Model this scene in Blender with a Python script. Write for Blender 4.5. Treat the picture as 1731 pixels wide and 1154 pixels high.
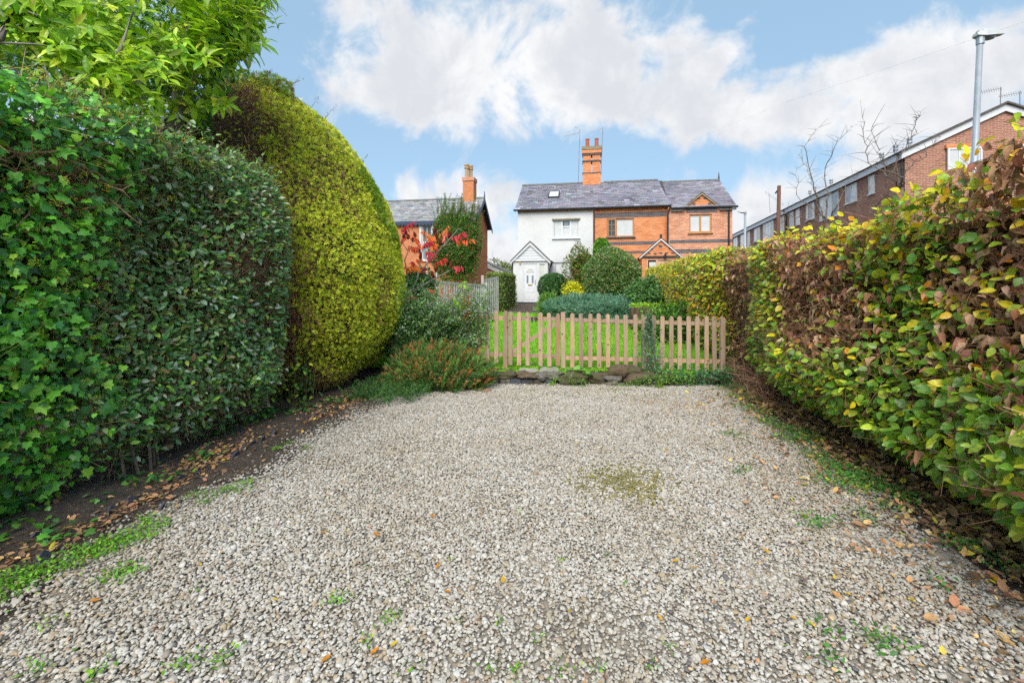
import bpy, math, random
import numpy as np
from mathutils import Matrix, Vector

# ------------------------------------------------------------------ camera, sky, sun, exposure
for o in list(bpy.data.objects):
    bpy.data.objects.remove(o)
sc = bpy.context.scene
col = sc.collection
R = math.radians
FPX, CX, HY, CAMZ, YAW = 770.0, 865.5, 490.0, 1.5, R(10.0)
cy_, sy_ = math.cos(YAW), math.sin(YAW)

cam_d = bpy.data.cameras.new('camera')
cam = bpy.data.objects.new('camera', cam_d)
col.objects.link(cam)
cam.location = (0, 0, CAMZ)
cam.rotation_euler = (R(90), 0, YAW)
cam_d.sensor_width = 36.0
cam_d.lens = FPX / 1731.0 * 36.0
cam_d.shift_y = -(577.0 - HY) / 1731.0
cam_d.clip_start = 0.05
cam_d.clip_end = 3000
sc.camera = cam

SUN_EL, SUN_AZ = R(44), R(184)          # azimuth clockwise from +Y: behind the camera, to its right
w = bpy.data.worlds.new('World')
sc.world = w
w.use_nodes = True
wn, wl = w.node_tree.nodes, w.node_tree.links
wn.clear()


def wmath(op, a, b=None, c=None):
    n = wn.new('ShaderNodeMath')
    n.operation = op
    for i, v in enumerate((a, b, c)):
        if v is None:
            continue
        if isinstance(v, (int, float)):
            n.inputs[i].default_value = v
        else:
            wl.new(v, n.inputs[i])
    return n.outputs[0]


sky = wn.new('ShaderNodeTexSky')
sky.sky_type = 'NISHITA'
sky.sun_disc = False
sky.sun_elevation = SUN_EL
sky.sun_rotation = SUN_AZ
sky.air_density = 1.0
sky.dust_density = 1.2
sky.ozone_density = 1.5
geo = wn.new('ShaderNodeTexCoord')
sep = wn.new('ShaderNodeSeparateXYZ')
wl.new(geo.outputs['Generated'], sep.inputs[0])
az = wmath('ARCTAN2', sep.outputs[0], sep.outputs[1])
el = wmath('ARCSINE', sep.outputs[2])
# flattened cloud-deck coordinates
zz = wmath('ADD', wmath('MAXIMUM', sep.outputs[2], 0.0), 0.22)
comb = wn.new('ShaderNodeCombineXYZ')
wl.new(wmath('DIVIDE', sep.outputs[0], zz), comb.inputs[0])
wl.new(wmath('DIVIDE', sep.outputs[1], zz), comb.inputs[1])


def wnoise(scale, detail, rough, off, vec=None, dist=0.0):
    m = wn.new('ShaderNodeMapping')
    m.inputs['Location'].default_value = off
    wl.new(vec or comb.outputs[0], m.inputs[0])
    n = wn.new('ShaderNodeTexNoise')
    n.inputs['Scale'].default_value = scale
    n.inputs['Detail'].default_value = detail
    n.inputs['Roughness'].default_value = rough
    n.inputs['Distortion'].default_value = dist
    wl.new(m.outputs[0], n.inputs['Vector'])
    return n.outputs['Fac']


big = wnoise(0.9, 3, 0.5, (1.3, 4.2, 0))
fine = wnoise(7.0, 10, 0.60, (0, 0, 0), geo.outputs['Generated'], 0.35)


def sky_dir(px, py):
    a = (px - CX) / FPX
    b = (HY - py) / FPX
    return math.atan(a) - YAW, math.atan2(b, math.hypot(1, a))


def blob(px, py, sx, sy, amp):
    a0, e0 = sky_dir(px, py)
    s1, s2 = sx / FPX, sy / FPX
    da = wmath('DIVIDE', wmath('SUBTRACT', az, a0), s1)
    de = wmath('DIVIDE', wmath('SUBTRACT', el, e0), s2)
    r2 = wmath('ADD', wmath('MULTIPLY', da, da), wmath('MULTIPLY', de, de))
    return wmath('MULTIPLY', wmath('EXPONENT', wmath('MULTIPLY', r2, -1.0)), amp)


cover = wmath('MULTIPLY', wmath('SUBTRACT', big, 0.5), 0.9)
for (px, py, sx, sy, amp) in [
        (760, 60, 240, 100, 0.42), (1050, 60, 220, 90, 0.36), (1080, 175, 420, 70, 0.36), (640, 160, 120, 45, 0.26), (1250, 170, 230, 75, 0.28),
        (1560, 120, 170, 85, 0.36), (1640, 240, 220, 70, 0.26), (780, 340, 125, 75, 0.42), (690, 330, 80, 50, 0.25), (1230, 345, 110, 62, 0.36),
        (860, 450, 300, 36, 0.3), (1300, 400, 160, 50, 0.25), (560, 10, 60, 30, 0.18), (1480, 60, 70, 34, 0.15),
        (440, 90, 110, 110, -0.28), (560, 140, 80, 40, 0.16), (600, 60, 90, 50, 0.12), (620, 250, 130, 34, -0.34), (960, 272, 210, 40, -0.42), (1290, 268, 170, 34, -0.36), (1480, 15, 130, 42, -0.40),
        (1640, 8, 110, 26, -0.40), (1330, 66, 60, 50, -0.30), (1290, 8, 70, 30, -0.2), (930, 390, 60, 60, -0.1), (560, 330, 120, 60, -0.2)]:
    cover = wmath('ADD', cover, blob(px, py, sx, sy, amp))
dens = wmath('ADD', wmath('ADD', cover, wmath('MULTIPLY', wmath('SUBTRACT', fine, 0.5), 2.3)), -0.05)
mask = wn.new('ShaderNodeMapRange')
mask.interpolation_type = 'SMOOTHSTEP'
mask.inputs['From Min'].default_value = 0.0
mask.inputs['From Max'].default_value = 0.46
wl.new(dens, mask.inputs['Value'])
# thick parts of the deck are greyer underneath
grey = wnoise(4.6, 8, 0.6, (3.1, 1.7, 5), geo.outputs['Generated'], 0.3)
gm = wn.new('ShaderNodeMapRange')
gm.interpolation_type = 'SMOOTHSTEP'
gm.inputs['From Min'].default_value = 0.40
gm.inputs['From Max'].default_value = 0.64
wl.new(wmath('ADD', wmath('ADD', wmath('MULTIPLY', grey, 0.55), wmath('MULTIPLY', wnoise(11.0, 8, 0.6, (7, 2, 1), geo.outputs['Generated'], 0.4), 0.45)), wmath('MULTIPLY', wmath('SUBTRACT', dens, 0.25), 0.12)), gm.inputs['Value'])
cc = wn.new('ShaderNodeMix')
cc.data_type = 'RGBA'
cc.inputs['A'].default_value = (4.3, 4.32, 4.35, 1)
cc.inputs['B'].default_value = (3.25, 3.36, 3.58, 1)
wl.new(gm.outputs[0], cc.inputs['Factor'])
# pale haze of the blue towards the horizon is already in the sky; lift the blue to the photograph's soft tone
lift = wn.new('ShaderNodeMix')
lift.data_type = 'RGBA'
lift.inputs['Factor'].default_value = 0.72
lift.inputs['B'].default_value = (1.75, 2.7, 3.55, 1)
wl.new(sky.outputs[0], lift.inputs['A'])
mx = wn.new('ShaderNodeMix')
mx.data_type = 'RGBA'
wl.new(mask.outputs[0], mx.inputs['Factor'])
wl.new(lift.outputs['Result'], mx.inputs['A'])
wl.new(cc.outputs['Result'], mx.inputs['B'])
bg = wn.new('ShaderNodeBackground')
bg.inputs['Strength'].default_value = 0.115
wl.new(mx.outputs['Result'], bg.inputs['Color'])
wo = wn.new('ShaderNodeOutputWorld')
wl.new(bg.outputs[0], wo.inputs[0])

sun_d = bpy.data.lights.new('sun', 'SUN')
sun_d.energy = 2.4
sun_d.angle = R(45)
sun_d.color = (1.0, 0.95, 0.87)
sun = bpy.data.objects.new('sun', sun_d)
col.objects.link(sun)
sdir = Vector((math.sin(SUN_AZ) * math.cos(SUN_EL), math.cos(SUN_AZ) * math.cos(SUN_EL), math.sin(SUN_EL)))
sun.rotation_euler = sdir.to_track_quat('Z', 'Y').to_euler()
sun.location = (0, 0, 30)

vs = sc.view_settings
vs.view_transform = 'Standard'
vs.look = 'None'
vs.gamma = 1.0
vs.use_curve_mapping = False
vs.exposure = 1.0
sc.render.engine = 'CYCLES'
sc.cycles.max_bounces = 5
sc.cycles.use_adaptive_sampling = True
sc.cycles.adaptive_threshold = 0.02
sc.cycles.adaptive_min_samples = 20
sc.cycles.diffuse_bounces = 3
sc.cycles.glossy_bounces = 2
sc.cycles.transmission_bounces = 2
sc.cycles.transparent_max_bounces = 4
sc.cycles.use_denoising = False

rng = np.random.default_rng(59)
random.seed(59)


# ------------------------------------------------------------------ pixel-to-place measuring helpers
def ray(px, py):
    a = (px - CX) / FPX
    b = (HY - py) / FPX
    return np.array([a * cy_ - sy_, a * sy_ + cy_, b])


def at_d(px, py, d):
    return np.array([0, 0, CAMZ]) + ray(px, py) * d


def at_y(px, py, y):
    r = ray(px, py)
    return np.array([0, 0, CAMZ]) + r * (y / r[1])


def at_x(px, py, x):
    r = ray(px, py)
    return np.array([0, 0, CAMZ]) + r * (x / r[0])


def at_g(px, py, z=0.0):
    r = ray(px, py)
    return np.array([0, 0, CAMZ]) + r * ((z - CAMZ) / r[2])


def project(P):
    P = np.asarray(P, float)
    dep = -P[..., 0] * sy_ + P[..., 1] * cy_
    lat = P[..., 0] * cy_ + P[..., 1] * sy_
    dep_ = np.maximum(dep, 1e-3)
    return CX + lat / dep_ * FPX, HY - (P[..., 2] - CAMZ) / dep_ * FPX, dep


class Waves:
    """smooth pseudo-noise, about -1..1"""
    def __init__(self, seed, freq, n=9):
        g = np.random.default_rng(seed)
        self.k = g.normal(size=(n, 3)) * freq
        self.p = g.uniform(0, 6.28, n)
        self.a = g.uniform(.5, 1, n)
        self.a /= np.sqrt((self.a ** 2).sum() / 2) * 1.6

    def __call__(self, P):
        return (np.sin(np.asarray(P) @ self.k.T + self.p) * self.a).sum(-1)


# ------------------------------------------------------------------ objects
def tag(o, label=None, cat=None, group=None, kind=None):
    if label: o['label'] = label
    if cat: o['category'] = cat
    if group: o['group'] = group
    if kind: o['kind'] = kind
    return o


def link(o, parent=None, M=None):
    col.objects.link(o)
    if M is not None:
        o.matrix_basis = M
    if parent is not None:
        o.parent = parent
        if parent.type == 'EMPTY':
            o.matrix_parent_inverse = Matrix.Translation(-parent.location)
    return o


def thing(name, label, cat, loc, group=None):
    o = bpy.data.objects.new(name, None)
    o.empty_display_size = 0.2
    col.objects.link(o)
    o.location = [float(v) for v in loc]
    return tag(o, label, cat, group)


def mesh_obj(name, V, F, mats, parent=None, fmat=None, smooth=False, colors=None, kind=None):
    me = bpy.data.meshes.new(name)
    me.from_pydata([tuple(map(float, v)) for v in V], [], [tuple(f) for f in F])
    for m in (mats if isinstance(mats, (list, tuple)) else [mats]):
        me.materials.append(m)
    if fmat is not None:
        me.polygons.foreach_set('material_index', fmat)
    if smooth:
        me.polygons.foreach_set('use_smooth', [True] * len(me.polygons))
    if colors is not None:
        a = me.color_attributes.new('Col', 'FLOAT_COLOR', 'POINT')
        c = np.ones((len(V), 4), np.float32)
        c[:, :3] = colors
        a.data.foreach_set('color', c.ravel())
    me.update()
    o = bpy.data.objects.new(name, me)
    link(o, parent)
    if kind: o['kind'] = kind
    return o


class MB:
    def __init__(self):
        self.V, self.F, self.M, self.C = [], [], [], []
        self.mi = 0
        self.c = (1, 1, 1)

    def add(self, vs, fs):
        n = len(self.V)
        self.V += [tuple(map(float, v)) for v in vs]
        self.C += [self.c] * len(vs)
        self.F += [tuple(i + n for i in f) for f in fs]
        self.M += [self.mi] * len(fs)
        return self

    def box(self, x0, x1, y0, y1, z0, z1):
        v = [(x, y, z) for x in (x0, x1) for y in (y0, y1) for z in (z0, z1)]
        f = [(0, 1, 3, 2), (4, 6, 7, 5), (0, 4, 5, 1), (2, 3, 7, 6), (0, 2, 6, 4), (1, 5, 7, 3)]
        return self.add(v, f)

    def obox(self, p, q, wdt, hgt, up=(0, 0, 1)):
        p, q = np.array(p, float), np.array(q, float)
        t = q - p
        t /= np.linalg.norm(t)
        s = np.cross(t, up)
        if np.linalg.norm(s) < 1e-4: s = np.cross(t, (1, 0, 0))
        s /= np.linalg.norm(s)
        u = np.cross(s, t)
        s, u = s * wdt / 2, u * hgt / 2
        v = [p - s - u, p + s - u, p + s + u, p - s + u, q - s - u, q + s - u, q + s + u, q - s + u]
        f = [(0, 1, 2, 3), (7, 6, 5, 4), (0, 4, 5, 1), (1, 5, 6, 2), (2, 6, 7, 3), (3, 7, 4, 0)]
        return self.add(v, f)

    def quad(self, *p):
        return self.add(p, [tuple(range(len(p)))])

    def prism(self, poly, y0, y1):
        """poly of (x,z), extruded along y"""
        n = len(poly)
        v = [(x, y0, z) for x, z in poly] + [(x, y1, z) for x, z in poly]
        f = [tuple(range(n)), tuple(range(2 * n - 1, n - 1, -1))]
        f += [(i, i + n, (i + 1) % n + n, (i + 1) % n) for i in range(n)]
        return self.add(v, f)

    def tube(self, pts, rad, n=6, cap=True):
        pts = [np.array(p, float) for p in pts]
        if isinstance(rad, (int, float)): rad = [rad] * len(pts)
        vs, fs = [], []
        ref = np.array((0.31, 0.17, 0.93))
        for i, p in enumerate(pts):
            t = pts[min(i + 1, len(pts) - 1)] - pts[max(i - 1, 0)]
            t = t / (np.linalg.norm(t) + 1e-9)
            if abs(t @ ref) > .97: ref = np.array((0.9, .3, .1))
            s = np.cross(t, ref)
            s /= np.linalg.norm(s)
            u = np.cross(t, s)
            for k in range(n):
                an = 2 * math.pi * k / n
                vs.append(p + (s * math.cos(an) + u * math.sin(an)) * rad[i])
        for i in range(len(pts) - 1):
            for k in range(n):
                a, b = i * n + k, i * n + (k + 1) % n
                fs.append((a, b, b + n, a + n))
        if cap:
            fs.append(tuple(range(n - 1, -1, -1)))
            fs.append(tuple(range((len(pts) - 1) * n, len(pts) * n)))
        return self.add(vs, fs)

    def lathe(self, prof, c, n=16):
        vs, fs = [], []
        for r, z in prof:
            for k in range(n):
                an = 2 * math.pi * k / n
                vs.append((c[0] + r * math.cos(an), c[1] + r * math.sin(an), c[2] + z))
        for i in range(len(prof) - 1):
            for k in range(n):
                a, b = i * n + k, i * n + (k + 1) % n
                fs.append((a, b, b + n, a + n))
        fs.append(tuple(range(n - 1, -1, -1)))
        fs.append(tuple(range((len(prof) - 1) * n, len(prof) * n)))
        return self.add(vs, fs)

    def wall(self, x0, x1, z0, z1, y, holes, depth=0.12):
        """front sheet facing -y with real openings and reveals"""
        xs = sorted({x0, x1, *[h[0] for h in holes], *[h[1] for h in holes]})
        zs = sorted({z0, z1, *[h[2] for h in holes], *[h[3] for h in holes]})
        for i in range(len(xs) - 1):
            for j in range(len(zs) - 1):
                cxm, czm = (xs[i] + xs[i + 1]) / 2, (zs[j] + zs[j + 1]) / 2
                if any(h[0] < cxm < h[1] and h[2] < czm < h[3] for h in holes):
                    continue
                self.quad((xs[i], y, zs[j]), (xs[i + 1], y, zs[j]), (xs[i + 1], y, zs[j + 1]), (xs[i], y, zs[j + 1]))
        for a, b, c, d in holes:
            Y = y + depth
            self.quad((a, y, c), (a, y, d), (a, Y, d), (a, Y, c))
            self.quad((b, y, d), (b, y, c), (b, Y, c), (b, Y, d))
            self.quad((a, y, d), (b, y, d), (b, Y, d), (a, Y, d))
            self.quad((b, y, c), (a, y, c), (a, Y, c), (b, Y, c))
        return self

    def build(self, name, mats, parent=None, smooth=False, kind=None, colors=False):
        return mesh_obj(name, self.V, self.F, mats, parent, self.M, smooth, np.array(self.C) if colors else None, kind)


# ------------------------------------------------------------------ materials
def new_mat(name):
    m = bpy.data.materials.new(name)
    m.use_nodes = True
    nt = m.node_tree
    return m, nt.nodes, nt.links, nt.nodes['Principled BSDF']


def mnoise(n, l, scale, detail=4, rough=.55, vec=None, stretch=None):
    t = n.new('ShaderNodeTexNoise')
    t.inputs['Scale'].default_value = scale
    t.inputs['Detail'].default_value = detail
    t.inputs['Roughness'].default_value = rough
    if vec is None:
        vec = n.new('ShaderNodeNewGeometry').outputs['Position']
    if stretch:
        mp = n.new('ShaderNodeMapping')
        mp.inputs['Scale'].default_value = stretch
        l.new(vec, mp.inputs[0])
        vec = mp.outputs[0]
    l.new(vec, t.inputs['Vector'])
    return t.outputs['Fac']


def mmix(n, l, fac, a, b, mode='MIX'):
    m = n.new('ShaderNodeMix')
    m.data_type = 'RGBA'
    m.blend_type = mode
    for s, v in (('Factor', fac), ('A', a), ('B', b)):
        if isinstance(v, (int, float)):
            m.inputs[s].default_value = v
        elif isinstance(v, tuple):
            m.inputs[s].default_value = (*v[:3], 1)
        else:
            l.new(v, m.inputs[s])
    return m.outputs['Result']


def mramp(n, l, fac, stops):
    r = n.new('ShaderNodeValToRGB')
    e = r.color_ramp.elements
    while len(e) < len(stops): e.new(0.5)
    for i, (p, c) in enumerate(stops):
        e[i].position = p
        e[i].color = (*c, 1) if len(c) == 3 else c
    l.new(fac, r.inputs[0])
    return r.outputs[0]


def mbump(n, l, bsdf, h, strength, dist=0.01):
    b = n.new('ShaderNodeBump')
    b.inputs['Strength'].default_value = strength
    b.inputs['Distance'].default_value = dist
    l.new(h, b.inputs['Height'])
    l.new(b.outputs[0], bsdf.inputs['Normal'])


def plain(name, c, rough=.6, var=.12, scale=6, spec=.3, bump=0, metal=0, stretch=None):
    m, n, l, b = new_mat(name)
    f = mnoise(n, l, scale, 5, stretch=stretch)
    c = np.array(c)
    l.new(mramp(n, l, f, [(.25, tuple(np.clip(c * (1 - var * 1.6), 0, 1))), (.5, tuple(c)), (.78, tuple(np.clip(c * (1 + var), 0, 1)))]), b.inputs['Base Color'])
    b.inputs['Roughness'].default_value = rough
    b.inputs['Specular IOR Level'].default_value = spec
    b.inputs['Metallic'].default_value = metal
    if bump:
        mbump(n, l, b, mnoise(n, l, scale * 6, 4, stretch=stretch), bump)
    return m


def brick_mat(name, c1, c2, mortar, dark=(.05, .045, .05), dark_amt=.0, bw=.225, rh=.075, ms=.009, streak=.25):
    m, n, l, b = new_mat(name)
    g = n.new('ShaderNodeNewGeometry').outputs['Position']
    s = n.new('ShaderNodeSeparateXYZ')
    l.new(g, s.inputs[0])
    ad = n.new('ShaderNodeMath')
    l.new(s.outputs[0], ad.inputs[0])
    l.new(s.outputs[1], ad.inputs[1])
    cb = n.new('ShaderNodeCombineXYZ')
    l.new(ad.outputs[0], cb.inputs[0])
    l.new(s.outputs[2], cb.inputs[1])
    t = n.new('ShaderNodeTexBrick')
    t.inputs['Scale'].default_value = 1
    t.inputs['Brick Width'].default_value = bw
    t.inputs['Row Height'].default_value = rh
    t.inputs['Mortar Size'].default_value = ms
    t.inputs['Mortar Smooth'].default_value = .3
    t.inputs['Bias'].default_value = 0.0
    t.inputs['Color1'].default_value = (*c1, 1)
    t.inputs['Color2'].default_value = (*c2, 1)
    t.inputs['Mortar'].default_value = (*mortar, 1)
    l.new(cb.outputs[0], t.inputs['Vector'])
    c = t.outputs['Color']
    nz = mnoise(n, l, 1.3, 5)
    c = mmix(n, l, mramp(n, l, nz, [(.35, (0, 0, 0)), (.75, (streak,) * 3)]), c, tuple(np.array(c1) * .55), 'MIX')
    nz2 = mnoise(n, l, 9, 3, stretch=(1, 1, 3))
    c = mmix(n, l, mramp(n, l, nz2, [(.55, (0, 0, 0)), (.72, (.38,) * 3)]), c, tuple(np.clip(np.array(c2) * 1.45 + .04, 0, 1)))
    if dark_amt:
        c = mmix(n, l, mramp(n, l, mnoise(n, l, 11, 2, stretch=(1, 1, 3)), [(.55, (0, 0, 0)), (.6, (dark_amt,) * 3)]), c, dark)
    l.new(c, b.inputs['Base Color'])
    b.inputs['Roughness'].default_value = .85
    b.inputs['Specular IOR Level'].default_value = .2
    mbump(n, l, b, t.outputs['Fac'], -.6, .008)
    return m


def leaf_mat(name, rough=.45, trans=.35, spec=.4, jitter=.16):
    m, n, l, b = new_mat(name)
    a = n.new('ShaderNodeAttribute')
    a.attribute_name = 'Col'
    f = mnoise(n, l, 60, 2)
    c = mmix(n, l, 1.0, a.outputs['Color'], mramp(n, l, f, [(.3, (1 - jitter,) * 3), (.7, (1 + jitter,) * 3)]), 'MULTIPLY')
    l.new(c, b.inputs['Base Color'])
    b.inputs['Roughness'].default_value = rough
    b.inputs['Specular IOR Level'].default_value = spec
    t = n.new('ShaderNodeBsdfTranslucent')
    l.new(mmix(n, l, 1.0, c, (1.0, 1.0, .55), 'MULTIPLY'), t.inputs['Color'])
    mxs = n.new('ShaderNodeMixShader')
    mxs.inputs[0].default_value = trans
    l.new(b.outputs[0], mxs.inputs[1])
    l.new(t.outputs[0], mxs.inputs[2])
    l.new(mxs.outputs[0], n['Material Output'].inputs[0])
    return m


def attr_mat(name, rough=.7, spec=.3, bump=0, bscale=40):
    m, n, l, b = new_mat(name)
    a = n.new('ShaderNodeAttribute')
    a.attribute_name = 'Col'
    f = mnoise(n, l, bscale * .4, 5)
    l.new(mmix(n, l, 1.0, a.outputs['Color'], mramp(n, l, f, [(.25, (.7,) * 3), (.75, (1.25,) * 3)]), 'MULTIPLY'), b.inputs['Base Color'])
    b.inputs['Roughness'].default_value = rough
    b.inputs['Specular IOR Level'].default_value = spec
    if bump: mbump(n, l, b, mnoise(n, l, bscale, 4), bump)
    return m


M = {}
M['leaf'] = leaf_mat('leaf', .5, .40, .35)
M['gloss_leaf'] = leaf_mat('glossy_leaf', .34, .30, .5)
M['matt_leaf'] = leaf_mat('matt_leaf', .75, .25, .2)
M['needle'] = leaf_mat('needle', .65, .18, .25)
M['twig'] = attr_mat('twig', .85, .2)
M['bark'] = plain('bark', (.17, .135, .105), .9, .35, 20, .2, .5)
M['grey_bark'] = plain('grey_bark', (.26, .235, .21), .9, .3, 25, .2, .4)
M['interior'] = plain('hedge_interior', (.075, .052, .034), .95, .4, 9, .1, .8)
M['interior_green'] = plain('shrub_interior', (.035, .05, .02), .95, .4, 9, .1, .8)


def wood_mat(name, c1, c2, knots=True, axis=(1, 1, .12)):
    m, n, l, b = new_mat(name)
    oi = n.new('ShaderNodeObjectInfo')
    g = n.new('ShaderNodeNewGeometry').outputs['Position']
    f = mnoise(n, l, 26, 5, .6, g, axis)
    c = mramp(n, l, f, [(.3, c1), (.7, c2)])
    c = mmix(n, l, 1.0, c, mramp(n, l, oi.outputs['Random'], [(0, (.66, .62, .60)), (.35, (.86, .83, .80)), (.7, (1, .97, .94)), (1, (1.14, 1.02, .86))]), 'MULTIPLY')
    if knots:
        v = n.new('ShaderNodeTexVoronoi')
        v.inputs['Scale'].default_value = 9.0
        l.new(g, v.inputs['Vector'])
        c = mmix(n, l, mramp(n, l, v.outputs['Distance'], [(.10, (.9,) * 3), (.20, (0, 0, 0))]), c, tuple(np.array(c1) * .3))
    # weather greying low and high follows grain blotches
    c = mmix(n, l, mramp(n, l, mnoise(n, l, 3.5, 3), [(.42, (0, 0, 0)), (.75, (.45,) * 3)]), c, (.30, .265, .235))
    l.new(c, b.inputs['Base Color'])
    b.inputs['Roughness'].default_value = .8
    b.inputs['Specular IOR Level'].default_value = .2
    mbump(n, l, b, f, .25, .004)
    return m


M['picket'] = wood_mat('picket_wood', (.36, .25, .165), (.52, .385, .275))
M['brown_post'] = wood_mat('brown_post_wood', (.27, .15, .075), (.40, .24, .13))
M['white_paint'] = plain('white_upvc', (.64, .65, .66), .35, .03, 3, .4)
M['render'] = plain('white_render', (.605, .61, .605), .9, .09, .9, .2, .02)
M['brick_orange'] = brick_mat('orange_brick', (.58, .165, .05), (.76, .28, .10), (.50, .34, .23))
M['brick_wing'] = brick_mat('mixed_orange_brick', (.54, .18, .085), (.74, .35, .20), (.54, .42, .33), dark_amt=.25)
M['brick_far'] = brick_mat('terrace_brick', (.31, .125, .08), (.45, .19, .12), (.50, .40, .32), dark_amt=.4)
M['brick_left'] = brick_mat('villa_brick', (.52, .17, .06), (.64, .25, .10), (.42, .24, .15))
M['brick_blue'] = brick_mat('blue_brick', (.055, .063, .08), (.115, .12, .145), (.30, .22, .17))
M['blue_header'] = plain('blue_header_brick', (.07, .08, .10), .7, .3, 12)
M['slate'] = attr_mat('slate', .55, .4, .3, 50)
M['deck'] = plain('roof_underlay', (.06, .06, .07), .9)
M['black_metal'] = plain('black_painted_metal', (.025, .028, .032), .45, .2, 8, .4)
M['blue_black'] = plain('blue_black_paint', (.035, .055, .10), .45, .2, 8, .4)
M['grey_metal'] = plain('galvanised_steel', (.36, .40, .44), .45, .10, 7, .5, 0, .35)
M['aerial'] = plain('aerial_metal', (.22, .22, .23), .5, .2, 10, .4, 0, .4)
M['oak_frame'] = plain('golden_oak_frame', (.46, .22, .085), .45, .15, 12, .4, 0, 0, (1, 1, .2))
M['oak_door'] = plain('pale_oak_door', (.58, .36, .22), .5, .1, 12, .4, 0, 0, (1, 1, .2))
M['terracotta'] = plain('terracotta', (.42, .12, .075), .8, .15, 8)
M['buff_pot'] = plain('buff_clay', (.46, .30, .15), .85, .2, 8)
M['lead'] = plain('lead_flashing', (.20, .23, .26), .6, .2, 6)
M['stonecap'] = plain('mossy_cap', (.28, .23, .15), .9, .3, 8)
M['cream'] = plain('cream_paint', (.78, .72, .52), .6, .06, 4)
M['brass'] = plain('brass', (.62, .42, .12), .35, .1, 10, .5, 0, .6)
M['ridge'] = plain('ridge_tile', (.15, .155, .15), .85, .3, 7, .2, .3)
M['trellis'] = plain('weathered_grey_timber', (.40, .385, .37), .9, .25, 16, .2, .3, 0, (1, 1, .2))
M['plinth'] = plain('dark_plinth', (.05, .055, .065), .8, .2, 6)
M['paving'] = plain('paving_stone', (.34, .32, .28), .9, .2, 5, .2, .3)
M['number'] = plain('dark_numeral', (.03, .025, .022), .5, .1, 8)


def glass_mat(name, c, rough=.04):
    m, n, l, b = new_mat(name)
    f = mnoise(n, l, 2.2, 3)
    l.new(mramp(n, l, f, [(.3, tuple(np.array(c) * .86)), (.7, c)]), b.inputs['Base Color'])
    b.inputs['Roughness'].default_value = rough
    b.inputs['Specular IOR Level'].default_value = .6
    b.inputs['Coat Weight'].default_value = .6
    b.inputs['Coat Roughness'].default_value = .03
    return m


M['pane_pale'] = glass_mat('pale_pane', (.60, .61, .60))  # pale panes: the near-white tone is put into the glass base colour
M['pane_dark'] = glass_mat('dark_pane', (.06, .075, .065))
M['pane_grey'] = glass_mat('grey_pane', (.20, .25, .28))
M['frosted'] = glass_mat('frosted_pane', (.62, .62, .56), .15)


# ------------------------------------------------------------------ leaf templates: x side, y along, z normal, length 1
def T_ovate(w=.55, fold=.14, curl=.2, pk=.38):
    h = w / 2
    def z(t): return -curl * t * t
    V = [(0, 0, 0),
         (-h * .92, pk * .75, z(pk * .75) + fold * h), (0, pk * .75, z(pk * .75)), (h * .92, pk * .75, z(pk * .75) + fold * h),
         (-h * .80, .68, z(.68) + fold * h), (0, .68, z(.68)), (h * .80, .68, z(.68) + fold * h),
         (0, 1, z(1))]
    F = [(0, 2, 1), (0, 3, 2), (1, 2, 5, 4), (2, 3, 6, 5), (4, 5, 7), (5, 6, 7)]
    return np.array(V), F, np.array([v[1] for v in V])


def T_fine(w=.6, fold=.16, curl=.2, wave=.03, tpos=(.12, .32, .58, .82), ws=(.62, 1.0, .86, .46)):
    h = w / 2
    V = [(0, 0, 0)]
    for i, (t, k) in enumerate(zip(tpos, ws)):
        z = -curl * t * t
        wv = wave * (-1) ** i
        V += [(-h * k, t + .03, z + fold * h * k + wv), (0, t, z), (h * k, t + .03, z + fold * h * k - wv)]
    V.append((0, 1, -curl))
    m = len(tpos)
    F = [(0, 2, 1), (0, 3, 2)]
    for i in range(m - 1):
        o = 1 + 3 * i
        F += [(o, o + 1, o + 4, o + 3), (o + 1, o + 2, o + 5, o + 4)]
    o = 1 + 3 * (m - 1)
    F += [(o, o + 1, o + 3), (o + 1, o + 2, o + 3)]
    return np.array(V), F, np.array([v[1] for v in V])


def T_diamond(w=.5, fold=.12):
    V = [(0, 0, 0), (-w / 2, .45, fold * w), (0, .45, 0), (w / 2, .45, fold * w), (0, 1, -.08)]
    F = [(0, 2, 1), (0, 3, 2), (1, 2, 4), (2, 3, 4)]
    return np.array(V), F, np.array([v[1] for v in V])


def T_ivy():
    p = [(0, .02), (-.24, -.13), (-.50, .10), (-.33, .36), (-.40, .60), (-.15, .66), (0, 1), (.15, .66), (.40, .60), (.33, .36), (.50, .10), (.24, -.13)]
    V = [(0, .34, .05)] + [(x, y, -.10 * (x * x * 3 + max(0, y - .4) ** 2 * 2)) for x, y in p]
    F = [(0, i + 1 if i + 1 <= 12 else 1, i) for i in range(1, 13)]
    F = [(0, (i % 12) + 1, i) for i in range(1, 13)]
    F = [f[::-1] for f in F]
    return np.array(V), F, np.array([v[1] for v in V])


def T_spray(n=5, spread=1.1, wd=.17):
    V, F, t = [], [], []
    for k in range(n):
        an = (k / (n - 1) - .5) * spread * 2
        ln = 1.0 - .35 * abs(k / (n - 1) - .5) * 2
        d = np.array([math.sin(an), math.cos(an), 0])
        s = np.array([math.cos(an), -math.sin(an), 0])
        o = np.array([0, .12 * k * 0, 0])
        zk = .12 * (-1) ** k
        b = len(V)
        V += [tuple(o), tuple(o + d * ln * .55 - s * wd / 2 + (0, 0, zk)), tuple(o + d * ln + (0, 0, zk * .4)), tuple(o + d * ln * .55 + s * wd / 2 + (0, 0, zk))]
        F += [(b, b + 3, b + 2, b + 1)]
        t += [0, .55, 1, .55]
    return np.array(V), F, np.array(t)


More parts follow.
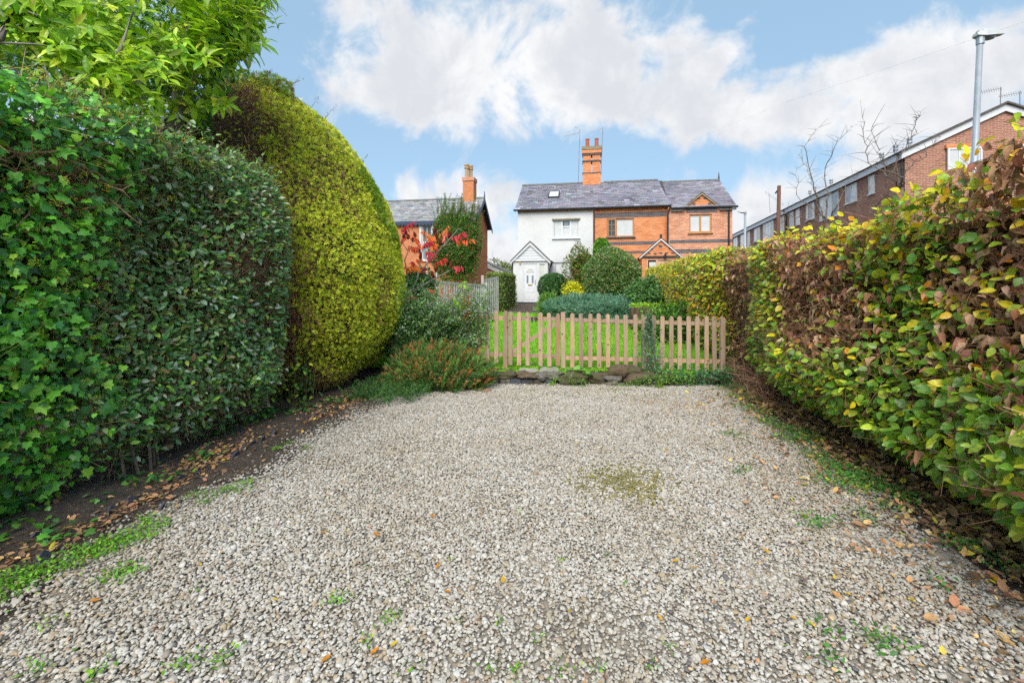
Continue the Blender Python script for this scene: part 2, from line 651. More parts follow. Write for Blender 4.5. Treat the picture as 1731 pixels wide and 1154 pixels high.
def T_sprig(n=9, nl=.22, wd=.05):
    """upright shoot set with needles"""
    V, F, t = [], [], []
    g = np.random.default_rng(3)
    def needle(o, d, ln, ww):
        d = np.array(d); d = d / np.linalg.norm(d)
        s = np.cross(d, (0, 0, 1)); s /= (np.linalg.norm(s) + 1e-6)
        b = len(V)
        for q in (o - s * ww / 2, o + s * ww / 2, o + d * ln):
            V.append(tuple(q)); t.append(q[1])
        F.append((b, b + 1, b + 2))
    for k in range(n):
        y = .12 + .84 * k / (n - 1)
        an = k * 2.4
        for j in range(2):
            a2 = an + j * 3.14
            needle(np.array([0, y, 0.]), (math.cos(a2) * .8, .75, math.sin(a2) * .8), nl * (1.1 - .5 * y), wd)
    b = len(V)
    V += [(-.012, 0, 0), (.012, 0, 0), (0, 1, 0)]; t += [0, 0, 1]; F.append((b, b + 1, b + 2))
    b = len(V)
    V += [(0, 0, -.012), (0, 0, .012), (0, 1, 0)]; t += [0, 0, 1]; F.append((b, b + 1, b + 2))
    return np.array(V), F, np.clip(np.array(t), 0, 1)


def T_blade(w=.06, bend=.35):
    V = [(-w / 2, 0, 0), (w / 2, 0, 0), (-w * .4, .5, bend * .25), (w * .4, .5, bend * .25), (0, 1, bend)]
    return np.array(V), [(0, 1, 3, 2), (2, 3, 4)], np.array([0, 0, .5, .5, 1])


def T_stick():
    V = []
    for y, r in ((0, 1), (1, .55)):
        for k in range(3):
            V.append((r * math.cos(2.094 * k), y, r * math.sin(2.094 * k)))
    return np.array(V), [(0, 1, 4, 3), (1, 2, 5, 4), (2, 0, 3, 5)], np.array([0, 0, 0, 1, 1, 1.])


def unit(A):
    return A / (np.linalg.norm(A, axis=-1, keepdims=True) + 1e-9)


def frames(T, N):
    T = unit(T)
    S = unit(np.cross(T, N))
    N = np.cross(S, T)
    return S, T, N


def cloud(name, parent, mat, tpl, P, T, N, S, C, C2=None, kind='stuff', smooth=False, width=None):
    """many leaves joined into one mesh; S length per leaf, C colour, C2 tip colour, width = absolute half-size in x,z"""
    tv, tf, tt = tpl
    n, m = len(P), len(tv)
    if n == 0: return None
    S = np.broadcast_to(np.asarray(S, float), (n,))
    sx, ty, nz = frames(np.asarray(T, float), np.asarray(N, float))
    S_w = S * rng.uniform(.78, 1.18, n)
    wx = S_w if width is None else np.broadcast_to(np.asarray(width, float), (n,))
    V = (P[:, None, :] + sx[:, None, :] * (tv[None, :, 0:1] * wx[:, None, None]) + ty[:, None, :] * (tv[None, :, 1:2] * S[:, None, None])
         + nz[:, None, :] * (tv[None, :, 2:3] * wx[:, None, None])).reshape(-1, 3)
    me = bpy.data.meshes.new(name)
    me.vertices.add(n * m)
    me.vertices.foreach_set('co', V.astype(np.float32).ravel())
    fl = np.array([i for f in tf for i in f])
    fs = np.array([len(f) for f in tf])
    L = (fl[None, :] + (np.arange(n) * m)[:, None]).ravel()
    me.loops.add(len(L))
    me.loops.foreach_set('vertex_index', L.astype(np.int32))
    st = np.concatenate([[0], np.cumsum(fs)[:-1]])
    starts = (st[None, :] + (np.arange(n) * len(fl))[:, None]).ravel()
    me.polygons.add(n * len(tf))
    me.polygons.foreach_set('loop_start', starts.astype(np.int32))
    try:
        me.polygons.foreach_set('loop_total', np.tile(fs, n).astype(np.int32))
    except Exception:
        pass
    if smooth:
        me.polygons.foreach_set('use_smooth', np.ones(n * len(tf), bool))
    me.materials.append(mat)
    C = np.broadcast_to(np.asarray(C, float), (n, 3))
    if C2 is None:
        cc_ = np.repeat(C[:, None, :], m, 1)
    else:
        C2 = np.broadcast_to(np.asarray(C2, float), (n, 3))
        k = tt[None, :, None]
        cc_ = C[:, None, :] * (1 - k) + C2[:, None, :] * k
    ca = np.ones((n * m, 4), np.float32)
    ca[:, :3] = np.clip(cc_.reshape(-1, 3), 0, 1)
    a = me.color_attributes.new('Col', 'FLOAT_COLOR', 'POINT')
    a.data.foreach_set('color', ca.ravel())
    me.update(calc_edges=True)
    me.validate()
    o = bpy.data.objects.new(name, me)
    link(o, parent)
    if kind: o['kind'] = kind
    return o


def single_leaves(parent, mat, tpl, P, T, N, S, C, name='leaf', nshade=12):
    """the largest-looking leaves as parts of their own, sharing a few meshes"""
    tv, tf, tt = tpl
    C = np.asarray(C)
    order = np.argsort(C.sum(1) + C[:, 0] * 2)
    groups = np.array_split(order, min(nshade, len(P)))
    sx, ty, nz = frames(T, N)
    for g in groups:
        me = bpy.data.meshes.new(name)
        me.from_pydata([tuple(v) for v in tv], [], tf)
        me.materials.append(mat)
        a = me.color_attributes.new('Col', 'FLOAT_COLOR', 'POINT')
        c = np.ones((len(tv), 4), np.float32)
        c[:, :3] = np.clip(C[g].mean(0), 0, 1)
        a.data.foreach_set('color', c.ravel())
        me.update()
        for i in g:
            o = bpy.data.objects.new(name, me)
            m4 = Matrix.Identity(4)
            for r in range(3):
                m4[r][0], m4[r][1], m4[r][2], m4[r][3] = sx[i, r] * S[i], ty[i, r] * S[i], nz[i, r] * S[i], P[i, r]
            link(o, parent, m4)


def split_near(P, S, outer, n=300):
    """indices of the n leaves that show largest: in the frame, on the outside, near the camera"""
    u, v, d = project(P)
    ok = (u > 8) & (u < 1723) & (v > 8) & (v < 1146) & (d > .3) & outer
    score = np.where(ok, S / np.maximum(d, .3), -1)
    idx = np.argsort(-score)[:n]
    idx = idx[score[idx] > 0]
    keep = np.ones(len(P), bool)
    keep[idx] = False
    return idx, np.where(keep)[0]


def leafage(parent, mat, tpl, P, T, N, S, C, outer=None, singles=0, C2=None, name='foliage'):
    if singles:
        i, r = split_near(P, np.asarray(S), np.ones(len(P), bool) if outer is None else outer, singles)
        single_leaves(parent, mat, tpl, P[i], T[i], N[i], np.asarray(S)[i], np.asarray(C)[i])
        P, T, N, S, C = P[r], T[r], N[r], np.asarray(S)[r], np.asarray(C)[r]
    return cloud(name, parent, mat, tpl, P, T, N, S, C, C2)


def palette(n, cols, wts, var=.18):
    cols = np.array(cols, float)
    w_ = np.array(wts, float)
    i = rng.choice(len(cols), n, p=w_ / w_.sum())
    c = cols[i] * rng.normal(1, var, (n, 1)).clip(.45, 1.7)
    return np.clip(c * 1.62 * rng.normal(1, .07, (n, 3)), 0.004, .9)


def jit(n, s):
    return rng.normal(0, s, (n, 3))


# ------------------------------------------------------------------ ground
def wall_y(x): return 7.30 + .15 * x          # front of the low stone edging
def fence_y(x): return 7.78 + .10 * x


def gz(x, y):
    x, y = np.asarray(x, float), np.asarray(y, float)
    up = .15 + .047 * (y - 7.6)
    z = np.where(y > wall_y(x) + .2, np.minimum(up, .85), 0.0)
    return z


def sheet(name, xs, ys, zf, mat, kind='structure', mask=None):
    X, Y = np.meshgrid(xs, ys)
    Z = zf(X, Y)
    nx, ny = len(xs), len(ys)
    V = np.stack([X, Y, Z], -1).reshape(-1, 3)
    F = [(j * nx + i, j * nx + i + 1, (j + 1) * nx + i + 1, (j + 1) * nx + i) for j in range(ny - 1) for i in range(nx - 1)
         if mask is None or mask((xs[i] + xs[i + 1]) / 2, (ys[j] + ys[j + 1]) / 2)]
    return mesh_obj(name, V, F, mat, smooth=True, kind=kind)


def soil_material():
    m, n, l, b = new_mat('soil')
    c = mramp(n, l, mnoise(n, l, 14, 6, .65), [(.3, (.035, .026, .02)), (.55, (.085, .062, .046)), (.8, (.17, .13, .10))])
    c = mmix(n, l, mramp(n, l, mnoise(n, l, 120, 2), [(.62, (0, 0, 0)), (.7, (.7,) * 3)]), c, (.32, .27, .2))
    l.new(c, b.inputs['Base Color'])
    b.inputs['Roughness'].default_value = .95
    mbump(n, l, b, mnoise(n, l, 45, 6, .7), .9, .03)
    return m


M['soil'] = soil_material()
M['lawn'] = plain('lawn_turf', (.13, .32, .015), .9, .3, 3, .1, .5)
M['gravel_bed'] = plain('gravel_bed', (.33, .29, .24), .95, .3, 40, .2, .6)

xs = np.concatenate([[-900, -300, -100, -40, -20], np.linspace(-12, 12, 61), [20, 40, 100, 300, 900]])
ys = np.concatenate([[-300, -60, -15], np.linspace(-4, 26, 101), [40, 70, 140, 400, 1500]])
sheet('ground', xs, ys, lambda X, Y: gz(X, Y) - .035, M['soil'])


def drive_edge_l(y): return -2.72 + .07 * np.sin(y * 1.7 + .4) + .05 * np.sin(y * 4.1) - .05 * (y - 3.5)* (y>4.5)*0
def drive_edge_r(y): return 2.02 + .06 * np.sin(y * 1.3 + 2) + .05 * np.sin(y * 3.7)


# the compacted bed under the loose stones
ny = 40
V, F = [], []
for j in range(ny + 1):
    t = j / ny
    yl, yr = -1.5 + t * (7.12 - .15 * .2 + 1.5 - .35), -1.5 + t * (7.58 + 1.5)
    for k in range(9):
        y = yl + (yr - yl) * k / 8
        xl, xr = drive_edge_l(y) - .12, drive_edge_r(y) + .12
        V.append((xl + (xr - xl) * k / 8, y, -.006))
for j in range(ny):
    for k in range(8):
        a = j * 9 + k
        F.append((a, a + 1, a + 10, a + 9))
mesh_obj('driveway', V, F, M['gravel_bed'], kind='structure')

# loose stones: points carrying size and turn, drawn by geometry nodes
GAP = .0135
gx, gy = np.meshgrid(np.arange(-3.1, 2.5, GAP), np.arange(.75, 7.75, GAP))
gx = gx.ravel() + rng.normal(0, GAP * .42, gx.size)
gy = gy.ravel() + rng.normal(0, GAP * .42, gy.size)
wv = Waves(5, 2.2)
P3 = np.stack([gx, gy, gx * 0], -1)
edge = np.minimum(gx - drive_edge_l(gy), drive_edge_r(gy) - gx)
edge = np.minimum(edge, (wall_y(gx) - gy) * 1.0 + .02)
pr = np.where(gx < -1.5, np.clip((edge + .22 + .14 * wv(P3)) / .46, 0, 1), np.clip((edge + .10 + .10 * wv(P3)) / .28, 0, 1))
pr = np.where(edge < -.4, 0, pr)
# thin, earthy patches in the surface
bare = Waves(9, 1.1)(P3) * .6 + Waves(10, 3.0)(P3) * .4
pr *= np.clip(1.15 - np.clip((bare - .35) * 1.3, 0, .8), 0, 1)
# the rutted corner in the lower right keeps fewer stones and more leaf crumbs
pr *= 1 - .25 * np.clip((gx - 1.0) / 1.2, 0, 1) * (gy < 5)
keep = rng.random(gx.size) < pr
gx, gy = gx[keep], gy[keep]
n = len(gx)
ln = rng.lognormal(math.log(.0185), .29, n).clip(.009, .044)
big_ = rng.random(n) < .004
ln[big_] *= 1.5
gzv = rng.uniform(-.002, .008, n) + .006 * Waves(21, 6)(np.stack([gx, gy, gx * 0], -1))
pm = bpy.data.meshes.new('gravel')
pm.vertices.add(n)
pm.vertices.foreach_set('co', np.stack([gx, gy, gzv + .003], -1).astype(np.float32).ravel())
a = pm.attributes.new('rot', 'FLOAT_VECTOR', 'POINT')
a.data.foreach_set('vector', np.stack([rng.normal(0, .35, n), rng.normal(0, .35, n), rng.uniform(0, 6.28, n)], -1).astype(np.float32).ravel())
a = pm.attributes.new('scl', 'FLOAT_VECTOR', 'POINT')
a.data.foreach_set('vector', np.stack([ln, ln * rng.uniform(.62, .95, n), ln * rng.uniform(.36, .62, n)], -1).astype(np.float32).ravel())
a = pm.attributes.new('idx', 'INT', 'POINT')
a.data.foreach_set('value', rng.integers(0, 6, n).astype(np.int32))
gravel = bpy.data.objects.new('gravel', pm)
link(gravel)
tag(gravel, 'pale rounded gravel spread over the whole driveway', 'gravel', kind='stuff')


def gravel_material():
    m, n_, l, b = new_mat('pebble')
    oi = n_.new('ShaderNodeObjectInfo')
    c = mramp(n_, l, oi.outputs['Random'], [(0, (.13, .13, .14)), (.05, (.24, .225, .205)), (.11, (.42, .33, .22)), (.22, (.42, .375, .31)), (.40, (.43, .41, .375)), (.62, (.51, .49, .455)), (.85, (.585, .575, .55)), (1, (.37, .33, .285))])
    g = n_.new('ShaderNodeNewGeometry').outputs['Position']
    f = mnoise(n_, l, 130, 3, .6, g)
    c = mmix(n_, l, 1.0, c, mramp(n_, l, f, [(.3, (.78, .76, .72)), (.7, (1.06, 1.05, 1.04))]), 'MULTIPLY')
    # dirty and clean drifts along the drive
    f2 = mnoise(n_, l, .9, 4, .6, g)
    c = mmix(n_, l, mramp(n_, l, f2, [(.40, (0, 0, 0)), (.72, (.5,) * 3)]), c, mmix(n_, l, 1.0, c, (.70, .62, .49), 'MULTIPLY'))
    # moss patch
    mp = n_.new('ShaderNodeVectorMath')
    mp.operation = 'DISTANCE'
    pc = at_g(1050, 815)
    mp.inputs[1].default_value = (pc[0], pc[1], 0)
    l.new(g, mp.inputs[0])
    mm = n_.new('ShaderNodeMath'); mm.operation = 'MULTIPLY_ADD'
    l.new(mnoise(n_, l, 9, 6, .75, g), mm.inputs[0]); mm.inputs[1].default_value = -1.5
    l.new(mp.outputs['Value'], mm.inputs[2])
    mm2 = n_.new('ShaderNodeMath'); mm2.operation = 'MULTIPLY_ADD'
    l.new(oi.outputs['Random'], mm2.inputs[0]); mm2.inputs[1].default_value = .45
    m3 = n_.new('ShaderNodeMath'); m3.operation = 'ADD'; m3.inputs[1].default_value = .29
    l.new(mm.outputs[0], m3.inputs[0])
    l.new(m3.outputs[0], mm2.inputs[2])
    c = mmix(n_, l, mramp(n_, l, mm2.outputs[0], [(0.0, (.8,) * 3), (.02, (.0,) * 3)]), c, mmix(n_, l, oi.outputs['Random'], (.22, .18, .02), (.09, .10, .02)))
    l.new(c, b.inputs['Base Color'])
    b.inputs['Roughness'].default_value = .75
    b.inputs['Specular IOR Level'].default_value = .3
    return m


M['pebble'] = gravel_material()


def rock_mesh(name, seed, mat, sub=1, amp=.16, boxy=0.0, color=None):
    import bmesh
    bm = bmesh.new()
    bmesh.ops.create_icosphere(bm, subdivisions=sub, radius=.5)
    wv_ = Waves(seed, 3.2)
    for v in bm.verts:
        p = np.array(v.co)
        q = p / np.linalg.norm(p)
        if boxy:
            q2 = q / np.max(np.abs(q))
            q = q * (1 - boxy) + q2 * boxy
        v.co = q * .5 * (1 + amp * float(wv_(p * 2)))
    me = bpy.data.meshes.new(name)
    bm.to_mesh(me)
    bm.free()
    me.materials.append(mat)
    me.polygons.foreach_set('use_smooth', [True] * len(me.polygons))
    return me


stones = bpy.data.collections.new('pebble_shapes')
for k in range(6):
    stones.objects.link(bpy.data.objects.new('pebble', rock_mesh('pebble', 100 + k, M['pebble'], 2 if k < 2 else 1, .2, .12)))
ng = bpy.data.node_groups.new('gravel_spread', 'GeometryNodeTree')
ng.interface.new_socket('Geometry', in_out='INPUT', socket_type='NodeSocketGeometry')
ng.interface.new_socket('Geometry', in_out='OUTPUT', socket_type='NodeSocketGeometry')
gi, go = ng.nodes.new('NodeGroupInput'), ng.nodes.new('NodeGroupOutput')
iop = ng.nodes.new('GeometryNodeInstanceOnPoints')
ci = ng.nodes.new('GeometryNodeCollectionInfo')
ci.inputs['Collection'].default_value = stones
ci.inputs['Separate Children'].default_value = True
ci.inputs['Reset Children'].default_value = True
def named(nm, ty):
    q = ng.nodes.new('GeometryNodeInputNamedAttribute')
    q.data_type = ty
    q.inputs['Name'].default_value = nm
    return q.outputs['Attribute']
ng.links.new(gi.outputs[0], iop.inputs['Points'])
ng.links.new(ci.outputs[0], iop.inputs['Instance'])
iop.inputs['Pick Instance'].default_value = True
ng.links.new(named('idx', 'INT'), iop.inputs['Instance Index'])
ng.links.new(named('rot', 'FLOAT_VECTOR'), iop.inputs['Rotation'])
ng.links.new(named('scl', 'FLOAT_VECTOR'), iop.inputs['Scale'])
ng.links.new(iop.outputs[0], go.inputs[0])
gm_ = gravel.modifiers.new('spread', 'NODES')
gm_.node_group = ng

# lawn behind the fence, a sloping sheet with grass blades on it
LX0, LX1 = -4.6, 2.35
lx = np.linspace(LX0, LX1, 30)
sheet('lawn', lx, np.linspace(7.45, 17.5, 40), lambda X, Y: np.where(Y > wall_y(X) + .15, .15 + .047 * (Y - 7.6), .0) + .012 * np.sin(X * 2.1) * np.sin(Y * 1.7) - .0, M['lawn'],
      mask=lambda x, y: y > wall_y(x) + .28)
n = 60000
gxx, gyy = rng.uniform(LX0, LX1, n), 7.6 + 9.9 * rng.random(n) ** 1.5
ok = gyy > wall_y(gxx) + .3
gxx, gyy = gxx[ok], gyy[ok]
n = len(gxx)
P = np.stack([gxx, gyy, gz(gxx, gyy) + .012 * np.sin(gxx * 2.1) * np.sin(gyy * 1.7)], -1)
T = np.array([0, 0, 1.]) + jit(n, .38) * (1, 1, .2)
gcol = palette(n, [(.14, .32, .02), (.20, .39, .03), (.10, .24, .02), (.36, .40, .07), (.30, .22, .08)], [5, 3.5, 2.5, .9, .25], .25)
gcol *= (1 + .22 * Waves(77, 1.1)(P))[:, None]
gcol = gcol.clip(.01, .9)
o = cloud('lawn_grass', None, M['leaf'], T_blade(.14, .3), P, T, jit(n, 1), rng.uniform(.03, .07, n), gcol)
tag(o, 'short bright green grass of the lawn behind the picket fence', 'grass', kind='stuff')


# ------------------------------------------------------------------ white cottage and brick cottage (one pair, facing the lawn)
YF = 24.0


def fx(px, y=YF): return at_y(px, 490, y)[0]
def fz(px, py, y=YF): return at_y(px, py, y)[2]


ZG = .80


def slates(parent, el_, er_, rl_, rr_, tint, seed, wdt=.30, exp_=.205, deck=True, skip=None):
    """slate courses from eaves line el_-er_ to ridge line rl_-rr_"""
    g = np.random.default_rng(seed)
    el_, er_, rl_, rr_ = (np.array(p, float) for p in (el_, er_, rl_, rr_))
    up = ((rl_ - el_) + (rr_ - er_)) / 2
    L = np.linalg.norm(up)
    rows = int(L / exp_)
    mb = MB()
    nrm = unit(np.cross(er_ - el_, up))
    wv_ = Waves(seed, .9)
    for j in range(rows + 1):
        t0, t1 = j / (rows + .6), min(1, (j + 1.25) / (rows + .6))
        a0, b0 = el_ + (rl_ - el_) * t0, er_ + (rr_ - er_) * t0
        a1, b1 = el_ + (rl_ - el_) * t1, er_ + (rr_ - er_) * t1
        W = np.linalg.norm(b0 - a0)
        k = int(W / wdt) + 1
        off = .5 if j % 2 else 0
        for i in range(-1, k + 1):
            u0, u1 = (i + off) / k, (i + off + .965) / k
            u0, u1 = max(u0, 0), min(u1, 1)
            if u1 - u0 < .05 / k: continue
            q = [a0 + (b0 - a0) * u0, a0 + (b0 - a0) * u1, a1 + (b1 - a1) * u1, a1 + (b1 - a1) * u0]
            if skip is not None and skip((q[0] + q[2]) / 2): continue
            h0, h1 = .030 + g.normal(0, .004), .006
            v = [q[0] + nrm * h0, q[1] + nrm * (h0 + g.normal(0, .003)), q[2] + nrm * h1, q[3] + nrm * h1,
                 q[0] + nrm * .002, q[1] + nrm * .002]
            s = g.normal(1, .17) * (1 + .12 * wv_(v[0]))
            if g.random() < .05: s *= 1.5
            mb.c = tuple(np.clip(np.array(tint) * s * g.normal(1, .05, 3), .01, 1))
            mb.add(v, [(0, 1, 2, 3), (4, 5, 1, 0), (4, 0, 3), (1, 5, 2)])
    o = mb.build('slates', M['slate'], parent, kind='stuff', colors=True)
    return o


def pbox(name, mat, parent, *args, **kw):
    return MB().box(*args).build(name, mat, parent, **kw)


def window(parent, x0, x1, z0, z1, y, fm, bars, panes, fw=.06, dep=.09, sill=None, name='window', label=None):
    """frame at y; bars: list of (x0,x1,z0,z1) fractions; panes: list of (fx0,fx1,fz0,fz1,mat)"""
    mb = MB()
    W, H = x1 - x0, z1 - z0
    ya, yb = y, y + dep * .7
    e = .001
    mb.box(x0 + e, x0 + fw, ya, yb, z0 + e, z1 - e)
    mb.box(x1 - fw, x1 - e, ya, yb, z0 + e, z1 - e)
    mb.box(x0 + fw, x1 - fw, ya + .002, yb, z0 + e, z0 + fw)
    mb.box(x0 + fw, x1 - fw, ya + .002, yb, z1 - fw, z1 - e)
    for a, b, c, d in bars:
        mb.box(x0 + W * a, x0 + W * b, ya + .004, yb, z0 + H * c, z0 + H * d)
    f = mb.build(name, fm, parent)
    if label: f['label'] = label
    for i, (a, b, c, d, pm_) in enumerate(panes):
        pbox('pane', pm_, f, x0 + W * a, x0 + W * b, y + .03 + .0015 * i, y + .045 + .0015 * i, z0 + H * c, z0 + H * d)
    if sill:
        pbox('sill', sill, f, x0 - .06, x1 + .06, y - .14, y + .02, z0 - .06, z0 - .002)
    return f


def ridge_tiles(parent, p, q, n, r=.09):
    p, q = np.array(p), np.array(q)
    for i in range(n):
        a, b = p + (q - p) * (i / n), p + (q - p) * ((i + .97) / n)
        mb = MB()
        for (c0, c1) in ((a, b),):
            d = unit(c1 - c0)
            s = np.array([-d[1], d[0], 0])
            prof = [(-r * 1.3, -r * .9), (-r * .6, 0), (0, r * .35), (r * .6, 0), (r * 1.3, -r * .9)]
            v = [c0 + s * u + np.array([0, 0, h]) for u, h in prof] + [c1 + s * u + np.array([0, 0, h]) for u, h in prof]
            mb.add(v, [(k, k + 1, k + 6, k + 5) for k in range(4)] + [(0, 1, 2, 3, 4), (9, 8, 7, 6, 5)])
        mb.build('ridge_tile', M['ridge'], parent)


XW0, XM, XB, XR = fx(875.5), fx(1002.5), fx(1128), fx(1238, 23.7)
ZE = 5.86                                     # eaves
YR, ZR = 26.5, 7.62                           # ridge
YBK = 29.0

wc = thing('white_cottage', 'white rendered cottage with slate roof, gabled porch and white front door', 'house', (XW0 / 2, YF, ZG))
# walls
wx0, wx1, wz0, wz1 = fx(935), fx(979), fz(957, 402), fz(957, 372)
gx0, gx1, gz0, gz1 = fx(936), fx(985), fz(960, 490), fz(960, 443)
mb = MB().wall(XW0, XM - .002, ZG - .6, ZE - .24, YF, [(wx0, wx1, wz0, wz1), (gx0, gx1, gz0, gz1)], .14)
mb.quad((XW0, YBK, ZG - .6), (XW0, YF, ZG - .6), (XW0, YF, ZE), (XW0, YR, ZR - .1), (XW0, YBK, ZE))
mb.quad((XW0, YBK, ZG - .6), (XW0, YBK, ZE), (XM, YBK, ZE), (XM, YBK, ZG - .6))
mb.build('wall', M['render'], wc)
mb = MB().box(XW0 - .02, XM - .004, YF - .03, YF + .1, ZE - .24, ZE - .02)
band = mb.build('corbel_course', M['brick_orange'], wc)
nd = 13
for i in range(nd):
    xx = XW0 + .12 + (XM - XW0 - .3) * i / (nd - 1)
    pbox('dentil_brick', M['blue_header'], band, xx, xx + .11, YF - .09, YF - .031, ZE - .115, ZE - .035)


def casement3(parent, x0, x1, z0, z1, y):
    return window(parent, x0, x1, z0, z1, y + .05, M['white_paint'],
                  [(.30, .37, 0, 1), (.63, .70, 0, 1), (.37, .63, .60, .68)],
                  [(.05, .30, .06, .94, M['pane_pale']), (.37, .63, .06, .60, M['pane_pale']), (.40, .60, .70, .92, M['pane_grey']), (.70, .95, .06, .94, M['pane_pale'])],
                  .055, .09, M['white_paint'])


f = casement3(wc, wx0, wx1, wz0, wz1, YF)
pbox('lintel_ledge', M['stonecap'], f, wx0 - .06, wx1 + .06, YF - .07, YF - .004, wz1 + .01, wz1 + .08)
window(wc, gx0, gx1, gz0, gz1, YF + .05, M['white_paint'], [(.48, .54, 0, 1)], [(.05, .48, .05, .95, M['pane_pale']), (.54, .95, .05, .95, M['pane_grey'])], .055, .09)
# roof, both slopes
XCH = XM - .0
pitch_y = YR - YF
ov = .16
EL = ZE - ov * (ZR - ZE) / pitch_y
dk = MB()
dk.quad((XW0 - .12, YF - ov, EL - .03), (XM, YF - ov, EL - .03), (XM, YR, ZR - .03), (XW0 - .12, YR, ZR - .03))
dk.quad((XW0 - .12, YR, ZR - .03), (XM, YR, ZR - .03), (XM, YBK + ov, EL - .03), (XW0 - .12, YBK + ov, EL - .03))
dk.quad((XW0 - .12, YF - ov, EL - .03), (XW0 - .12, YR, ZR - .03), (XW0 - .12, YR, ZR - .16), (XW0 - .12, YF - ov, EL - .16))
roof = dk.build('roof', M['deck'], wc)
SK = (fx(926.5, 25), fx(945.5, 25))
slates(roof, (XW0 - .14, YF - ov, EL), (XM, YF - ov, EL), (XW0 - .14, YR, ZR), (XM, YR, ZR), (.235, .225, .265), 11)
slates(roof, (XM, YBK + ov, EL), (XW0 - .14, YBK + ov, EL), (XM, YR, ZR), (XW0 - .14, YR, ZR), (.235, .225, .265), 12, .6, .4)
ridge_tiles(roof, (XW0 - .14, YR, ZR + .05), (XM - .55, YR, ZR + .05), 8)
# moss lines on the slates near the ridge
n = 130
mx_ = rng.uniform(XW0 + .5, XM - .9, n)
mt = .82 + rng.normal(0, .07, n) + .05 * np.sin(mx_ * 3)
mt = mt.clip(.55, .97)
P = np.stack([mx_, YF - ov + (pitch_y + ov) * mt, EL + (ZR - EL) * mt + .03], -1)
cloud('roof_moss', roof, M['matt_leaf'], T_spray(5, 1.6, .5), P, jit(n, 1) * (1, .5, .3), np.array([0, -.5, 1.]) + jit(n, .2), rng.uniform(.03, .075, n), palette(n, [(.06, .065, .03), (.10, .095, .05)], [1, 1]))
# roof light
sl = (ZR - EL) / (pitch_y + ov)
def on_roof(x, y, h=0): return np.array([x, y - h * sl / math.hypot(1, sl), EL + (y - YF + ov) * sl + h / math.hypot(1, sl)])
mb = MB()
y0s, y1s = YF + .90, YF + 1.55
for (h, ins, mi) in ((.09, 0, 0),):
    q = [on_roof(SK[0], y0s), on_roof(SK[1], y0s), on_roof(SK[1], y1s), on_roof(SK[0], y1s)]
    t = [on_roof(SK[0], y0s, h), on_roof(SK[1], y0s, h), on_roof(SK[1], y1s, h), on_roof(SK[0], y1s, h)]
    mb.add(q + t, [(0, 1, 5, 4), (1, 2, 6, 5), (2, 3, 7, 6), (3, 0, 4, 7), (4, 5, 6, 7)])
rl = mb.build('roof_light', M['black_metal'], roof)
q = [on_roof(SK[0] + .06, y0s + .06, .094), on_roof(SK[1] - .06, y0s + .06, .094), on_roof(SK[1] - .06, y1s - .06, .094), on_roof(SK[0] + .06, y1s - .06, .094)]
MB().quad(*q).build('pane', M['pane_pale'], rl)
# gutter and downpipe
MB().tube([(XW0 - .2, YF - ov - .05, EL - .03), (XM, YF - ov - .05, EL - .03)], .055, 8).build('gutter', M['black_metal'], wc)
MB().tube([(XM + .05, YF - ov - .04, EL - .08), (XM + .05, YF - .07, EL - .35), (XM + .05, YF - .07, ZG)], .035, 8).build('downpipe', M['black_metal'], wc)

# porch of the white cottage
YP = 22.6
px0, px1 = fx(867.5, YP), fx(926, YP)
pe = fz(866, 439, YP)
pk = fz(896, 409, YP)
pm_x = fx(896.5, YP)
dx0, dx1, dz0, dz1 = fx(884, YP), fx(908, YP), ZG + .10, fz(896, 446, YP)
sx0, sx1 = fx(911, YP), fx(922, YP)
po = MB().wall(px0, px1, ZG - .3, pe, YP, [(dx0, dx1, dz0, dz1), (sx0, sx1, ZG + .55, dz1)], .08)
po.quad((px0, YF, ZG - .3), (px0, YP, ZG - .3), (px0, YP, pe), (px0, YF, pe))
po.quad((px1, YP, ZG - .3), (px1, YF, ZG - .3), (px1, YF, pe), (px1, YP, pe))
porch = po.build('porch', M['render'], wc)
MB().prism([(px0, pe), (px1, pe), (pm_x, pk - .05)], YP - .02, YP + .05).build('gable_panel', M['white_paint'], porch)
for i in range(5):
    zz0 = pe + .05 + i * .13
    f0 = (zz0 - pe) / (pk - .05 - pe)
    xa, xb = px0 + (pm_x - px0) * f0 + .12, px1 + (pm_x - px1) * f0 - .12
    if xb - xa < .15: break
    pbox('clad_board', M['white_paint'], porch, xa, xb, YP - .04 - .002 * i, YP - .021, zz0, zz0 + .115)
for s, xe in ((-1, px0 - .14), (1, px1 + .14)):
    e0 = np.array([xe, 0, pe - .10]); e1 = np.array([pm_x, 0, pk])
    d = e1 - e0
    MB().prism([(e0[0], e0[2]), (e1[0], e1[2]), (e1[0], e1[2] - .17), (e0[0], e0[2] - .14)], YP - .12, YP - .09).build('bargeboard', M['white_paint'], porch)
    MB().add([(xe, YP - .16, pe - .07), (pm_x, YP - .16, pk + .05), (pm_x, YF, pk + .05), (xe, YF, pe - .07),
              (xe, YP - .16, pe - .11), (pm_x, YP - .16, pk + .0), (pm_x, YF, pk + .0), (xe, YF, pe - .11)],
             [(0, 1, 2, 3), (7, 6, 5, 4), (0, 4, 5, 1), (0, 3, 7, 4), (2, 1, 5, 6)]).build('porch_roof', M['ridge'], porch)
pbox('soffit_beam', M['white_paint'], porch, px0 - .05, px1 + .06, YP - .08, YP - .024, pe - .08, pe + .02)
MB().tube([(px1 + .2, YP - .1, pe - .12), (px1 + .2, YF - .3, pe - .12)], .05, 8).build('gutter', M['black_metal'], porch)
MB().tube([(px1 + .2, YP + .15, pe - .15), (px1 + .08, YP + .15, pe - .5), (px1 + .08, YP + .15, ZG)], .035, 8).build('downpipe', M['black_metal'], porch)
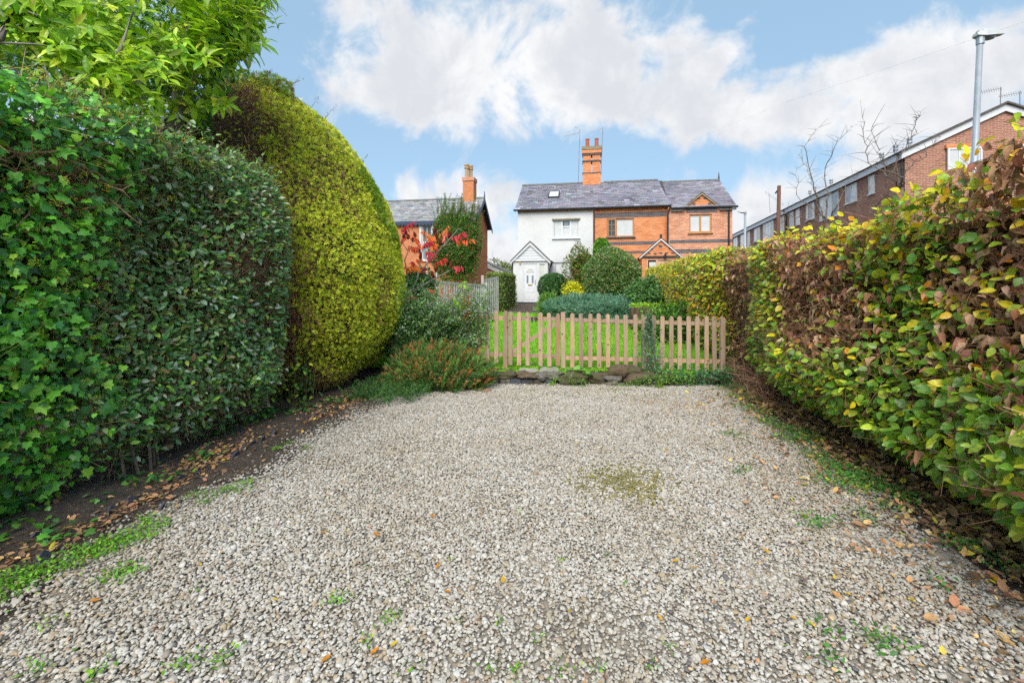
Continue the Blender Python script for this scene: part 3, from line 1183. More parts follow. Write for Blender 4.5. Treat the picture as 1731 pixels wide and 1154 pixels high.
MB().tube([(px0 - .06, YP + .06, pe - .1), (px0 - .06, YP + .06, ZG)], .035, 8).build('downpipe', M['black_metal'], porch)
pbox('plinth', M['plinth'], porch, px0 - .02, px1 + .02, YP - .03, YP - .002, ZG - .1, ZG + .1)
pbox('porch_lamp', M['brass'], porch, px0 + .32, px0 + .40, YP - .07, YP - .003, pe - .22, pe - .12)
# door
dr = window(wc, dx0, dx1, dz0, dz1, YP + .02, M['white_paint'], [(.08, .92, .02, .98)], [], .05, .06, None, 'front_door', 'white panelled front door with half-round light and brass letterbox')
DW, DH = dx1 - dx0, dz1 - dz0
yd = YP + .012
for (a, b, c, d) in ((.2, .45, .06, .22), (.55, .8, .06, .22), (.2, .45, .25, .40), (.55, .8, .25, .40)):
    pbox('door_panel', M['white_paint'], dr, dx0 + DW * a, dx0 + DW * b, yd - .004, yd + .014, dz0 + DH * c, dz0 + DH * d)
for (a, b) in ((.26, .38), (.62, .74)):
    pbox('pane', M['pane_grey'], dr, dx0 + DW * a, dx0 + DW * b, yd - .006, yd + .013, dz0 + DH * .50, dz0 + DH * .70)
mb = MB()
cxm = dx0 + DW * .5
mb.prism([(cxm + .2 * math.cos(t), dz0 + DH * .78 + .2 * math.sin(t)) for t in np.linspace(0, math.pi, 11)], yd - .006, yd + .013)
mb.build('fanlight', M['frosted'], dr)
pbox('letterbox', M['brass'], dr, dx0 + DW * .35, dx0 + DW * .65, yd - .02, yd + .012, dz0 + DH * .435, dz0 + DH * .465)
pbox('handle', M['grey_metal'], dr, dx0 + DW * .84, dx0 + DW * .88, yd - .03, yd + .012, dz0 + DH * .46, dz0 + DH * .58)
window(wc, sx0, sx1, ZG + .55, dz1, YP + .02, M['white_paint'], [], [(.1, .9, .04, .96, M['frosted'])], .04, .06, None, 'side_light')
# step and path
for i, (h, yy0, yy1, xa, xb) in enumerate(((ZG - .02, YP - .5, YP - .034, px0 - .25, px1 + .1), (ZG - .18, YP - 1.15, YP - .5, px0 + .2, px1 + .4))):
    o = pbox('door_step', M['brick_wing'] if i == 0 else M['paving'], None, xa, xb, yy0, yy1 - .002, h - .5, h)
    tag(o, ('brick step directly below the white front door', 'lower grey paved step in front of the white cottage')[i], 'step')

# ---- brick cottage
bc = thing('brick_cottage', 'orange brick cottage with blue brick bands, slate roof and small gabled porch', 'house', ((XM + XR) / 2, YF, ZG))
bw = (fx(1026), fx(1072), fz(1049, 400.5), fz(1049, 369))
YWG = 23.7
ww = (fx(1165, YWG), fx(1203, YWG), fz(1184, 393, YWG), fz(1184, 362, YWG))
mb = MB().wall(XM, XB, ZG - .6, ZE - .02, YF, [bw], .14)
MB().quad((XB, YBK, ZG - .6), (XM, YBK, ZG - .6), (XM, YBK, ZE), (XB, YBK, ZE)).build('back_wall', M['brick_orange'], bc)
mb.build('wall', M['brick_orange'], bc)
ZEW = fz(1220, 347, YWG) - .02                # wing eaves, a little lower
ZRW = ZR - .13
mb = MB().wall(XB, XR, ZG - .6, ZEW, YWG, [ww], .14)
mb.quad((XR, YWG, ZG - .6), (XR, YBK, ZG - .6), (XR, YBK, ZEW), (XR, YR, ZRW - .1), (XR, YWG, ZEW))
mb.quad((XB, YF, ZG - .6), (XB, YWG, ZG - .6), (XB, YWG, ZEW), (XB, YF, ZEW))
mb.quad((XR, YBK, ZG - .6), (XB, YBK, ZG - .6), (XB, YBK, ZEW), (XR, YBK, ZEW))
mb.build('wing_wall', M['brick_wing'], bc)
for (ya, yb) in ((358.5, 367.5), (408.5, 414), (424.5, 428.5)):
    z0, z1 = fz(1065, yb), fz(1065, ya)
    mb = MB()
    mb.box(XM + .10, XB - .03, YF - .006, YF + .02, z0, z1)
    mb.build('blue_brick_band', M['brick_blue'], bc)
for (ya, yb) in ((405, 410.5), (421, 428)):
    z0, z1 = fz(1184, yb, YWG), fz(1184, ya, YWG)
    pbox('blue_brick_band', M['brick_blue'], bc, XB + .06, XR - .002, YWG - .006, YWG + .02, z0, z1)
nd = 12
for i in range(nd):
    xx = XM + .12 + (XB - XM - .35) * i / (nd - 1)
    pbox('dentil_brick', M['blue_header'], bc, xx, xx + .12, YF - .07, YF - .002, ZE - .125, ZE - .04)
window(bc, *bw, YF + .05, M['oak_frame'], [(.30, .37, 0, 1)], [(.06, .29, .08, .90, M['pane_dark']), (.37, .96, .05, .95, M['pane_pale'])], .07, .1, M['blue_header'],
       label='two-light window in a golden oak frame with its left casement ajar')
# open casement leaf with glazing bars
cw = bw[1] - bw[0]
mb = MB()
xa, xb = bw[0] + cw * .04, bw[0] + cw * .31
for (p, q) in (((xa, bw[2] + .03), (xb, bw[2] + .03)), ((xa, bw[3] - .05), (xb, bw[3] - .05)), ((xa, bw[2]), (xa, bw[3])), ((xb, bw[2]), (xb, bw[3]))):
    mb.obox((p[0], YF - .03, p[1]), (q[0], YF - .03, q[1]), .05, .05)
mb.obox(((xa + xb) / 2, YF - .03, bw[2]), ((xa + xb) / 2, YF - .03, bw[3]), .018, .018)
for k in (.33, .66):
    zz_ = bw[2] + (bw[3] - bw[2]) * k
    mb.obox((xa, YF - .03, zz_), (xb, YF - .03, zz_), .018, .018)
mb.build('casement', M['oak_frame'], bc)
window(bc, *ww, YWG + .05, M['oak_frame'], [(.46, .55, 0, 1)], [(.05, .46, .06, .94, M['pane_pale']), (.55, .94, .06, .94, M['pane_pale'])], .07, .1, M['oak_frame'])
# roofs
dk = MB()
dk.quad((XM, YF - ov, EL - .03), (XB + .1, YF - ov, EL - .03), (XB + .1, YR, ZR - .03), (XM, YR, ZR - .03))
dk.quad((XM, YR, ZR - .03), (XB + .1, YR, ZR - .03), (XB + .1, YBK + ov, EL - .03), (XM, YBK + ov, EL - .03))
dk.quad((XB + .1, YF - ov, EL - .03), (XB + .1, YF - ov, EL - .2), (XB + .1, YR, ZR - .2), (XB + .1, YR, ZR - .03))
roof = dk.build('roof', M['deck'], bc)
slates(roof, (XM, YF - ov, EL), (XB + .12, YF - ov, EL), (XM, YR, ZR), (XB - .1, YR, ZR), (.235, .225, .265), 13)
slates(roof, (XB + .12, YBK + ov, EL), (XM, YBK + ov, EL), (XB - .1, YR, ZR), (XM, YR, ZR), (.235, .225, .265), 14, .6, .4)
ridge_tiles(roof, (XM + .6, YR, ZR + .05), (XB - .1, YR, ZR + .05), 8)
YE = YWG - ov
dk = MB()
dk.quad((XB + .1, YE, ZEW - .08), (XR + .1, YE, ZEW - .08), (XR + .1, YR, ZRW - .03), (XB + .1, YR, ZRW - .03))
dk.quad((XB + .1, YR, ZRW - .03), (XR + .1, YR, ZRW - .03), (XR + .1, YBK + ov, ZEW - .08), (XB + .1, YBK + ov, ZEW - .08))
wr = dk.build('wing_roof', M['deck'], bc)
slates(wr, (XB + .11, YE, ZEW - .05), (XR + .14, YE, ZEW - .05), (XB - .1, YR, ZRW), (XR + .14, YR, ZRW), (.225, .21, .245), 15)
slates(wr, (XR + .14, YBK + ov, ZEW - .05), (XB + .11, YBK + ov, ZEW - .05), (XR + .14, YR, ZRW), (XB - .1, YR, ZRW), (.225, .21, .245), 16, .6, .4)
ridge_tiles(wr, (XB - .08, YR, ZRW + .05), (XR + .14, YR, ZRW + .05), 6)
MB().tube([(XR + .1, YR, ZRW + .05), (XR + .1, YR, ZRW + .42)], [.05, .015], 6).build('finial', M['black_metal'], wr)
# little gable over the wing window
gxa, gxb, gxm = fx(1160, YWG), fx(1212, YWG), fx(1186, YWG)
zb, zp = ZEW - .05, fz(1186, 327, YWG)
mb = MB().prism([(gxa, zb), (gxb, zb), (gxm, zp - .06)], YWG - .02, YWG + .3)
dg = mb.build('dormer_gable', M['brick_orange'], bc)
pbox('blue_brick_band', M['brick_blue'], dg, gxa, gxb, YWG - .028, YWG - .001, ZEW - .30, ZEW - .06)
for s, xe in ((-1, gxa - .12), (1, gxb + .12)):
    MB().prism([(xe, zb), (gxm, zp + .02), (gxm, zp - .07), (xe, zb - .07)], YWG - .10, YWG - .03).build('bargeboard', M['stonecap'], dg)
    yb_ = YWG + (zp - zb) / ((ZRW - ZEW) / (YR - YWG)) + .1
    MB().add([(xe, YWG - .1, zb + .03), (gxm, YWG - .1, zp + .06), (gxm, yb_, zp + .06), (xe, YWG + .1, zb + .03)], [(0, 1, 2, 3)]).build('gable_slope', M['ridge'], dg)
for (u, v) in ((-.5, .33), (-.2, .72), (.22, .72), (.5, .33)):
    xx, zz_ = gxm + u * (gxb - gxa) / 2, zb + v * (zp - zb) - .06
    pbox('blue_brick', M['blue_header'], dg, xx - .07, xx + .07, YWG - .028, YWG - .019, zz_ - .04, zz_ + .04)
for xa, xb in ((XB + .12, gxa - .1), (gxb + .1, XR + .2)):
    MB().tube([(xa, YE - .05, ZEW - .09), (xb, YE - .05, ZEW - .09)], .055, 8).build('gutter', M['black_metal'], bc)
    pbox('soffit_board', M['trellis'], bc, xa, xb - .05, YWG - .14, YWG - .003, ZEW - .22, ZEW - .14)
MB().tube([(XM + .1, YF - ov - .05, EL - .03), (XB + .14, YF - ov - .05, EL - .03)], .055, 8).build('gutter', M['black_metal'], bc)
MB().tube([(XB + .10, YE - .04, EL - .05), (XB - .03, YWG - .06, EL - .45), (XB - .03, YWG - .06, ZG)], .042, 8).build('downpipe', M['black_metal'], bc)
xd = fx(1231.5, YWG)
MB().tube([(xd, YE - .04, ZEW - .1), (xd, YWG - .06, ZEW - .25), (xd, YWG - .06, ZG)], .04, 8).build('downpipe', M['black_metal'], bc)
# porch
YQ = 22.9
qx0, qx1, qxm = fx(1085, YQ), fx(1149, YQ), fx(1117, YQ)
qe, qp = fz(1117, 433, YQ), fz(1117, 404, YQ)
dxa, dxb = fx(1093, YQ), fx(1138, YQ)
po = MB().wall(qx0, qx1, ZG - .3, qe, YQ, [(dxa, dxb, ZG, qe - .12)], .08)
po.quad((qx0, YF, ZG - .3), (qx0, YQ, ZG - .3), (qx0, YQ, qe), (qx0, YF, qe))
po.quad((qx1, YQ, ZG - .3), (qx1, YF, ZG - .3), (qx1, YF, qe), (qx1, YQ, qe))
porch = po.build('porch', M['brick_orange'], bc)
MB().prism([(qx0, qe + .001), (qx1, qe + .001), (qxm, qp - .05)], YQ - .01, YQ + .12).build('porch_gable', M['brick_orange'], porch)
for s, xe in ((-1, qx0 - .12), (1, qx1 + .12)):
    MB().prism([(xe, qe - .06), (qxm, qp + .02), (qxm, qp - .06), (xe, qe - .13)], YQ - .10, YQ - .02).build('bargeboard', M['white_paint'], porch)
    MB().add([(xe, YQ - .12, qe - .04), (qxm, YQ - .12, qp + .06), (qxm, YF, qp + .06), (xe, YF, qe - .04)], [(0, 1, 2, 3)]).build('porch_roof', M['ridge'], porch)
pbox('gutter_beam', M['black_metal'], porch, qx0 - .02, qx1 + .02, YQ - .05, YQ - .011, qe - .07, qe + .015)
MB().tube([(qx1 + .12, YQ, qe - .1), (qx1 + .06, YQ - .04, qe - .4), (qx1 + .06, YQ - .04, ZG)], .03, 8).build('downpipe', M['black_metal'], porch)
for (u, v) in ((-.62, .12), (-.3, .10), (0, .12), (.3, .12), (.62, .12), (-.5, .36), (.5, .36), (-.3, .62), (.28, .62), (0, .50), (-.04, .56)):
    xx, zz_ = qxm + u * (qx1 - qx0) / 2, qe + v * (qp - qe) + .04
    pbox('blue_brick', M['blue_header'], porch, xx - .07, xx + .07, YQ - .018, YQ - .009, zz_ - .035, zz_ + .035)
pbox('finial', M['black_metal'], porch, qxm - .05, qxm + .05, YQ - .1, YQ + .0, qp + .05, qp + .22)
dr = window(bc, dxa, dxb, ZG, qe - .12, YQ + .02, M['oak_door'], [(.36, .44, 0, 1), (.44, .94, .0, .95)], [(.1, .36, .3, .93, M['pane_pale'])], .07, .06, None, 'front_door', 'pale oak front door')
pbox('door_panel', M['oak_frame'], dr, dxa + (dxb - dxa) * .52, dxa + (dxb - dxa) * .86, YQ + .014, YQ + .03, ZG + 1.2, qe - .32)
lx_ = fx(1124, YQ)
mb = MB()
mb.obox((lx_, YQ - .01, qe + .10), (lx_, YQ - .12, qe + .10), .03, .03)
mb.lathe([(.02, .10), (.06, .06), (.06, -.08), (.04, -.12)], (lx_, YQ - .12, qe), 8)
mb.build('porch_lantern', M['black_metal'], porch)

# shared chimney stack on the ridge
ch = thing('chimney_stack', 'tall twin-flue brick chimney with two red pots on the cottage ridge', 'chimney', (XM - .05, YR, ZR))
YC = YR - .25
cx0, cx1 = fx(985, YC), fx(1015.5, YC)
cw_ = cx1 - cx0
def cz(py): return at_y(1000, py, YC)[2]
pbox('stack_base', M['brick_orange'], ch, cx0, cx1, YC, YC + .62, ZR - .6, cz(293))
pbox('flashing', M['lead'], ch, cx0 - .03, cx1 + .03, YC - .03, YC - .002, cz(319), cz(315.5))
for a, b in ((0, .46), (.54, 1)):
    pbox('flue', M['brick_orange'], ch, cx0 + .02 + (cw_ - .04) * a, cx0 + .02 + (cw_ - .04) * b, YC + .03, YC + .6, cz(293) + .001, cz(262))
for ya, yb in ((291.2, 293.2), (270.6, 273), (259, 262)):
    pbox('blue_brick_band', M['brick_blue'], ch, cx0 - .02, cx1 + .02, YC - .012, YC + .64, cz(yb), cz(ya))
pbox('corbel', M['brick_orange'], ch, cx0 - .04, cx1 + .05, YC - .05, YC + .67, cz(259) + .001, cz(253))
pbox('capping', M['stonecap'], ch, cx0 - .05, cx1 + .08, YC - .08, YC + .7, cz(253) + .001, cz(247.5))
for px_ in (993, 1008.5):
    MB().lathe([(.115, 0), (.10, .44), (.115, .45), (.115, .52), (.08, .525), (.07, .2)], (fx(px_, YC + .3), YC + .3, cz(247.5)), 14).build('chimney_pot', M['terracotta'], ch, smooth=False)


def yagi(name, label, base, top, boom0, boom1, n, el_len, extra=None, group=None):
    t = thing(name, label, 'aerial', base, group)
    MB().tube([base, top], .017, 6).build('mast', M['aerial'], t)
    mb = MB().tube([boom0, boom1], .010, 5)
    d = unit(np.array(boom1) - np.array(boom0))
    s = unit(np.cross(d, (0, 0, 1)) * .3 + np.array([0, 0, 1.]))
    for k in range(n):
        p = np.array(boom0) + (np.array(boom1) - np.array(boom0)) * (k + .5) / n
        mb.tube([p - s * el_len / 2, p + s * el_len / 2], .006, 4)
    mb.build('boom', M['aerial'], t)
    if extra:
        MB().tube(extra, .012, 5).build('dipole', M['aerial'], t)
    return t


p = lambda px, py, y=YC + .2: tuple(at_y(px, py, y))
yagi('tv_aerial', 'thin aerial mast with toothed boom left of the tall cottage chimney', p(977.5, 307), p(980.5, 218), p(980, 224), p(954, 231), 9, .14, [p(979, 217), p(971, 215)])
yagi('tv_aerial', 'thin aerial mast with bare arm right of the tall cottage chimney', p(1016, 295), p(1019, 216), p(1019, 216.5), p(997, 225), 2, .03)

# ------------------------------------------------------------------ brick villa on the left
YV = 25.0
lv = thing('brick_villa', 'orange brick house with slate roof and dark scalloped bargeboards, left of the white cottage', 'house', (fx(700, YV), YV, ZG))
vx0, vx1 = fx(600, YV), fx(797, YV)
ve = fz(690, 374, YV)
YVR, YVB = YV + 2.0, YV + 4.0
vr = at_y(786, 336, YVR)[2]
vw = (fx(713, YV), fx(730, YV), fz(720, 440, YV), fz(720, 380, YV))
mb = MB().wall(vx0, vx1, 0, ve, YV, [vw], .14)
mb.quad((vx1, YV, 0), (vx1, YVB, 0), (vx1, YVB, ve), (vx1, YVR, vr - .1), (vx1, YV, ve))
mb.quad((vx0, YVB, 0), (vx0, YV, 0), (vx0, YV, ve), (vx0, YVR, vr - .1), (vx0, YVB, ve))
mb.quad((vx1, YVB, 0), (vx0, YVB, 0), (vx0, YVB, ve), (vx1, YVB, ve))
mb.build('wall', M['brick_left'], lv)
f = window(lv, *vw, YV + .04, M['white_paint'], [(0, 1, .48, .53), (.47, .53, 0, 1)], [(.08, .92, .04, .48, M['pane_grey']), (.08, .92, .53, .97, M['pane_dark'])], .07, .1, M['cream'], 'sash_window')
mb = MB()
mb.prism([(vw[0] - .22, vw[3] + .28), (vw[1] + .22, vw[3] + .28), (vw[1] + .08, vw[3] + .003), (vw[0] - .08, vw[3] + .003)], YV - .05, YV - .002)
mb.build('lintel', M['cream'], f)
MB().box(vw[0] - .14, vw[0] - .002, YV - .04, YV - .002, vw[2] - .06, vw[3]).build('surround', M['white_paint'], f)
MB().box(vw[1] + .002, vw[1] + .14, YV - .04, YV - .002, vw[2] - .06, vw[3]).build('surround', M['white_paint'], f)
o2 = .28
sv = (vr - ve) / (YVR - YV)
vel = ve - .14 * sv + .06
dk = MB()
dk.quad((vx0, YV - .14, vel - .03), (vx1 + o2, YV - .14, vel - .03), (vx1 + o2, YVR, vr - .03), (vx0, YVR, vr - .03))
dk.quad((vx0, YVR, vr - .03), (vx1 + o2, YVR, vr - .03), (vx1 + o2, YVB + .14, vel - .03), (vx0, YVB + .14, vel - .03))
roof = dk.build('roof', M['deck'], lv)
slates(roof, (vx0, YV - .14, vel), (vx1 + o2, YV - .14, vel), (vx0, YVR, vr), (vx1 + o2, YVR, vr), (.27, .27, .275), 17)
slates(roof, (vx1 + o2, YVB + .14, vel), (vx0, YVB + .14, vel), (vx1 + o2, YVR, vr), (vx0, YVR, vr), (.24,.245,.25), 18, .6, .4)
ridge_tiles(roof, (vx0, YVR, vr + .04), (vx1 + o2, YVR, vr + .04), 12)
# eaves board with scallops
mb = MB().box(vx0, vx1 + o2 - .03, YV - .20, YV - .16, vel - .16, vel + .0)
k = 34
for i in range(k):
    xx = vx0 + (vx1 - vx0) * (i + .5) / k
    mb.prism([(xx - .09, vel - .16), (xx - .05, vel - .24), (xx + .05, vel - .24), (xx + .09, vel - .16)], YV - .195, YV - .165)
mb.build('scalloped_eaves', M['blue_black'], lv)
for (ya, za, yb, zb_) in ((YV - .18, vel - .02, YVR, vr + .02), (YVR, vr + .02, YVB + .18, vel - .02)):
    mb = MB()
    xx = vx1 + o2
    mb.add([(xx, ya, za), (xx, yb, zb_), (xx, yb, zb_ - .22), (xx, ya, za - .22), (xx + .03, ya, za), (xx + .03, yb, zb_), (xx + .03, yb, zb_ - .22), (xx + .03, ya, za - .22)],
           [(0, 1, 2, 3), (7, 6, 5, 4), (0, 4, 5, 1), (2, 6, 7, 3), (0, 3, 7, 4)])
    for i in range(14):
        t = (i + .5) / 14
        yy, zz_ = ya + (yb - ya) * t, za + (zb_ - za) * t - .22
        mb.add([(xx + .005, yy - .07, zz_ + .02), (xx + .005, yy + .07, zz_ + .02), (xx + .005, yy, zz_ - .09), (xx + .025, yy - .07, zz_ + .02), (xx + .025, yy + .07, zz_ + .02), (xx + .025, yy, zz_ - .09)],
               [(0, 2, 1), (3, 4, 5), (0, 3, 5, 2), (1, 2, 5, 4)])
    mb.build('scalloped_bargeboard', M['blue_black'], lv)
MB().tube([(vx1 + o2, YVR, vr), (vx1 + o2, YVR, vr + .4)], [.05, .02], 6).build('finial', M['blue_black'], lv)
vcx0, vcx1 = fx(785, YVR), fx(803, YVR)
vz = lambda py: at_y(794, py, YVR)[2]
chv = pbox('chimney', M['brick_left'], lv, vcx0, vcx1, YVR - .35, YVR + .35, vr - .5, vz(308))
pbox('capping', M['brick_wing'], chv, vcx0 - .04, vcx1 + .04, YVR - .4, YVR + .4, vz(308) + .001, vz(302))
for dxx, dyy in ((.19, -.15), (.36, .17)):
    MB().lathe([(.15, 0), (.12, .08), (.11, .55), (.15, .58), (.15, .66), (.11, .69), (.15, .76), (.14, .84), (.08, .84)], (vcx0 + dxx, YVR + dyy, vz(302)), 8).build('chimney_pot', M['buff_pot'], chv)

# low garage gable between villa and cottage
YG = 31.0
gg = thing('brick_outbuilding', 'low brick outbuilding with white sloping fascia between the villa and white cottage', 'outbuilding', (fx(835, YG), YG, .85))
g0, g1 = at_y(800, 441, YG), at_y(852, 462, YG)
pbox('wall', M['brick_far'], gg, g0[0] - 1, g1[0], YG, YG + 4, 0, g1[2] - .1)
MB().prism([(g0[0] - 1, g1[2] - .1), (g1[0], g1[2] - .1), (g0[0] - 1, g0[2] + .35)], YG + .001, YG + 4).build('gable_wall', M['brick_far'], gg)
MB().prism([(g0[0] - 1, g0[2] + .62), (g1[0] + .15, g1[2] + .05), (g1[0] + .15, g1[2] - .2), (g0[0] - 1, g0[2] + .37)], YG - .08, YG - .03).build('fascia', M['white_paint'], gg)
MB().prism([(g0[0] - 1, g0[2] + .72), (g1[0] + .25, g1[2] + .10), (g1[0] + .25, g1[2] + .055), (g0[0] - 1, g0[2] + .625)], YG - .12, YG + 4).build('roof', M['ridge'], gg)

# ------------------------------------------------------------------ brick terrace on the right
G0 = at_d(1530, 255, 20.0)
G1 = at_d(1238, 398, 51.0)
ZTE = float(G0[2])
tdir = unit(np.array([G1[0] - G0[0], G1[1] - G0[1], 0]))
tout = np.array([-tdir[1], tdir[0], 0])       # outward, towards the drive
TL = float(np.linalg.norm((G1 - G0)[:2]))
gp = at_y(1690, 181, G0[1])
THW = gp[0] - G0[0]
ZTR = float(gp[2])
tr = thing('brick_terrace', 'long brown brick terrace with white windows receding beyond the right hedge', 'terrace', (G0[0] + THW, G0[1], .3))


def tp(u, v, z): return G0 * (1, 1, 0) + tdir * u - tout * v + np.array([0, 0, z])   # u along, v inwards


def tbox(mb, u0, u1, v0, v1, z0, z1):
    v = [tp(u, vv, z) for u in (u0, u1) for vv in (v0, v1) for z in (z0, z1)]
    return mb.add(v, [(0, 2, 3, 1), (4, 5, 7, 6), (0, 1, 5, 4), (2, 6, 7, 3), (0, 4, 6, 2), (1, 3, 7, 5)])


def tu(px):
    """distance along the long face seen at a pixel column"""
    r = ray(px, 490)[:2]
    A = np.array([[r[0], -tdir[0]], [r[1], -tdir[1]]])
    s, u = np.linalg.solve(A, G0[:2])
    return float(u)


mb = MB()
mb.quad(tp(0, 0, 0), tp(TL, 0, 0), tp(TL, 0, ZTE), tp(0, 0, ZTE))
mb.quad(tp(0, 2 * THW, 0), tp(0, 0, 0), tp(0, 0, ZTE), tp(0, THW, ZTR), tp(0, 2 * THW, ZTE))
mb.quad(tp(TL, 0, 0), tp(TL, 2 * THW, 0), tp(TL, 2 * THW, ZTE), tp(TL, THW, ZTR), tp(TL, 0, ZTE))
mb.quad(tp(TL, 2 * THW, 0), tp(0, 2 * THW, 0), tp(0, 2 * THW, ZTE), tp(TL, 2 * THW, ZTE))
mb.build('wall', M['brick_far'], tr)
mb = MB()
oh = .14
for v0, v1 in ((-oh, THW), (2 * THW + oh, THW)):
    za = ZTE - oh * (ZTR - ZTE) / THW
    mb.add([tp(-.2, v0, za + .10), tp(TL + .2, v0, za + .10), tp(TL + .2, v1, ZTR + .10), tp(-.2, v1, ZTR + .10),
            tp(-.2, v0, za + .02), tp(TL + .2, v0, za + .02), tp(TL + .2, v1, ZTR + .02), tp(-.2, v1, ZTR + .02)],
           [(0, 1, 2, 3), (7, 6, 5, 4), (0, 4, 5, 1), (0, 3, 7, 4), (1, 5, 6, 2)])
M['tile_dark'] = plain('dark_roof_tile', (.12, .10, .085), .9, .3, 5, .2, .5)
mb.build('roof', M['tile_dark'], tr)
tbox(MB(), -.1, TL + .1, -.17, -.14, ZTE - .36, ZTE - .03).build('fascia', M['white_paint'], tr)
MB().tube([tp(-.15, -.21, ZTE - .04), tp(TL, -.21, ZTE - .04)], .035, 6).build('gutter', M['black_metal'], tr)
for v0, v1 in ((-.14, THW), (2 * THW + .14, THW)):
    za = ZTE - oh * (ZTR - ZTE) / THW
    MB().add([tp(-.1, v0, za + .015), tp(-.1, v1, ZTR + .015), tp(-.1, v1, ZTR - .28), tp(-.1, v0, za - .28),
              tp(-.06, v0, za + .015), tp(-.06, v1, ZTR + .015), tp(-.06, v1, ZTR - .28), tp(-.06, v0, za - .28)],
             [(0, 3, 2, 1), (4, 5, 6, 7), (0, 1, 5, 4), (3, 7, 6, 2), (0, 4, 7, 3)]).build('bargeboard', M['white_paint'], tr)


def twin(pa, pb, ztop, h, lights):
    u1, u0 = tu(pa), tu(pb)
    z1 = ZTE - ztop
    z0 = z1 - h
    mb = MB()
    fw = .07
    tbox(mb, u0, u0 + fw, -.03, .0, z0, z1)
    tbox(mb, u1 - fw, u1, -.03, .0, z0, z1)
    tbox(mb, u0 + fw, u1 - fw, -.03, .0, z0, z0 + fw)
    tbox(mb, u0 + fw, u1 - fw, -.03, .0, z1 - fw, z1)
    for k in range(1, lights):
        um = u0 + (u1 - u0) * k / lights
        tbox(mb, um - .04, um + .04, -.028, .0, z0 + fw, z1 - fw)
    tbox(mb, u0 - .05, u1 + .05, -.08, .0, z0 - .06, z0 - .002)
    f = mb.build('window', M['white_paint'], tr)
    for k in range(lights):
        a = u0 + (u1 - u0) * k / lights + .05
        b = u0 + (u1 - u0) * (k + 1) / lights - .05
        tbox(MB(), a, b, -.016 - .001 * k, -.002, z0 + .05, z1 - .05).build('pane', M['pane_grey'] if (k + int(pa)) % 3 == 0 else M['pane_pale'], f)


for pa, pb, zt, h, li in ((1469, 1479, .42, .9, 1), (1430, 1449, .42, .95, 2), (1386, 1418, .30, 1.5, 3), (1363, 1377, .42, 1.05, 2), (1345.5, 1352.5, .42, 1.1, 1),
                          (1335, 1342, .42, 1.1, 1), (1317, 1326, .42, 1.2, 2), (1290, 1308, .35, 1.9, 4), (1275, 1285, .42, 1.2, 2), (1263, 1268, .42, 1.7, 1), (1252, 1259, .42, 1.9, 1), (1240, 1247, .42, 1.9, 2)):
    twin(pa, pb, zt, h, li)
for px_ in (1527, 1330):
    u = max(.12, tu(px_))
    MB().tube([tp(u, -.25, ZTE - .1), tp(u, -.05, ZTE - .45), tp(u, -.05, 0)], .05, 6).build('downpipe', M['black_metal'], tr)
# gable windows
for i, (pa, pb, ya, yb) in enumerate(((1597, 1655, 250, 289), (1711, 1760, 246, 288))):
    y = G0[1] - .04
    a, b = at_y(pa, yb, y), at_y(pb, ya, y)
    mb = MB()
    x0, x1, z0, z1 = a[0], b[0], a[2], b[2]
    yv = lambda x: float(tp(0, x - G0[0], 0)[1])
    f = window(tr, x0, x1, z0, z1, yv((x0 + x1) / 2) - .10, M['white_paint'], [(.31, .36, 0, 1), (.66, .70, 0, 1)],
               [(.05, .31, .05, .95, M['pane_pale']), (.36, .66, .05, .95, M['pane_pale']), (.70, .95, .05, .95, M['pane_pale'])], .07, .10)
    pbox('lintel', M['brick_orange'], f, x0 - .05, x1 + .05, yv(x1) - .05, yv(x0) + .02, z1 + .003, z1 + .16)
for i, (px_, pt) in enumerate(((1690, 148), (1724, 155))):
    y = G0[1] + 1.0
    b = at_y(px_ + 0, 205 if i == 0 else 212, y); t = at_y(px_ + 2 - i * 2, pt, y)
    a0 = at_y(px_ + 4, pt + 1, y); a1 = at_y(px_ - 36, pt + 9, y)
    yagi('roof_aerial', ('aerial with long toothed boom on the peak of the terrace gable', 'aerial with toothed boom at the right edge behind the terrace gable')[i], tuple(b), tuple(t), tuple(a0), tuple(a1), 10, .22)
# flue cowls along the terrace ridge
for i, px_ in enumerate((1446, 1467, 1488, 1370, 1338)):
    u = tu(px_)
    zr = CAMZ + (HY - (281, 274, 262, 325, 340)[i]) / FPX * (20.0 + (51.0 - 20.0) * u / TL) * 1.02
    c = tp(u, 1.2, ZTE + .3)
    MB().lathe([(.06, 0), (.06, .55), (.11, .56), (.11, .66), (.05, .67), (.11, .72), (.11, .8)], c, 8).build('flue_cowl', M['grey_metal'], tr)

# utility pole and its aerial, far street lamp
b = at_d(1313, 420, 33.0); t = at_d(1317, 314, 33.0)
up_ = thing('utility_pole', 'brown timber utility pole in front of the far terrace', 'pole', (b[0], b[1], 0.6))
MB().tube([(b[0], b[1], .3), t], [.15, .12], 8).build('pole_shaft', plain('creosoted_timber', (.20, .095, .065), .9, .2, 10), up_)
MB().tube([t + (-.25, 0, -.55), t + (-.1, 0, -.35)], .06, 5).build('insulator', M['black_metal'], up_)
b = at_d(1302, 360, 40.0)
yagi('roof_aerial', 'aerial with slanting boom beside the brown utility pole', tuple(b), tuple(at_d(1300, 327, 40)), tuple(at_d(1293, 324, 40)), tuple(at_d(1325, 347, 40)), 8, .4)


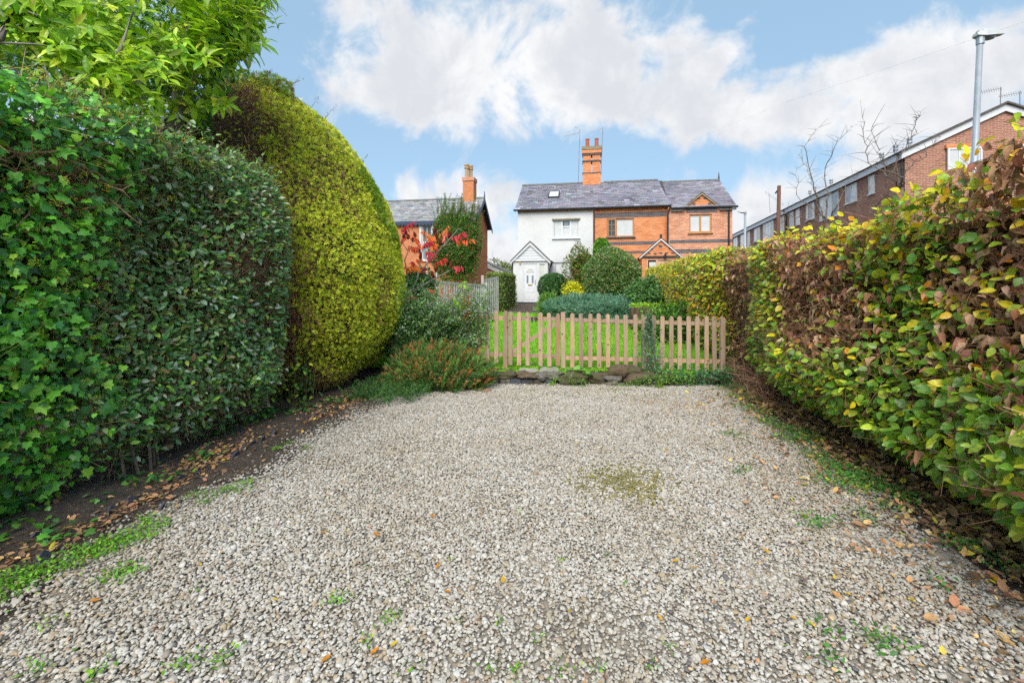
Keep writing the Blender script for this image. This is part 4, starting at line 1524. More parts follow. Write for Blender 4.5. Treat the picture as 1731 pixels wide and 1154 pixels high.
def street_lamp(label, base, top, r0, r1, head_len, sgn=1, small=False):
    t = thing('street_lamp', label, 'street lamp', base)
    base, top = np.array(base), np.array(top)
    MB().tube([base, base + (top - base) * .18, base + (top - base) * .19, top], [r0 * 1.5, r0 * 1.5, r0, r1], 12).build('column', M['grey_metal'], t, smooth=True)
    L = head_len
    d = np.array([cy_, sy_, 0]) * sgn
    mb = MB()
    v = []
    s = np.array([-d[1], d[0], 0])
    for (a, wv_, z0, z1) in ((-.22, .16, .0, .10), (.1, .24, -.04, .24), (.45, .26, -.02, .22), (.95, .12, .06, .13)):
        c = top + d * L * a
        v += [c - s * wv_ * L * .9 + (0, 0, z0 * L * 1.2), c + s * wv_ * L * .9 + (0, 0, z0 * L * 1.2), c + s * wv_ * L * .6 + (0, 0, z1 * L * 1.2), c - s * wv_ * L * .6 + (0, 0, z1 * L * 1.2)]
    f = [(3, 2, 1, 0), (12, 13, 14, 15)]
    for i in range(3):
        for k in range(4):
            f.append((i * 4 + k, i * 4 + (k + 1) % 4, i * 4 + 4 + (k + 1) % 4, i * 4 + 4 + k))
    mb.add(v, f)
    h = mb.build('lamp_head', plain('lamp_housing', (.50, .52, .52), .5, .08, 6), t)
    c = top + d * L * .4
    MB().tube([c + (0, 0, -.10 * L), c + (0, 0, -.03 * L)], [.16 * L, .19 * L], 10).build('lens', M['pane_grey'], h)
    MB().tube([top + (0, 0, -.12), top + (0, 0, .08)], r1 * 1.35, 10).build('collar', M['grey_metal'], t)


b = at_d(1636, 490, 7.0)
b = np.array([at_d(1630, 490, 7.0)[0], at_d(1630, 490, 7.0)[1], 0.0])
street_lamp('tall grey steel street lamp rising behind the right hedge', b, at_d(1657, 62, 7.0), .047, .038, .36)
b = at_d(1259, 440, 30.0)
street_lamp('small distant street lamp near the far end of the terrace', (b[0], b[1], .3), at_d(1259.5, 359, 30.0), .10, .07, .5, -1)
# overhead wire from the chimney
pts = [at_y(1049, 290, 26.4), at_d(1160, 242, 21.0), at_d(1320, 176, 15.0), at_d(1600, 82, 9.5), at_d(1900, -20, 7.0)]
o = MB().tube(pts, .0016, 4).build('overhead_wire', plain('grey_cable', (.4, .42, .45), .6))
tag(o, 'thin overhead wire rising from the slate roof across the blue sky', 'wire')


# ------------------------------------------------------------------ picket fence, gate and stone edging
def picket_mesh(w_, th, h, round_top=True):
    n_ = 6
    prof = [(-w_ / 2, 0), (w_ / 2, 0)]
    if round_top:
        prof += [(w_ / 2 * math.cos(t), h - w_ / 2 + w_ / 2 * math.sin(t)) for t in np.linspace(0, math.pi, n_ + 1)]
    else:
        prof += [(w_ / 2, h), (-w_ / 2, h)]
    return MB().prism(prof, -th / 2, th / 2)


def shared(mbq, name, mat):
    me = bpy.data.meshes.new(name)
    me.from_pydata(mbq.V, [], mbq.F)
    me.materials.append(mat)
    return me


pick_me = shared(picket_mesh(.068, .022, .9), 'picket', M['picket'])
post_me = shared(picket_mesh(.075, .07, .96), 'post', M['picket'])
sq_me = shared(picket_mesh(.075, .07, .96, False), 'post', M['picket'])


def fdep(px): return 7.80 - .30 * (px - 822) / 400.0


def fpos(px, py): return at_d(px, py, fdep(px))


FANG = math.atan2(fpos(1222, 600)[1] - fpos(822, 600)[1], fpos(1222, 600)[0] - fpos(822, 600)[0])
fdir = np.array([math.cos(FANG), math.sin(FANG), 0])
fnrm = np.array([math.sin(FANG), -math.cos(FANG), 0])     # towards the drive


def ytop(px): return 525.5 + (px - 854) * (536 - 525.5) / 368.0


def stand(parent, me, name, px, ptop, pbot, off=0.0, tilt=None):
    b, t = fpos(px, pbot), fpos(px, ptop)
    h = t[2] - b[2]
    tl = random.gauss(0, .008) if tilt is None else tilt
    h0 = .96 if name == 'post' else .9
    m4 = Matrix.Translation(Vector(b + fnrm * off)) @ Matrix.Rotation(FANG, 4, 'Z') @ Matrix.Rotation(tl, 4, 'Y') @ Matrix.Diagonal((1, 1, h / h0, 1))
    o = bpy.data.objects.new(name, me)
    return link(o, parent, m4)


def rail(parent, pa, pb, dya, dyb, off=-.03, name='rail', h=.062):
    a, b = fpos(pa, ytop(pa) + dya), fpos(pb, ytop(pb) + dyb)
    mb = MB().obox(a + fnrm * off, b + fnrm * off, .035, h)
    return mb.build(name, M['picket'], parent)


c0 = fpos(1090, 625)
rf_ = thing('picket_fence', 'pale timber picket fence running from the gate to the right hedge', 'fence', (c0[0], c0[1], .12))
zx = [630, 687, 743, 801, 857, 915, 971, 1030, 1087, 1145, 1201, 1258, 1314, 1370, 1426, 1483, 1535]
for i, z in enumerate(zx):
    px = 800 + z / 3.763
    stand(rf_, pick_me, 'picket', px, ytop(px) + random.gauss(0, .7), ytop(px) + 90.5 + (px - 960) * .012 + random.gauss(0, .8), .0)
stand(rf_, sq_me, 'post', 951.8, 527.5, 622, -.02)
stand(rf_, post_me, 'post', 1221.5, 535.5, 634, -.02)
stand(rf_, post_me, 'post', 1089.5, 533, 626, -.06)
rail(rf_, 948, 1223, 12, 12)
rail(rf_, 948, 1223, 76.5, 75.5)

c0 = fpos(900, 620)
gt = thing('garden_gate', 'picket garden gate with diagonal brace and number 59', 'gate', (c0[0], c0[1], .15))
for z in (236, 291, 346, 428, 484):
    px = 800 + z / 3.763
    stand(gt, pick_me, 'picket', px, 526 + (px - 854) * .03, 616.5 + (px - 863) * .035, .004)
stand(gt, shared(picket_mesh(.066, .022, .9), 'picket', M['brown_post']), 'picket', 943, 529.5, 618, .004)
rail(gt, 861, 946, 12.5, 11, -.026)
rail(gt, 861, 946, 74, 75, -.026)
a, b = fpos(862, 597), fpos(942, 545)
MB().obox(a - fnrm * .028, b - fnrm * .028, .03, .062).build('brace', M['picket'], gt)
for i, (dg, px) in enumerate((('5', 899.6), ('9', 905.6))):
    cu = bpy.data.curves.new('numeral', 'FONT')
    cu.body = dg
    cu.size = .122
    cu.extrude = .003
    cu.offset = .0022
    cu.align_x = 'CENTER'
    cu.materials.append(M['number'])
    tmp = bpy.data.objects.new('numeral_curve', cu)
    me_ = bpy.data.meshes.new_from_object(tmp)
    bpy.data.objects.remove(tmp)
    o = bpy.data.objects.new('numeral', me_)
    pp = fpos(px, 544.2) + fnrm * .0
    link(o, gt, Matrix.Translation(Vector(pp)) @ Matrix.Rotation(FANG, 4, 'Z') @ Matrix.Rotation(R(90), 4, 'X'))

c0 = fpos(790, 620)
lf_ = thing('picket_fence', 'short run of picket fence left of the gate, half buried in shrubs', 'fence', (c0[0], c0[1], .15))
for px in (690, 706, 721, 735, 749.5, 764, 778, 794, 809, 824, 839):
    me_ = pick_me if px > 770 else shared(picket_mesh(.068, .022, .9), 'picket', M['brown_post'])
    stand(lf_, me_, 'picket', px, 525.5 - (839 - px) * .03 + random.gauss(0, .6), 613, .0)
stand(lf_, post_me, 'post', 854.4, 525, 625, -.02)
rail(lf_, 690, 856, 12.5, 12.5)
rail(lf_, 690, 856, 74, 74)

# low stone edging: each stone its own part
def mossy(name, c1, moss):
    m, n, l, bs = new_mat(name)
    c_ = mramp(n, l, mnoise(n, l, 14, 6, .65), [(.3, tuple(np.array(c1) * .45)), (.7, c1)])
    c_ = mmix(n, l, mramp(n, l, mnoise(n, l, 9, 5, .7), [(.62 - moss * .3, (0, 0, 0)), (.75 - moss * .3, (.85,) * 3)]), c_, (.085, .085, .022))
    l.new(c_, bs.inputs['Base Color'])
    bs.inputs['Roughness'].default_value = .95
    mbump(n, l, bs, mnoise(n, l, 40, 6, .7), .9, .02)
    return m


M['stone'] = mossy('mossy_sandstone', (.13, .105, .07), .6)
M['stone2'] = mossy('brown_slab_stone', (.17, .115, .075), .4)
M['stone3'] = mossy('pale_grey_stone', (.22, .20, .18), .4)
c0 = at_g(980, 648)
sw = thing('stone_edging', 'low edging of rough mossy stones below the picket fence', 'stone edging', c0)
sk = [rock_mesh('stone', 300 + k, M[('stone', 'stone2', 'stone3')[k % 3]], 3, .30, .62) for k in range(9)]
for i, (xa, xb, ya, yb, dd, mi) in enumerate([
        (845, 872, 628, 638, 7.42, 0), (872, 906, 629, 641, 7.36, 1), (905, 922, 630, 640, 7.38, 2), (919, 948, 629, 640, 7.40, 2),
        (948, 994, 627, 648, 7.30, 0), (997, 1030, 629, 648, 7.32, 3), (1028, 1056, 616, 643, 7.40, 4), (1055, 1085, 618, 634, 7.52, 6), (1056, 1088, 631, 650, 7.30, 4),
        (1086, 1112, 628, 648, 7.36, 3), (1110, 1140, 630, 650, 7.4, 7), (1138, 1172, 632, 650, 7.42, 0), (1020, 1050, 636, 651, 7.25, 8),
        (1172, 1206, 634, 652, 7.44, 4)]):
    p0, p1 = at_d(xa, yb, dd), at_d(xb, ya, dd)
    cpos = (p0 + p1) / 2
    wdt, hgt = np.linalg.norm((p1 - p0)[:2]) * 1.02, (p1[2] - p0[2]) * 1.0
    o = bpy.data.objects.new('stone', sk[mi])
    link(o, sw, Matrix.Translation(Vector(cpos)) @ Matrix.Rotation(FANG + random.uniform(-.2, .2), 4, 'Z') @ Matrix.Rotation(random.uniform(-.08, .08), 4, 'Y') @ Matrix.Diagonal((wdt, .30, hgt, 1)))
for i, (xa, xb) in enumerate(((846, 862), (863, 880), (881, 899), (900, 917), (918, 935))):
    p0, p1 = at_d(xa, 651, 7.34), at_d(xb, 639.5, 7.34)
    mb = MB().obox((p0[0], p0[1], (p0[2] + p1[2]) / 2), (p1[0], p1[1], (p0[2] + p1[2]) / 2), .12, p1[2] - p0[2])
    mb.build('blue_brick', M['blue_header'] if i % 3 else M['stone3'], sw)
# retaining bank behind the stones
V_ = []
for px in np.linspace(800, 1240, 23):
    a = at_d(px, 645, 7.5)
    V_ += [(a[0], a[1], -.05), (a[0], a[1], .13), (a[0], a[1] + .35, .16)]
mesh_obj('soil_bank', V_, [(3 * i + k, 3 * i + 3 + k, 3 * i + 4 + k, 3 * i + 1 + k) for i in range(22) for k in range(2)], M['soil'], kind='structure')
# paving slabs at the gate
for i, (xa, xb, ya, yb) in enumerate(((876, 910, 621.5, 627), (912, 944, 619.5, 625), (889, 902, 612, 615))):
    z_ = .17 + .01 * i
    q = [at_g(xa, yb, z_), at_g(xb, yb - 1, z_), at_g(xb - 2, ya, z_), at_g(xa + 3, ya, z_)]
    o = MB().add([tuple(v) for v in q] + [tuple(v - np.array([0, 0, .06])) for v in q], [(0, 1, 2, 3), (0, 4, 5, 1), (1, 5, 6, 2), (2, 6, 7, 3), (3, 7, 4, 0)]).build('paving_slab', M['paving'])
    tag(o, ('flat stone slab just inside the gate, left one', 'flat stone slab just inside the gate, right one', 'small stepping stone in the lawn behind the gate')[i], 'paving slab', 'slabs by the garden gate')

# ------------------------------------------------------------------ foliage
OV = T_ovate(.58, .16, .18)
OVW = T_fine(.64, .18, .18, .02)
CURL = T_fine(.52, .75, .55, .06)
CURLF = T_ovate(.5, .75, .55)
LAUR = T_fine(.33, .25, .30, .01, (.15, .38, .62, .84), (.6, 1.0, .92, .52))
DIA = T_diamond(.55)
IVY = T_ivy()
STICK = T_stick()
G_ = dict(green=(.13, .27, .025), dgreen=(.06, .15, .02), ygreen=(.33, .42, .03), yellow=(.72, .50, .02), orange=(.68, .26, .02), brown=(.27, .14, .075), pale=(.48, .31, .19), dark=(.085, .05, .032))

M['hedge_leaf'] = leaf_mat('hornbeam_leaf', .38, .36, .6, .22)
# ---- hornbeam hedge along the right of the drive
HX, HTOP = 2.28, 2.27
rh = thing('hornbeam_hedge', 'tall hornbeam hedge with green, yellow and dead brown leaves along the right of the drive', 'hedge', (HX + .5, 8, 0))
wA, wB, wC = Waves(31, 1.3), Waves(32, 3.3), Waves(33, 7.0)


def htop(y): return np.interp(y, [1, 2.9, 3.33, 3.86, 4.63, 6.7, 9.97, 19.5], [2.58, 2.45, 2.33, 2.18, 2.10, 2.14, 2.24, 2.42]) + .025 * np.sin(y * 2.3) + .025 * np.sin(y * 5.1 + 1)


def hface(y, z):
    """x of the hedge face at (y,z)"""
    P_ = np.stack([y * 0, y, z], -1)
    x = HX + .12 * wA(P_) + .08 * wB(P_)
    low = np.exp(-((z - .72) / .5) ** 2)
    x = x - .30 * low * np.clip((6.6 - y) / 1.2, 0, 1)               # bulging green skirt
    x = x + .45 * np.clip((.42 - z) / .42, 0, 1) ** 1.2               # undercut at the ground
    x = x + .12 * np.exp(-((y - 7.6) / .75) ** 2)                     # bare dent by the fence
    x = x - .22 * np.clip((y - 8.6) / 1.0, 0, 1) * np.clip((z - .3) / .8, 0, 1) * np.clip((13 - y) / 3, .3, 1)
    t = np.clip((z - (htop(y) - .35)) / .35, 0, 1)
    return x + .20 * (1 - np.sqrt(np.clip(1 - t * t, 0, 1)))


def hedge_points(n, y0, y1, yp=1.0):
    y = y0 + (y1 - y0) * rng.random(n) ** yp
    z = .03 + rng.random(n) ** .93 * (htop(y) - .02)
    dep_ = np.abs(rng.normal(0, .15, n))
    x = hface(y, z) + dep_ - .04
    z = z + np.where(rng.random(n) < .04, rng.random(n) * .12, 0)
    return np.stack([x, y, z], -1), dep_


def top_points(n, y0, y1):
    y = rng.uniform(y0, y1, n)
    x = HX + .1 + rng.random(n) * .9
    z = htop(y) - np.abs(rng.normal(0, .06, n)) - .02 + .05 * wC(np.stack([x, y, x * 0], -1))
    return np.stack([x, y, z], -1)


def hzone(P):
    """chance of (green, ygreen, yellow, orange, brown, pale) and leaf density"""
    y, z = P[:, 1] / np.minimum(P[:, 0], 2.6) * 2.3 + .22 * wB(P) + rng.normal(0, .17, len(P)), P[:, 2] + .16 * wA(P * 1.3) + .09 * wC(P) + rng.normal(0, .10, len(P))
    y = np.where(P[:, 1] > 8.6, P[:, 1], y)
    n = len(P)
    w_ = np.tile(np.array([.2, .3, .10, .03, .22, .15]), (n, 1))
    den = np.ones(n)
    def put(mask, wts, d=1.0):
        w_[mask] = wts
        den[mask] = d
    put(y < 9, (.40, .36, .06, .015, .10, .06))
    put((y > 4.35) & (y < 6.6) & (z > 1.0), (.02, .04, .02, .03, .58, .32), .8)
    put((y > 6.35) & (y < 7.15) & (z > .8) & (z < 2.2), (.35, .45, .12, .02, .04, .02), 1.0)
    put((y > 7.1) & (y < 8.6), (.02, .04, .02, .0, .62, .30), .22)
    put((y <= 3.40) & (z > 1.08), (.03, .06, .05, .06, .48, .32))
    put((y > 3.40) & (y < 4.4) & (z > 1.1), (.42, .34, .10, .02, .08, .04))
    put((y < 7.1) & (z <= 1.0), (.56, .32, .035, .01, .05, .025))
    put((y > 3.45) & (y < 6.8) & (z > htop(P[:, 1]) - .12), (.10, .34, .38, .06, .08, .04))
    put((y >= 8.6) & (z > .55), (.16, .34, .20, .08, .12, .10))
    put((y >= 8.6) & (z <= .75), (.45, .35, .06, .02, .06, .06))
    put((y >= 8.6) & (z > 2.02), (.15, .48, .27, .05, .03, .02))
    return w_, den


hcols = np.array([G_['green'], G_['ygreen'], G_['yellow'], G_['orange'], G_['brown'], G_['pale']])


def hedge_leaves(P, outer, smin, smax, singles, tg=OVW, td=CURL):
    w_, den = hzone(P)
    k = rng.random(len(P)) < den
    P, w_, outer = P[k], w_[k], outer[k]
    n = len(P)
    cum = np.cumsum(w_ / w_.sum(1, keepdims=True), 1)
    ci_ = (rng.random(n)[:, None] > cum).sum(1).clip(0, 5)
    C = 1.3 * hcols[ci_] * rng.normal(1, .26, (n, 1)).clip(.5, 1.7) * rng.normal(1, .08, (n, 3))
    C = C.clip(.005, .9)
    dead = ci_ >= 4
    T = np.array([-.7, -.1, -.3]) + jit(n, .62)
    T[dead] = np.array([-.35, 0, -.85]) + jit(int(dead.sum()), .45)
    N = np.array([-.55, -.3, .7]) + jit(n, .55)
    S = rng.uniform(smin, smax, n)
    big_leaf = rng.random(n) < .15
    S[big_leaf] *= 1.25
    for msk, tpl, mat, sg in ((~dead, tg, M['hedge_leaf'], singles), (dead, td, M['matt_leaf'], 0)):
        q = np.where(msk)[0]
        if len(q):
            leafage(rh, mat, tpl, P[q], T[q], N[q], S[q], C[q], outer[q], sg, name='foliage' if not dead[q[0]] else 'dead_leaves')


P, d1 = hedge_points(18500, 1.2, 8.9)
Pt = top_points(3000, 1.2, 8.9)
hedge_leaves(np.concatenate([P, Pt]), np.concatenate([d1 < .1, np.zeros(len(Pt), bool)]), .044, .086, 300)
P, d1 = hedge_points(24000, 8.7, 21.0, 1.35)
Pt = top_points(4500, 8.7, 21)
hedge_leaves(np.concatenate([P, Pt]), np.concatenate([d1 < .1, np.zeros(len(Pt), bool)]), .055, .09, 0, DIA, T_diamond(.5, .5))
# yellow leaf shoots standing above the top, seen against the sky
n = 170
y = rng.uniform(2.2, 6.5, n)
P = np.stack([HX + rng.uniform(.0, .35, n), y, htop(y) + rng.random(n) ** 2.5 * .15 - .03], -1)
leafage(rh, M['leaf'], OVW, P, jit(n, .6) + (-.4, 0, .25), jit(n, .5) + (-.3, -.5, .5), rng.uniform(.05, .085, n), palette(n, [G_['yellow'], G_['ygreen'], G_['orange']], [4, 3, .7]), name='top_shoots')
# twigs
n = 26000
P, d1 = hedge_points(n, 1.3, 20.0, 1.3)
zb_ = (P[:, 1] > 4.2) & (P[:, 1] < 8.6)
P = P[zb_ | (rng.random(n) < .35)]
P[:, 0] += .02
n = len(P)
T = np.array([-.35, 0, .05]) + rng.normal(0, 1, (n, 3)) * (.4, .9, .35)
cloud('twigs', rh, M['twig'], STICK, P - unit(T) * .1, T, jit(n, 1), rng.uniform(.12, .36, n), palette(n, [(.20, .105, .06), (.30, .18, .11), (.11, .065, .045)], [3, 2, 2], .25), width=rng.uniform(.0016, .0034, n))
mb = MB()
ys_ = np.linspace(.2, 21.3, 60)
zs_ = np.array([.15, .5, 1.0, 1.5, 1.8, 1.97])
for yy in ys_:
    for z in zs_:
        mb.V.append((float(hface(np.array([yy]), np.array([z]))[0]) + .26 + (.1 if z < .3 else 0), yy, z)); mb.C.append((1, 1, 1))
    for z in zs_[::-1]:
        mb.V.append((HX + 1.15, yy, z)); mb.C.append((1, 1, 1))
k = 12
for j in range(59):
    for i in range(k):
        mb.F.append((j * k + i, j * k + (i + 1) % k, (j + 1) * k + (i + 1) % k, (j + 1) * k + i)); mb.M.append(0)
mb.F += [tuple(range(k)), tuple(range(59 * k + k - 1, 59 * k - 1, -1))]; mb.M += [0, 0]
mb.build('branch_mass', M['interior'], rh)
for yy in np.arange(1.6, 20, .62):
    x = HX + .42 + random.uniform(-.08, .1)
    MB().tube([(x, yy, -.03), (x + random.uniform(-.06, .06), yy + .03, .3), (x, yy + random.uniform(-.1, .1), .9)], [.03, .024, .018], 6).build('stem', M['bark'], rh)

# ---- left hedge: evergreen shrub hedge, and ivy that swallows its near end
EX, ETOP = -3.55, 2.93
wD, wE = Waves(41, 1.5), Waves(42, 4.0)


def eface(y, z):
    P_ = np.stack([y * 0, y, z], -1)
    x = EX + .13 * wD(P_) + .09 * wE(P_)
    t = np.clip((y - 4.5) / .47, 0, 1)
    x = x - .45 * (1 - np.sqrt(np.clip(1 - t * t, 0, 1)))
    t = np.clip((z - (ETOP - .45)) / .45, 0, 1)
    x = x - .36 * (1 - np.sqrt(np.clip(1 - t * t, 0, 1)))
    x = x - .30 * np.clip((.55 - z) / .5, 0, 1) ** 1.3
    return x


def left_points(n, y0, y1, z0=.2):
    y = rng.uniform(y0, y1, n)
    z = z0 + rng.random(n) ** .9 * (ETOP + .07 * np.sin(y * 3) + .05 * np.sin(y * 7.3) - z0) + np.where(rng.random(n) < .02, rng.random(n) * .1, 0)
    dep_ = np.abs(rng.normal(0, .15, n))
    return np.stack([eface(y, z) - dep_ + .05, y, z], -1), dep_


def ivy_line(z): return 2.42 + .33 * z


eh = thing('evergreen_hedge', 'dark glossy small-leaved evergreen hedge on the left between ivy and golden conifer', 'hedge', (-4.0, 4.3, 0))
P, d1 = left_points(19000, 2.3, 4.96, .10)
s = P[:, 1] - ivy_line(P[:, 2]) + .28 * wE(P) + .25 * wD(P) + rng.normal(0, .10, len(P))
k = (s > 0) & ~((P[:, 2] < .32 + .12 * wE(P)) & (rng.random(len(P)) < .55))
# bare brown patch in the face
cpx, cpy, _ = project(P)
bare_ = np.exp(-(((cpx - 425) / 50) ** 2 + ((cpy - 445) / 34) ** 2)) + .6 * np.exp(-(((cpx - 440) / 32) ** 2 + ((cpy - 520) / 40) ** 2))
k &= rng.random(len(P)) > bare_ * .95
P, d1 = P[k], d1[k]
n = len(P)
T = np.array([.6, 0, .15]) + jit(n, .6)
N = np.array([.55, -.35, .7]) + jit(n, .4)
C = palette(n, [(.075, .18, .055), (.115, .24, .08), (.20, .34, .05), (.28, .36, .25), (.28, .18, .08)], [5, 4, 2.0, 2.2, .6], .26)
leafage(eh, M['gloss_leaf'], T_ovate(.52, .2, .2), P, T, N, rng.uniform(.042, .082, n), C, d1 < .08, 300)
# rounded far end
n = 4500
z = .25 + rng.random(n) * (ETOP - .3)
x = rng.uniform(-5.0, -3.95, n)
P = np.stack([x, 4.98 + .1 * wE(np.stack([x, z, x], -1)) - np.abs(rng.normal(0, .1, n)), z], -1)
leafage(eh, M['gloss_leaf'], DIA, P, jit(n, .7) + (0, .5, 0), jit(n, .5) + (.3, .3, .6), rng.uniform(.035, .062, n), palette(n, [(.035, .085, .03), (.055, .115, .045)], [1, 1]), name='end_foliage')
n = 7000
P, d1 = left_points(n, 2.4, 4.92, .05)
P[:, 0] -= .02
n = len(P)
T = np.array([.4, 0, .4]) + jit(n, .7)
cloud('twigs', eh, M['twig'], STICK, P - unit(T) * .1, T, jit(n, 1), rng.uniform(.1, .3, n), palette(n, [(.20, .12, .075), (.12, .075, .05), (.28, .19, .12)], [3, 2, 1], .25), width=rng.uniform(.0014, .003, n))
pc = [at_x(425 + random.gauss(0, 34), 448 + random.gauss(0, 30), -3.60 - random.random() * .2) for _ in range(900)]
P = np.array(pc); n = len(P)
T = np.array([.5, 0, .1]) + jit(n, .8)
cloud('bare_twigs', eh, M['twig'], STICK, P - unit(T) * .08, T, jit(n, 1), rng.uniform(.1, .22, n), palette(n, [(.32, .18, .11), (.46, .30, .20)], [1, 1]), width=rng.uniform(.0018, .0034, n))
for i in range(24):
    px_ = 245 + random.gauss(0, 40)
    b = at_g(px_, 792 - (px_ - 245) * .5 + random.uniform(-14, 10), .0)
    lx__, ly__ = random.uniform(-.12, .03), random.uniform(-.12, .12)
    pts = [b + np.array([lx__ * t + .012 * math.sin(5 * t + i), ly__ * t + .012 * math.cos(4 * t + i), -.03 + .9 * t]) for t in np.linspace(0, 1, 7)]
    MB().tube(pts, list(np.linspace(.012, .006, 7) * random.uniform(.6, 1.2)), 6).build('stem', M['bark'], eh)
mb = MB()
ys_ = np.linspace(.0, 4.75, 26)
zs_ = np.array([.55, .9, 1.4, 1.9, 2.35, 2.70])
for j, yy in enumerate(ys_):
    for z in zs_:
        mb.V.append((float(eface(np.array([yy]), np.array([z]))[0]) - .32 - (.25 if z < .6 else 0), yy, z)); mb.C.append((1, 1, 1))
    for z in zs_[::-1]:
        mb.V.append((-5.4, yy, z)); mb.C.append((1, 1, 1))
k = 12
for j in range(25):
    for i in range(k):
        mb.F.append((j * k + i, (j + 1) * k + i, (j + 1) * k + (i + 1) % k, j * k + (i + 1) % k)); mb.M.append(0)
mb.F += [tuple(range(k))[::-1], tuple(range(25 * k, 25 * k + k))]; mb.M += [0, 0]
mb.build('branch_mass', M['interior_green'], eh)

SP_, ST_, SN_ = [], [], []
for i in range(70):
    y = random.uniform(2.9, 4.9); z = random.choice((random.uniform(.4, ETOP), ETOP - .1))
    b = np.array([float(eface(np.array([y]), np.array([min(z, ETOP - .05)]))[0]), y, z])
    d_ = unit(np.array([.5, random.gauss(0, .3), random.uniform(.1, 1.0)]))
    L_ = random.uniform(.10, .24)
    MB().tube([b - d_ * .05, b + d_ * L_ * .5 + (.01, 0, 0), b + d_ * L_], [.003, .0025, .0015], 4).build('shoot', M['bark'], eh)
    for k in range(7):
        SP_.append(b + d_ * L_ * (.25 + .75 * k / 6)); ST_.append(d_ * .5 + rng.normal(0, .6, 3)); SN_.append(rng.normal(0, .5, 3) + (0, -.3, .8))
n = len(SP_)
cloud('shoot_leaves', eh, M['gloss_leaf'], T_ovate(.52, .2, .2), np.array(SP_), np.array(ST_), np.array(SN_), rng.uniform(.03, .06, n), palette(n, [(.12, .22, .07), (.16, .27, .05), (.20, .25, .17)], [2, 2, 1]))

iv = thing('ivy', 'bright green climbing ivy with yellow flower heads smothering the near left hedge', 'ivy', (-3.7, 2.2, 0))
P, d1 = left_points(16500, .9, 3.9, .02)
s = P[:, 1] - ivy_line(P[:, 2]) + .28 * wE(P) + .25 * wD(P) + rng.normal(0, .10, len(P))
k = s < 0.05
P, d1 = P[k], d1[k]
gap = np.exp(-(((P[:, 1] - 2.55) / .55) ** 2 + ((P[:, 2] - 2.28 ) / .16) ** 2))
k = rng.random(len(P)) > gap * .72
P, d1 = P[k], d1[k]
P[:, 0] += .08 - .0
n = len(P)
T = np.array([.35, 0, -.65]) + jit(n, .55)
N = np.array([.7, -.3, .6]) + jit(n, .50)
cl = Waves(44, 2.0)(P)
C = palette(n, [(.07, .23, .028), (.13, .36, .035), (.04, .14, .035), (.24, .45, .04)], [4.5, 3.2, 3.0, 1.1], .28)
C[cl > .5] *= 1.15
S = rng.lognormal(math.log(.047), .34, n).clip(.022, .105)
leafage(iv, M['gloss_leaf'], IVY, P, T, N, S, C, d1 < .09, 300)
# flower heads
P, d1 = left_points(900, 1.6, 3.6, .5)
k = (P[:, 1] - ivy_line(P[:, 2]) < .25) & (d1 < .12)
P = P[k][:105] + np.array([.13, 0, .02])
extra = np.array([at_x(60 + i * 8.5 + random.gauss(0, 8), 118 + i * 5.0 + random.gauss(0, 9), -3.5) for i in range(34)])
P = np.concatenate([P, extra])
pts, cen = [], []
for p_ in P:
    r_ = random.uniform(.018, .034)
    for q in unit(rng.normal(size=(11, 3))):
        pts.append(p_ + q * r_ + 0); cen.append(p_)
pts, cen = np.array(pts), np.array(cen)
n = len(pts)
OCT = (np.array([(0, -.5, 0), (.5, 0, 0), (0, 0, .5), (-.5, 0, 0), (0, 0, -.5), (0, .5, 0)]), [(0, 2, 1), (0, 3, 2), (0, 4, 3), (0, 1, 4), (5, 1, 2), (5, 2, 3), (5, 3, 4), (5, 4, 1)], np.zeros(6))
fc = palette(len(P), [(.36, .33, .03), (.24, .26, .03), (.42, .34, .04)], [2, 2, 1])
cloud('flower_heads', iv, M['matt_leaf'], OCT, pts, jit(n, 1), jit(n, 1), rng.uniform(.007, .011, n), np.repeat(fc, 11, 0))
cloud('flower_stalks', iv, M['twig'], STICK, cen, pts - cen, jit(n, 1), np.linalg.norm(pts - cen, axis=1), (.20, .22, .04), width=.0011)
# bare stems laid open in the ivy
for i in range(42):
    px_, py_ = random.uniform(-10, 190), 0
    py_ = 268 + .28 * px_ + random.gauss(0, 24)
    a = at_x(px_, py_, -3.50 - random.random() * .12)
    d_ = np.array([random.uniform(-.02, .1), random.choice((-1, 1)) * random.uniform(.1, .3), random.gauss(0, .09)])
    m_ = a + d_ * .5 + np.array([.04, 0, random.gauss(0, .03)])
    MB().tube([a, m_, a + d_], [.007, .006, .003], 5).build('stem', plain('ivy_stem', (.34, .22, .12), .85, .2, 20) if i == 0 else bpy.data.materials['ivy_stem'], iv)
n = 2200
P, d1 = left_points(n, 1.3, 3.6, .1)
k = P[:, 1] - ivy_line(P[:, 2]) < .1
P = P[k]; n = len(P)
T = np.array([.2, .2, .3]) + jit(n, .7)
cloud('twigs', iv, M['twig'], STICK, P, T, jit(n, 1), rng.uniform(.1, .3, n), palette(n, [(.26, .17, .09), (.2, .22, .05)], [2, 1]), width=rng.uniform(.0015, .003, n))

# ---- golden conifer dome
DC = np.array([-5.42, 6.78])
dome = thing('golden_conifer', 'huge clipped golden-green conifer dome on the left of the drive', 'conifer', (DC[0], DC[1], 0))
prof_z = np.array([.02, .25, .8, 1.3, 1.9, 2.5, 3.06, 3.6, 4.2, 4.6, 4.85, 5.0])
prof_r = np.array([1.58, 1.90, 2.25, 2.35, 2.34, 2.20, 1.96, 1.64, 1.14, .72, .40, .02])
wF, wG = Waves(51, 1.2), Waves(52, 3.2)


